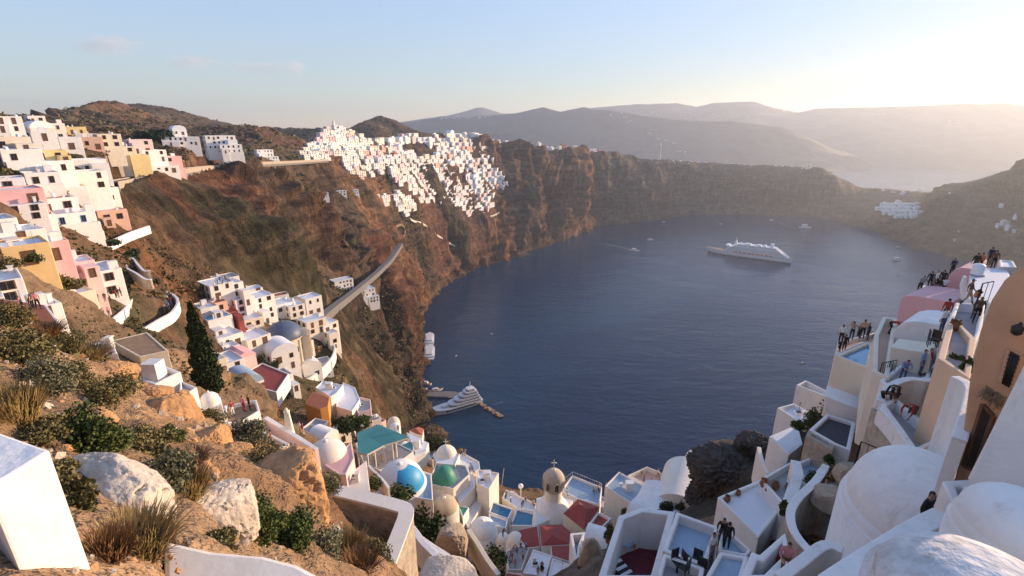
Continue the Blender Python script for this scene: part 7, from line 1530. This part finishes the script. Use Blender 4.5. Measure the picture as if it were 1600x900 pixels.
# skeletons: joint -> position (m), facing -y
def pose(name):
    J = dict(pelvis=(0, 0, .95), waist=(0, 0, 1.10), chest=(0, 0, 1.32), neck=(0, .01, 1.48), head=(0, -.01, 1.58), crown=(0, 0, 1.70),
             hipL=(.09, 0, .90), kneeL=(.10, -.02, .50), ankL=(.10, .01, .09), toeL=(.11, -.15, .04), hipR=(-.09, 0, .90), kneeR=(-.10, -.02, .50), ankR=(-.10, .01, .09), toeR=(-.11, -.15, .04),
             shL=(.18, 0, 1.40), elL=(.25, .03, 1.13), wrL=(.25, -.05, .88), haL=(.25, -.07, .78), shR=(-.18, 0, 1.40), elR=(-.25, .03, 1.13), wrR=(-.25, -.05, .88), haR=(-.25, -.07, .78))
    if name == 'photo': J.update(elL=(.26, -.16, 1.24), wrL=(.10, -.34, 1.48), haL=(.05, -.36, 1.56), elR=(-.26, -.16, 1.24), wrR=(-.10, -.34, 1.48), haR=(-.05, -.36, 1.56))
    if name == 'walk': J.update(kneeL=(.10, -.16, .52), ankL=(.10, -.26, .12), toeL=(.10, -.42, .08), kneeR=(-.10, .06, .50), ankR=(-.10, .32, .12), toeR=(-.10, .20, .03), elL=(.25, .12, 1.15), wrL=(.25, .12, .92), haL=(.25, .1, .83), elR=(-.25, -.08, 1.14), wrR=(-.23, -.26, .98), haR=(-.22, -.32, .92))
    if name == 'lean':
        for k in ('waist', 'chest', 'neck', 'head', 'crown', 'shL', 'shR'): x, y, z = J[k]; d = (z - .95); J[k] = (x, y - d * .55, .95 + d * .83)
        J.update(elL=(.24, -.42, 1.08), wrL=(.12, -.60, 1.06), haL=(.06, -.66, 1.06), elR=(-.24, -.42, 1.08), wrR=(-.12, -.60, 1.06), haR=(-.06, -.66, 1.06))
    if name == 'bend':
        for k in ('waist', 'chest', 'neck', 'head', 'crown', 'shL', 'shR'): x, y, z = J[k]; d = (z - .92); J[k] = (x, y - d * .95, .92 + d * .18)
        J.update(kneeL=(.12, -.12, .52), kneeR=(-.12, -.12, .52), elL=(.24, -.55, .72), wrL=(.18, -.62, .46), haL=(.16, -.64, .37), elR=(-.24, -.55, .72), wrR=(-.18, -.62, .46), haR=(-.16, -.64, .37))
    if name == 'sit':
        for k in J:
            if k not in ('hipL', 'kneeL', 'ankL', 'toeL', 'hipR', 'kneeR', 'ankR', 'toeR'): x, y, z = J[k]; J[k] = (x, y, z - .47)
        J.update(hipL=(.09, -.02, .46), kneeL=(.13, -.44, .50), ankL=(.13, -.46, .09), toeL=(.13, -.62, .04), hipR=(-.09, -.02, .46), kneeR=(-.13, -.44, .50), ankR=(-.13, -.46, .09), toeR=(-.13, -.62, .04), elL=(.25, -.08, .68), wrL=(.16, -.30, .58), haL=(.12, -.38, .57), elR=(-.25, -.08, .68), wrR=(-.16, -.30, .58), haR=(-.12, -.38, .57))
    return J

JR = dict(pelvis=.145, waist=.125, chest=.155, neck=.06, head=.095, crown=.075, hipL=.10, hipR=.10, kneeL=.062, kneeR=.062, ankL=.042, ankR=.042, toeL=.035, toeR=.035, shL=.065, shR=.065, elL=.045, elR=.045, wrL=.030, wrR=.030, haL=.036, haR=.036)
JE = [('pelvis', 'waist'), ('waist', 'chest'), ('chest', 'neck'), ('neck', 'head'), ('head', 'crown'), ('pelvis', 'hipL'), ('hipL', 'kneeL'), ('kneeL', 'ankL'), ('ankL', 'toeL'), ('pelvis', 'hipR'), ('hipR', 'kneeR'), ('kneeR', 'ankR'), ('ankR', 'toeR'), ('chest', 'shL'), ('shL', 'elL'), ('elL', 'wrL'), ('wrL', 'haL'), ('chest', 'shR'), ('shR', 'elR'), ('elR', 'wrR'), ('wrR', 'haR')]
_pm = {}
def person_mesh(name):
    if name in _pm: return _pm[name]
    J = pose(name); ks = list(J); V = [J[k] for k in ks]; E = [(ks.index(a), ks.index(b)) for a, b in JE]; rad = [JR[k] for k in ks]
    for s in ('L', 'R'):                       # five short fingers from each hand
        h, w = Vector(J['ha' + s]), Vector(J['wr' + s]); d = (h - w).normalized(); sd = d.orthogonal().normalized(); up = d.cross(sd)
        for q in range(5):
            b = len(V); off = sd * (q - 1.5) * .020 if q < 4 else sd * -.035; dr = d if q < 4 else (d * .5 - sd * .8).normalized(); ln = (.055, .07, .066, .05, .045)[q]
            V.append(tuple(h + off + dr * ln * .5)); V.append(tuple(h + off + dr * ln + up * .015)); rad += [.010, .008]; E += [(ks.index('ha' + s), b), (b, b + 1)]
    me = bpy.data.meshes.new('skeleton'); me.from_pydata(V, E, []); o = bpy.data.objects.new('skeleton', me); COL.objects.link(o)
    sk = o.modifiers.new('skin', 'SKIN'); ss = o.modifiers.new('sub', 'SUBSURF'); ss.levels = 1; ss.render_levels = 1
    for i, r in enumerate(rad): sv = me.skin_vertices[0].data[i]; sv.radius = (r, r * (.72 if ks[i] in ('pelvis', 'waist', 'chest') else 1) if i < len(ks) else r); sv.use_root = (i == 0)
    dg = bpy.context.evaluated_depsgraph_get(); dg.update(); ev = o.evaluated_get(dg); out = bpy.data.meshes.new_from_object(ev); out.name = 'person_' + name
    bpy.data.objects.remove(o); bpy.data.meshes.remove(me)
    zones = dict(head=2, crown=3, neck=2, haL=2, haR=2, wrL=2, wrR=2, ankL=4, ankR=4, toeL=4, toeR=4, pelvis=1, hipL=1, hipR=1, kneeL=1, kneeR=1)
    mi = []
    H_ = Vector(J['head']); face = Vector((0, -1, 0))
    for p in out.polygons:
        c = p.center; k = min(ks, key=lambda q: (Vector(J[q]) - c).length - JR[q] * .5); z = zones.get(k, 0)
        if k == 'head' and (c - H_).y > .02: z = 3
        mi.append(z)
    out.materials.clear()
    for m in (CLOTH['black'], CLOTH['jeans'], SKIN, HAIR, SHOE): out.materials.append(m)
    out.polygons.foreach_set('material_index', mi); out.polygons.foreach_set('use_smooth', [True] * len(out.polygons)); out.update()
    # facial features as one small child mesh: eyes, nose, mouth, ears
    f = MB(); c = Vector(J['head']) + (Vector(J['crown']) - Vector(J['head'])) * .15
    for sx in (-1, 1): f.lathe((c.x + sx * .034, c.y - .092, c.z + .02), [(.012, -.008), (.012, .008), (.001, .011)], 6, HAIR); f.lathe((c.x + sx * .097, c.y, c.z), [(.001, -.03), (.016, 0), (.001, .03)], 6, SKIN)
    f.box((c.x, c.y - .10, c.z - .005), (.024, .03, .04), SKIN, 0, .6); f.box((c.x, c.y - .092, c.z - .045), (.045, .012, .010), CLOTH['red'])
    _pm[name] = (out, f.mesh('face')); return _pm[name]
def person(label, p, rz, ps='stand', top='black', legs='navy', scale=1.0, group=None, hat=None):
    me, fm = person_mesh(ps); o = link('person', me, None, p, (0, 0, rz), (scale,) * 3); tag(o, label, 'person', group)
    for i, m in ((0, CLOTH[top]), (1, CLOTH[legs])): o.material_slots[i].link = 'OBJECT'; o.material_slots[i].material = m
    link('face', fm, o)
    if hat: J = pose(ps); h = MB(); h.lathe(Vector(J['crown']) + Vector((0, 0, -.02)), [(.2, 0), (.19, .015), (.1, .02), (.09, .1), (.01, .11)], 12, CLOTH[hat]); h.build('hat', o)
    return o
def floor_at(px, py, r):
    """stand on the floor or roof seen at this pixel near distance r"""
    p = at(px, py, r=r); best = None
    for b in BLOCKS:
        if b['name'] == 'restaurant_canopy': continue
        z = b['zt'] - b['ph']; q = at(px, py, z=z)
        if inside2(q, b['P']) and abs(q.to_2d().length - r) < r * .25 and (best is None or z > best.z): best = q
    return best or p
def make_people():
    rnd = random.Random(8); PI = math.pi
    near = [('man in dark coat standing on the small blue landing', VC, 835, 725, 22.4, 'stand', 'black', 'black', 2.6), ('companion in black beside the man on the landing', VC, 800, 700, 22.4, 'stand', 'black', 'navy', -.4), ('woman in striped dress by the terrace corner', VC, 735, 800, 21.0, 'stand', 'white', 'grey', .6),
        ('visitor in black half hidden behind the sloped wall by the dome', VD, 752, 742, 16.4, 'stand', 'black', 'black', .4), ('visitor bending over with a red top on the paved terrace', VD, 722, 262, 27, 'bend', 'red', 'brown', -1.2), ('visitor in brown bending to the wall on the arch house', VD, 590, 205, 28, 'bend', 'brown', 'black', 1.0), ('visitor in black bending beside the brown one', VD, 648, 185, 28.6, 'bend', 'black', 'navy', -.9),
        ('man in pale blue shirt leaning at the landing rail', U4, 445, 745, 31.5, 'lean', 'blue', 'jeans', -.5), ('man in blue shirt standing at the rail', U4, 540, 715, 32, 'stand', 'blue', 'jeans', .6), ('person in red behind the blue shirted man', U4, 572, 705, 32.6, 'stand', 'red', 'black', .3), ('man in white shirt on the upper steps', U4, 655, 488, 38, 'stand', 'white', 'jeans', 3.4), ('person in dark red beside the white shirt', U4, 672, 430, 40, 'stand', 'red', 'navy', 2.8), ('barefoot person sitting by the upper white wall', U4, 795, 335, 40, 'walk', 'brown', 'tan', .9), ('dark figure by the railed balcony', U4, 840, 435, 33, 'stand', 'brown', 'black', -.6), ('person in red crouched on the cream patio', U4, 372, 490, 41, 'bend', 'red', 'black', .8),
        ('black clad pair member on the high pink vault', U4, 830, 165, 55, 'stand', 'black', 'black', 2.9), ('red haired pair member on the high pink vault', U4, 858, 160, 55, 'stand', 'orange', 'black', 3.3), ('person in dark blue on the white upper roof', U4, 912, 122, 56, 'stand', 'navy', 'black', 3.0), ('person in brown on the white upper roof edge', U4, 935, 140, 56, 'stand', 'brown', 'black', 2.6), ('person at the left edge of the tall pink vault', U4, 710, 180, 58, 'stand', 'navy', 'black', 3.1), ('person leaning out at the cafe terrace corner', U4, 535, 274, 52, 'lean', 'grey', 'black', 2.0)]
    for i in range(6): near.append((f'{("first", "second", "third", "fourth", "fifth", "sixth")[i]} guest from the sea side at the cafe tables', U4, 590 + i * 16, 250 + (i % 2) * 8, 53, 'sit' if i % 2 else 'stand', rnd.choice(('white', 'black', 'navy', 'grey')), 'black', rnd.uniform(0, 6)))
    for i, (x, y, t) in enumerate(((170, 524, 'tan'), (112, 545, 'white'), (130, 585, 'black'), (105, 590, 'white'), (205, 530, 'black'), (228, 518, 'tan'), (255, 524, 'navy'))): near.append((('arms raised photographer on the lookout terrace edge', 'white topped visitor at the lookout corner', 'visitor in black nearest the pool', 'visitor at the pool end of the lookout', 'dark visitor in the lookout group of three', 'tan visitor in the lookout group of three', 'navy visitor in the lookout group of three')[i], U4, x, y, 46, 'photo' if i in (0, 4) else 'stand', t, 'black', rnd.uniform(1.5, 4)))
    near += [('seated visitor with red top in the lower yard', VC, 1165, 880, 17.2, 'sit', 'red', 'black', .3), ('person in red by the lower yard wall', VC, 1210, 850, 17.6, 'sit', 'pink', 'brown', -.5)]
    near += [('person in black at the top of the brown visitor terrace', VA, 207, 100, 47, 'stand', 'black', 'black', 1.0), ('person in orange on the brown visitor terrace', VA, 262, 195, 46, 'stand', 'orange', 'tan', 2.0), ('visitor beside the person in black', VA, 185, 85, 47.5, 'stand', 'white', 'navy', 1.6), ('red and white dressed pair by the obelisk wall', VA, 432, 145, 50, 'stand', 'red', 'white', 2.2), ('second of the pair by the obelisk wall', VA, 415, 135, 50.5, 'stand', 'white', 'tan', 2.4), ('woman in red on the chapel terrace', V8, 965, 240, 48, 'stand', 'red', 'white', .8), ('woman in pink on the chapel terrace', V8, 1012, 222, 48.5, 'stand', 'pink', 'red', 2.8), ('man in black on the chapel terrace', V8, 1035, 215, 48.5, 'stand', 'black', 'black', 2.4), ('pair member in pink behind the flat brown roof', V8, 452, 60, 50, 'stand', 'pink', 'white', 1.2), ('pair member in brown behind the flat brown roof', V8, 475, 75, 50, 'stand', 'brown', 'tan', 1.5), ('person in red crouching on the flat brown roof', V8, 558, 92, 46.6, 'sit', 'red', 'black', 1.0)]
    used = set()
    for lb, v, x, y, r, ps, t, l, rz in near:
        q = floor_at(*one(v, x, y), r); person(lb, q, rz, ps, t, l, rnd.uniform(.95, 1.04), hat=None)
    # crowds too small to tell apart
    crowd = [(VB, 'visitor on the sea wall walkway', 'walkway visitors', [(370, 400), (400, 430), (365, 420), (470, 470), (480, 455), (545, 450), (555, 465), (495, 425)], 78), (VB, 'visitor in the lane below the vaults', 'lane visitors', [(400, 770), (410, 810), (395, 830), (430, 845), (440, 760), (480, 800), (500, 735), (465, 720), (420, 740), (350, 650), (405, 600)], 60), (VB, 'visitor on the people terrace', 'people terrace visitors', [(1235, 270), (1250, 300), (1340, 265), (1360, 245), (1350, 330), (1365, 335), (1295, 325)], 76), (VB, 'visitor on the blue balustrade terrace', 'blue terrace visitors', [(760, 385), (965, 365), (945, 375), (958, 350), (930, 385)], 74), (VB, 'visitor on the rooftop beside the cross dome', 'rooftop visitors', [(145, 200), (155, 235), (140, 240), (165, 250), (90, 125), (110, 130), (180, 340), (205, 330), (235, 350), (200, 490), (220, 510), (250, 510)], 80), (U1, 'visitor at the teal canopy restaurant', 'restaurant visitors', [(300, 660), (490, 590), (340, 590), (190, 640), (450, 530), (210, 690), (500, 280), (565, 300), (50, 270), (700, 600)], 82), (V5, 'visitor on the white path parapet', 'path visitors', [(1065, 505), (1050, 530), (1070, 550), (1045, 565), (1060, 580), (1030, 590), (1080, 520)], 108), (V5, 'visitor on the walkway below the beige wall', 'walkway below the beige wall visitors', [(530, 690), (545, 695), (575, 680), (610, 660), (650, 620), (685, 615), (495, 720), (620, 640)], 99), (V5, 'visitor on the terrace of the big white arch house', 'arch house visitors', [(615, 530), (660, 525), (690, 520), (730, 505), (760, 490), (745, 500)], 104), (V5, 'visitor at the left edge terrace', 'left terrace visitors', [(145, 590), (200, 570), (215, 580), (245, 575)], 66), (U3, 'visitor on the rooftop cafe of the spur village', 'rooftop cafe visitors', [(150, 95), (165, 100), (180, 85), (195, 100), (215, 75), (230, 90), (240, 85)], 167), (U3, 'visitor on the church terrace', 'church terrace visitors', [(815, 520), (812, 545), (870, 490), (735, 620), (745, 635), (720, 650), (830, 470)], 160), (V6, 'parked traveller on the coast road', 'coast road travellers', [(870, 355), (890, 345), (1160, 185), (1200, 165), (1255, 75)], 330), (VB, 'visitor on the white planter roof', 'planter roof visitors', [(600, 865), (575, 895)], 55)]
    tops = ('black', 'white', 'navy', 'red', 'grey', 'blue', 'tan', 'pink')
    for v, lb, g, pts, r in crowd:
        for oi, (x, y) in enumerate(sorted(pts)):
            px, py = one(v, x, y); q = floor_at(px, py, r)
            if r > 300: h_ = hit(px, py, 200); q = h_ if h_ else q
            t = rnd.choice(tops); person(f'{t} topped {lb}, {ORD[oi]} from the left', q, rnd.uniform(0, 6.28), rnd.choice(('stand', 'stand', 'walk', 'photo', 'lean')), t, rnd.choice(('navy', 'black', 'jeans', 'tan')), rnd.uniform(.92, 1.05), g)
    # rusty jars, pots, chairs
    POT = paint('rusty_clay', (.27, .11, .05), .8, .2, 5., .3, 14.)
    def jar(label, v, x, y, r, hpx, n='clay_jar', plant=None):
        q = floor_at(*one(v, x, y), r); h = px_m(q, hpx); root = empty(n, q); tag(root, label, 'pot'); mb = MB(); mb.lathe((0, 0, 0), [(h * .22, 0), (h * .42, h * .35), (h * .46, h * .55), (h * .30, h * .85), (h * .34, h), (h * .27, h), (h * .24, h * .8)], 14, POT); mb.build('body', root)
        rg = MB(); rg.lathe((0, 0, 0), [(h * .30, h * .94), (h * .37, h * .97), (h * .37, h * 1.02), (h * .29, h * 1.03)], 14, POT); rg.build('rim', root)
        if plant: rng = np.random.default_rng(int(x)); V = crown(rng, h * .5, h * .5, h * .8, 260, h * .2, 6); V[:, 2] += h * .8; link('plant', raw_mesh('plant', V, 260, plant), root)
    jar('round rusty jar on the near corner of the flat white roof', VC, 842, 425, 27.5, 11); jar('dark jar further along the flat white roof edge', VC, 912, 385, 29, 9); jar('large amber jar on the grey terrace', VC, 1075, 335, 30, 15); jar('second amber jar beside the large one', VC, 1150, 345, 29.5, 13); jar('brown jar at the grey terrace edge', VC, 1100, 365, 29.3, 10); jar('jar at the foot of the buttress wall', VC, 1228, 350, 29, 11); jar('rust flowerpot on the upper grey terrace', U4, 730, 470, 30, 13, 'flowerpot', LEAFR); jar('flower bowl on the cafe terrace', U4, 625, 305, 50, 8, 'flowerpot', LEAFR); jar('dark planted pot by the upper white wall', U4, 850, 298, 44, 10, 'flowerpot', LEAFD); jar('planter with dark shrub on the white planter roof', VB, 600, 868, 54, 7, 'flowerpot', LEAFD); jar('pot hanging garden by the court wall', VC, 80, 690, 25, 9, 'flowerpot', LEAFG)
    def chair(label, v, x, y, r, rz, m=IRON, grp=None):
        q = floor_at(*one(v, x, y), r); root = empty('chair', q, rz); tag(root, label, 'chair', grp); s = MB(); s.box((0, 0, .44), (.46, .46, .05), m); s.build('seat', root); b = MB(); b.box((0, .21, .75), (.44, .04, .5), m); b.build('backrest', root)
        for i in (-1, 1):
            for j in (-1, 1): l = MB(); l.box((i * .19, j * .19, .21), (.04, .04, .42), m); l.build('leg', root)
    for i, (x, y, a) in enumerate(((520, 850, .4), (585, 840, 1.9), (640, 850, -.6), (680, 865, 2.6), (560, 885, -2.4))): chair(('leftmost black chair in the low grey yard', 'black chair facing sideways in the low grey yard', 'black chair by the wall of the low grey yard', 'rightmost black chair in the low grey yard', 'black chair nearest the camera in the low grey yard')[i], VC, x, y, 19.5, a)
    for i, (x, y) in enumerate(((1010, 0),)): pass
    chair('dark folding chair on the white vault landing', U4, 605, 560, 35, 1.0); chair('second dark folding chair on the white vault landing', U4, 630, 555, 35, 2.0)
    # striped sun bed in the maroon court and a round table
    q = floor_at(*one(VC, 150, 860), 21.5); root = empty('sun_bed', q, .5); tag(root, 'black and white striped sun bed in the maroon court', 'sun bed')
    fr = MB(); fr.box((0, 0, .28), (.75, 1.9, .06), IRON); fr.build('frame', root)
    for k in range(9): s = MB(); s.box((0, -.84 + k * .21, .35), (.72, .19, .07), WCLEAN if k % 2 else IRON); s.build('slat', root)
    for i in (-1, 1):
        for j in (-1, 1): l = MB(); l.box((i * .32, j * .85, .125), (.05, .05, .25), IRON); l.build('leg', root)
    q = floor_at(*one(VC, 195, 740), 23); root = empty('round_table', q); tag(root, 'small pale round table in the maroon court', 'table'); t = MB(); t.lathe((0, 0, 0), [(.001, .74), (.42, .74), (.42, .70), (.001, .70)], 18, DECKBLUE); t.build('tabletop', root); l = MB(); l.lathe((0, 0, 0), [(.22, 0), (.22, .03), (.04, .06), (.04, .7)], 8, IRON); l.build('pedestal', root)
    chair('orange chair beside the pale round table', VC, 235, 725, 23, 1.2, CLOTH['orange'])
    # railings
    def railing(label, v, pts, r, hgt=1.0, m=IRON, step=.16):
        T = [floor_at(*one(v, x, y), r) for x, y in pts]; root = empty('railing', T[0]); tag(root, label, 'railing'); o0 = T[0]
        for a, b in zip(T[:-1], T[1:]):
            a, b = a - o0, b - o0; n = max(2, int((b - a).length / step)); t = MB(); t.tube([a + Vector((0, 0, hgt)), b + Vector((0, 0, hgt))], .028, 5, m); t.tube([a + Vector((0, 0, .1)), b + Vector((0, 0, .1))], .02, 5, m); t.build('rail', root)
            for k in range(n + 1): p = a.lerp(b, k / n); s = MB(); s.tube([p, p + Vector((0, 0, hgt))], .014 if k % 6 else .03, 4, m); s.build('baluster', root)
    railing('black iron railing by the stone arch', U5, ((765, 660), (790, 600), (905, 650)), 26, 1.1, step=.3); railing('black iron fence on the upper balcony', U4, ((820, 410), (850, 330), (910, 320)), 33, 1.1); railing('white balustrade of the blue terrace', VB, ((750, 300), (795, 262), (890, 300), (980, 338)), 76, 1.0, WCLEAN, .45); railing('white balustrade on the blue roofed house', VB, ((1008, 332), (1090, 385), (1172, 432)), 71.5, .9, WCLEAN, .4); railing('white balcony rail above the pale blue floor', VB, ((890, 618), (930, 625), (968, 634)), 54.8, .9, WCLEAN, .35); railing('dark rail beside the landing door', U4, ((320, 730), (365, 720), (400, 715)), 33, 1.0)
    # lamp globe by the sea wall
    q = at(*one(VB, 465, 378), r=84); root = empty('street_lamp', q); tag(root, 'white globe street lamp on the sea wall', 'lamp'); mb = MB(); mb.tube([(0, 0, -1), (0, 0, px_m(q, 12))], .09, 8, WCLEAN); mb.build('post', root); g = MB(); R_ = px_m(q, 4); g.lathe((0, 0, px_m(q, 12) + R_ * .9), [(R_ * math.sin(t), -R_ * math.cos(t)) for t in np.linspace(.05, 3.1, 10)], 14, WCLEAN); g.build('globe', root)
    q = at(*one(VB, 343, 300), r=86); root = empty('flagpole', q); tag(root, 'thin leaning pole at the end of the row', 'pole'); mb = MB(); mb.tube([(0, 0, -1), (.5, 0, px_m(q, 26))], [.06, .03], 6, WCLEAN); mb.build('shaft', root)
    # beams lying in the rubble yard
    for i in range(9):
        q = at(*one(VA, 690 + i * 20, 570 + (i % 3) * 40), r=15.8); q.z = ground_z(q.x, q.y) + .12 + .05 * i; root = link('timber_beam', None) if False else None
        mb = MB(); a = .4 + i * .5; mb.box((0, 0, 0), (rnd.uniform(1.2, 2.2), .14, .12), WOODBR if i % 2 else paint('grey_timber', (.25, .21, .17), .9, .2, 4., .4, 12.), a); o = mb.build('timber_beam', None, q); o.rotation_euler = (rnd.uniform(-.1, .1), rnd.uniform(-.2, .2), 0); tag(o, f'{"dark" if i % 2 else "grey"} old timber beam in the rubble yard, {ORD[i]} from the left', 'beam', 'old beams in the rubble yard')
register_hp(); register_blocks()
build_terrain(); build_sea(); build_far_mountains(); build_haze()
for P_, z_ in CUTPOLY:
    c_p = sum(P_, Vector((0, 0))) / len(P_); CUTB.append((P_, c_p, max((p - c_p).length for p in P_)))
make_roads()
for b in BLOCKS: make_block(b)
for w_ in WALLS: make_wallpath(*w_)
make_hp(); make_special(); make_far_village(); make_filler(); make_boats(); make_nature(); make_clouds(); make_people()
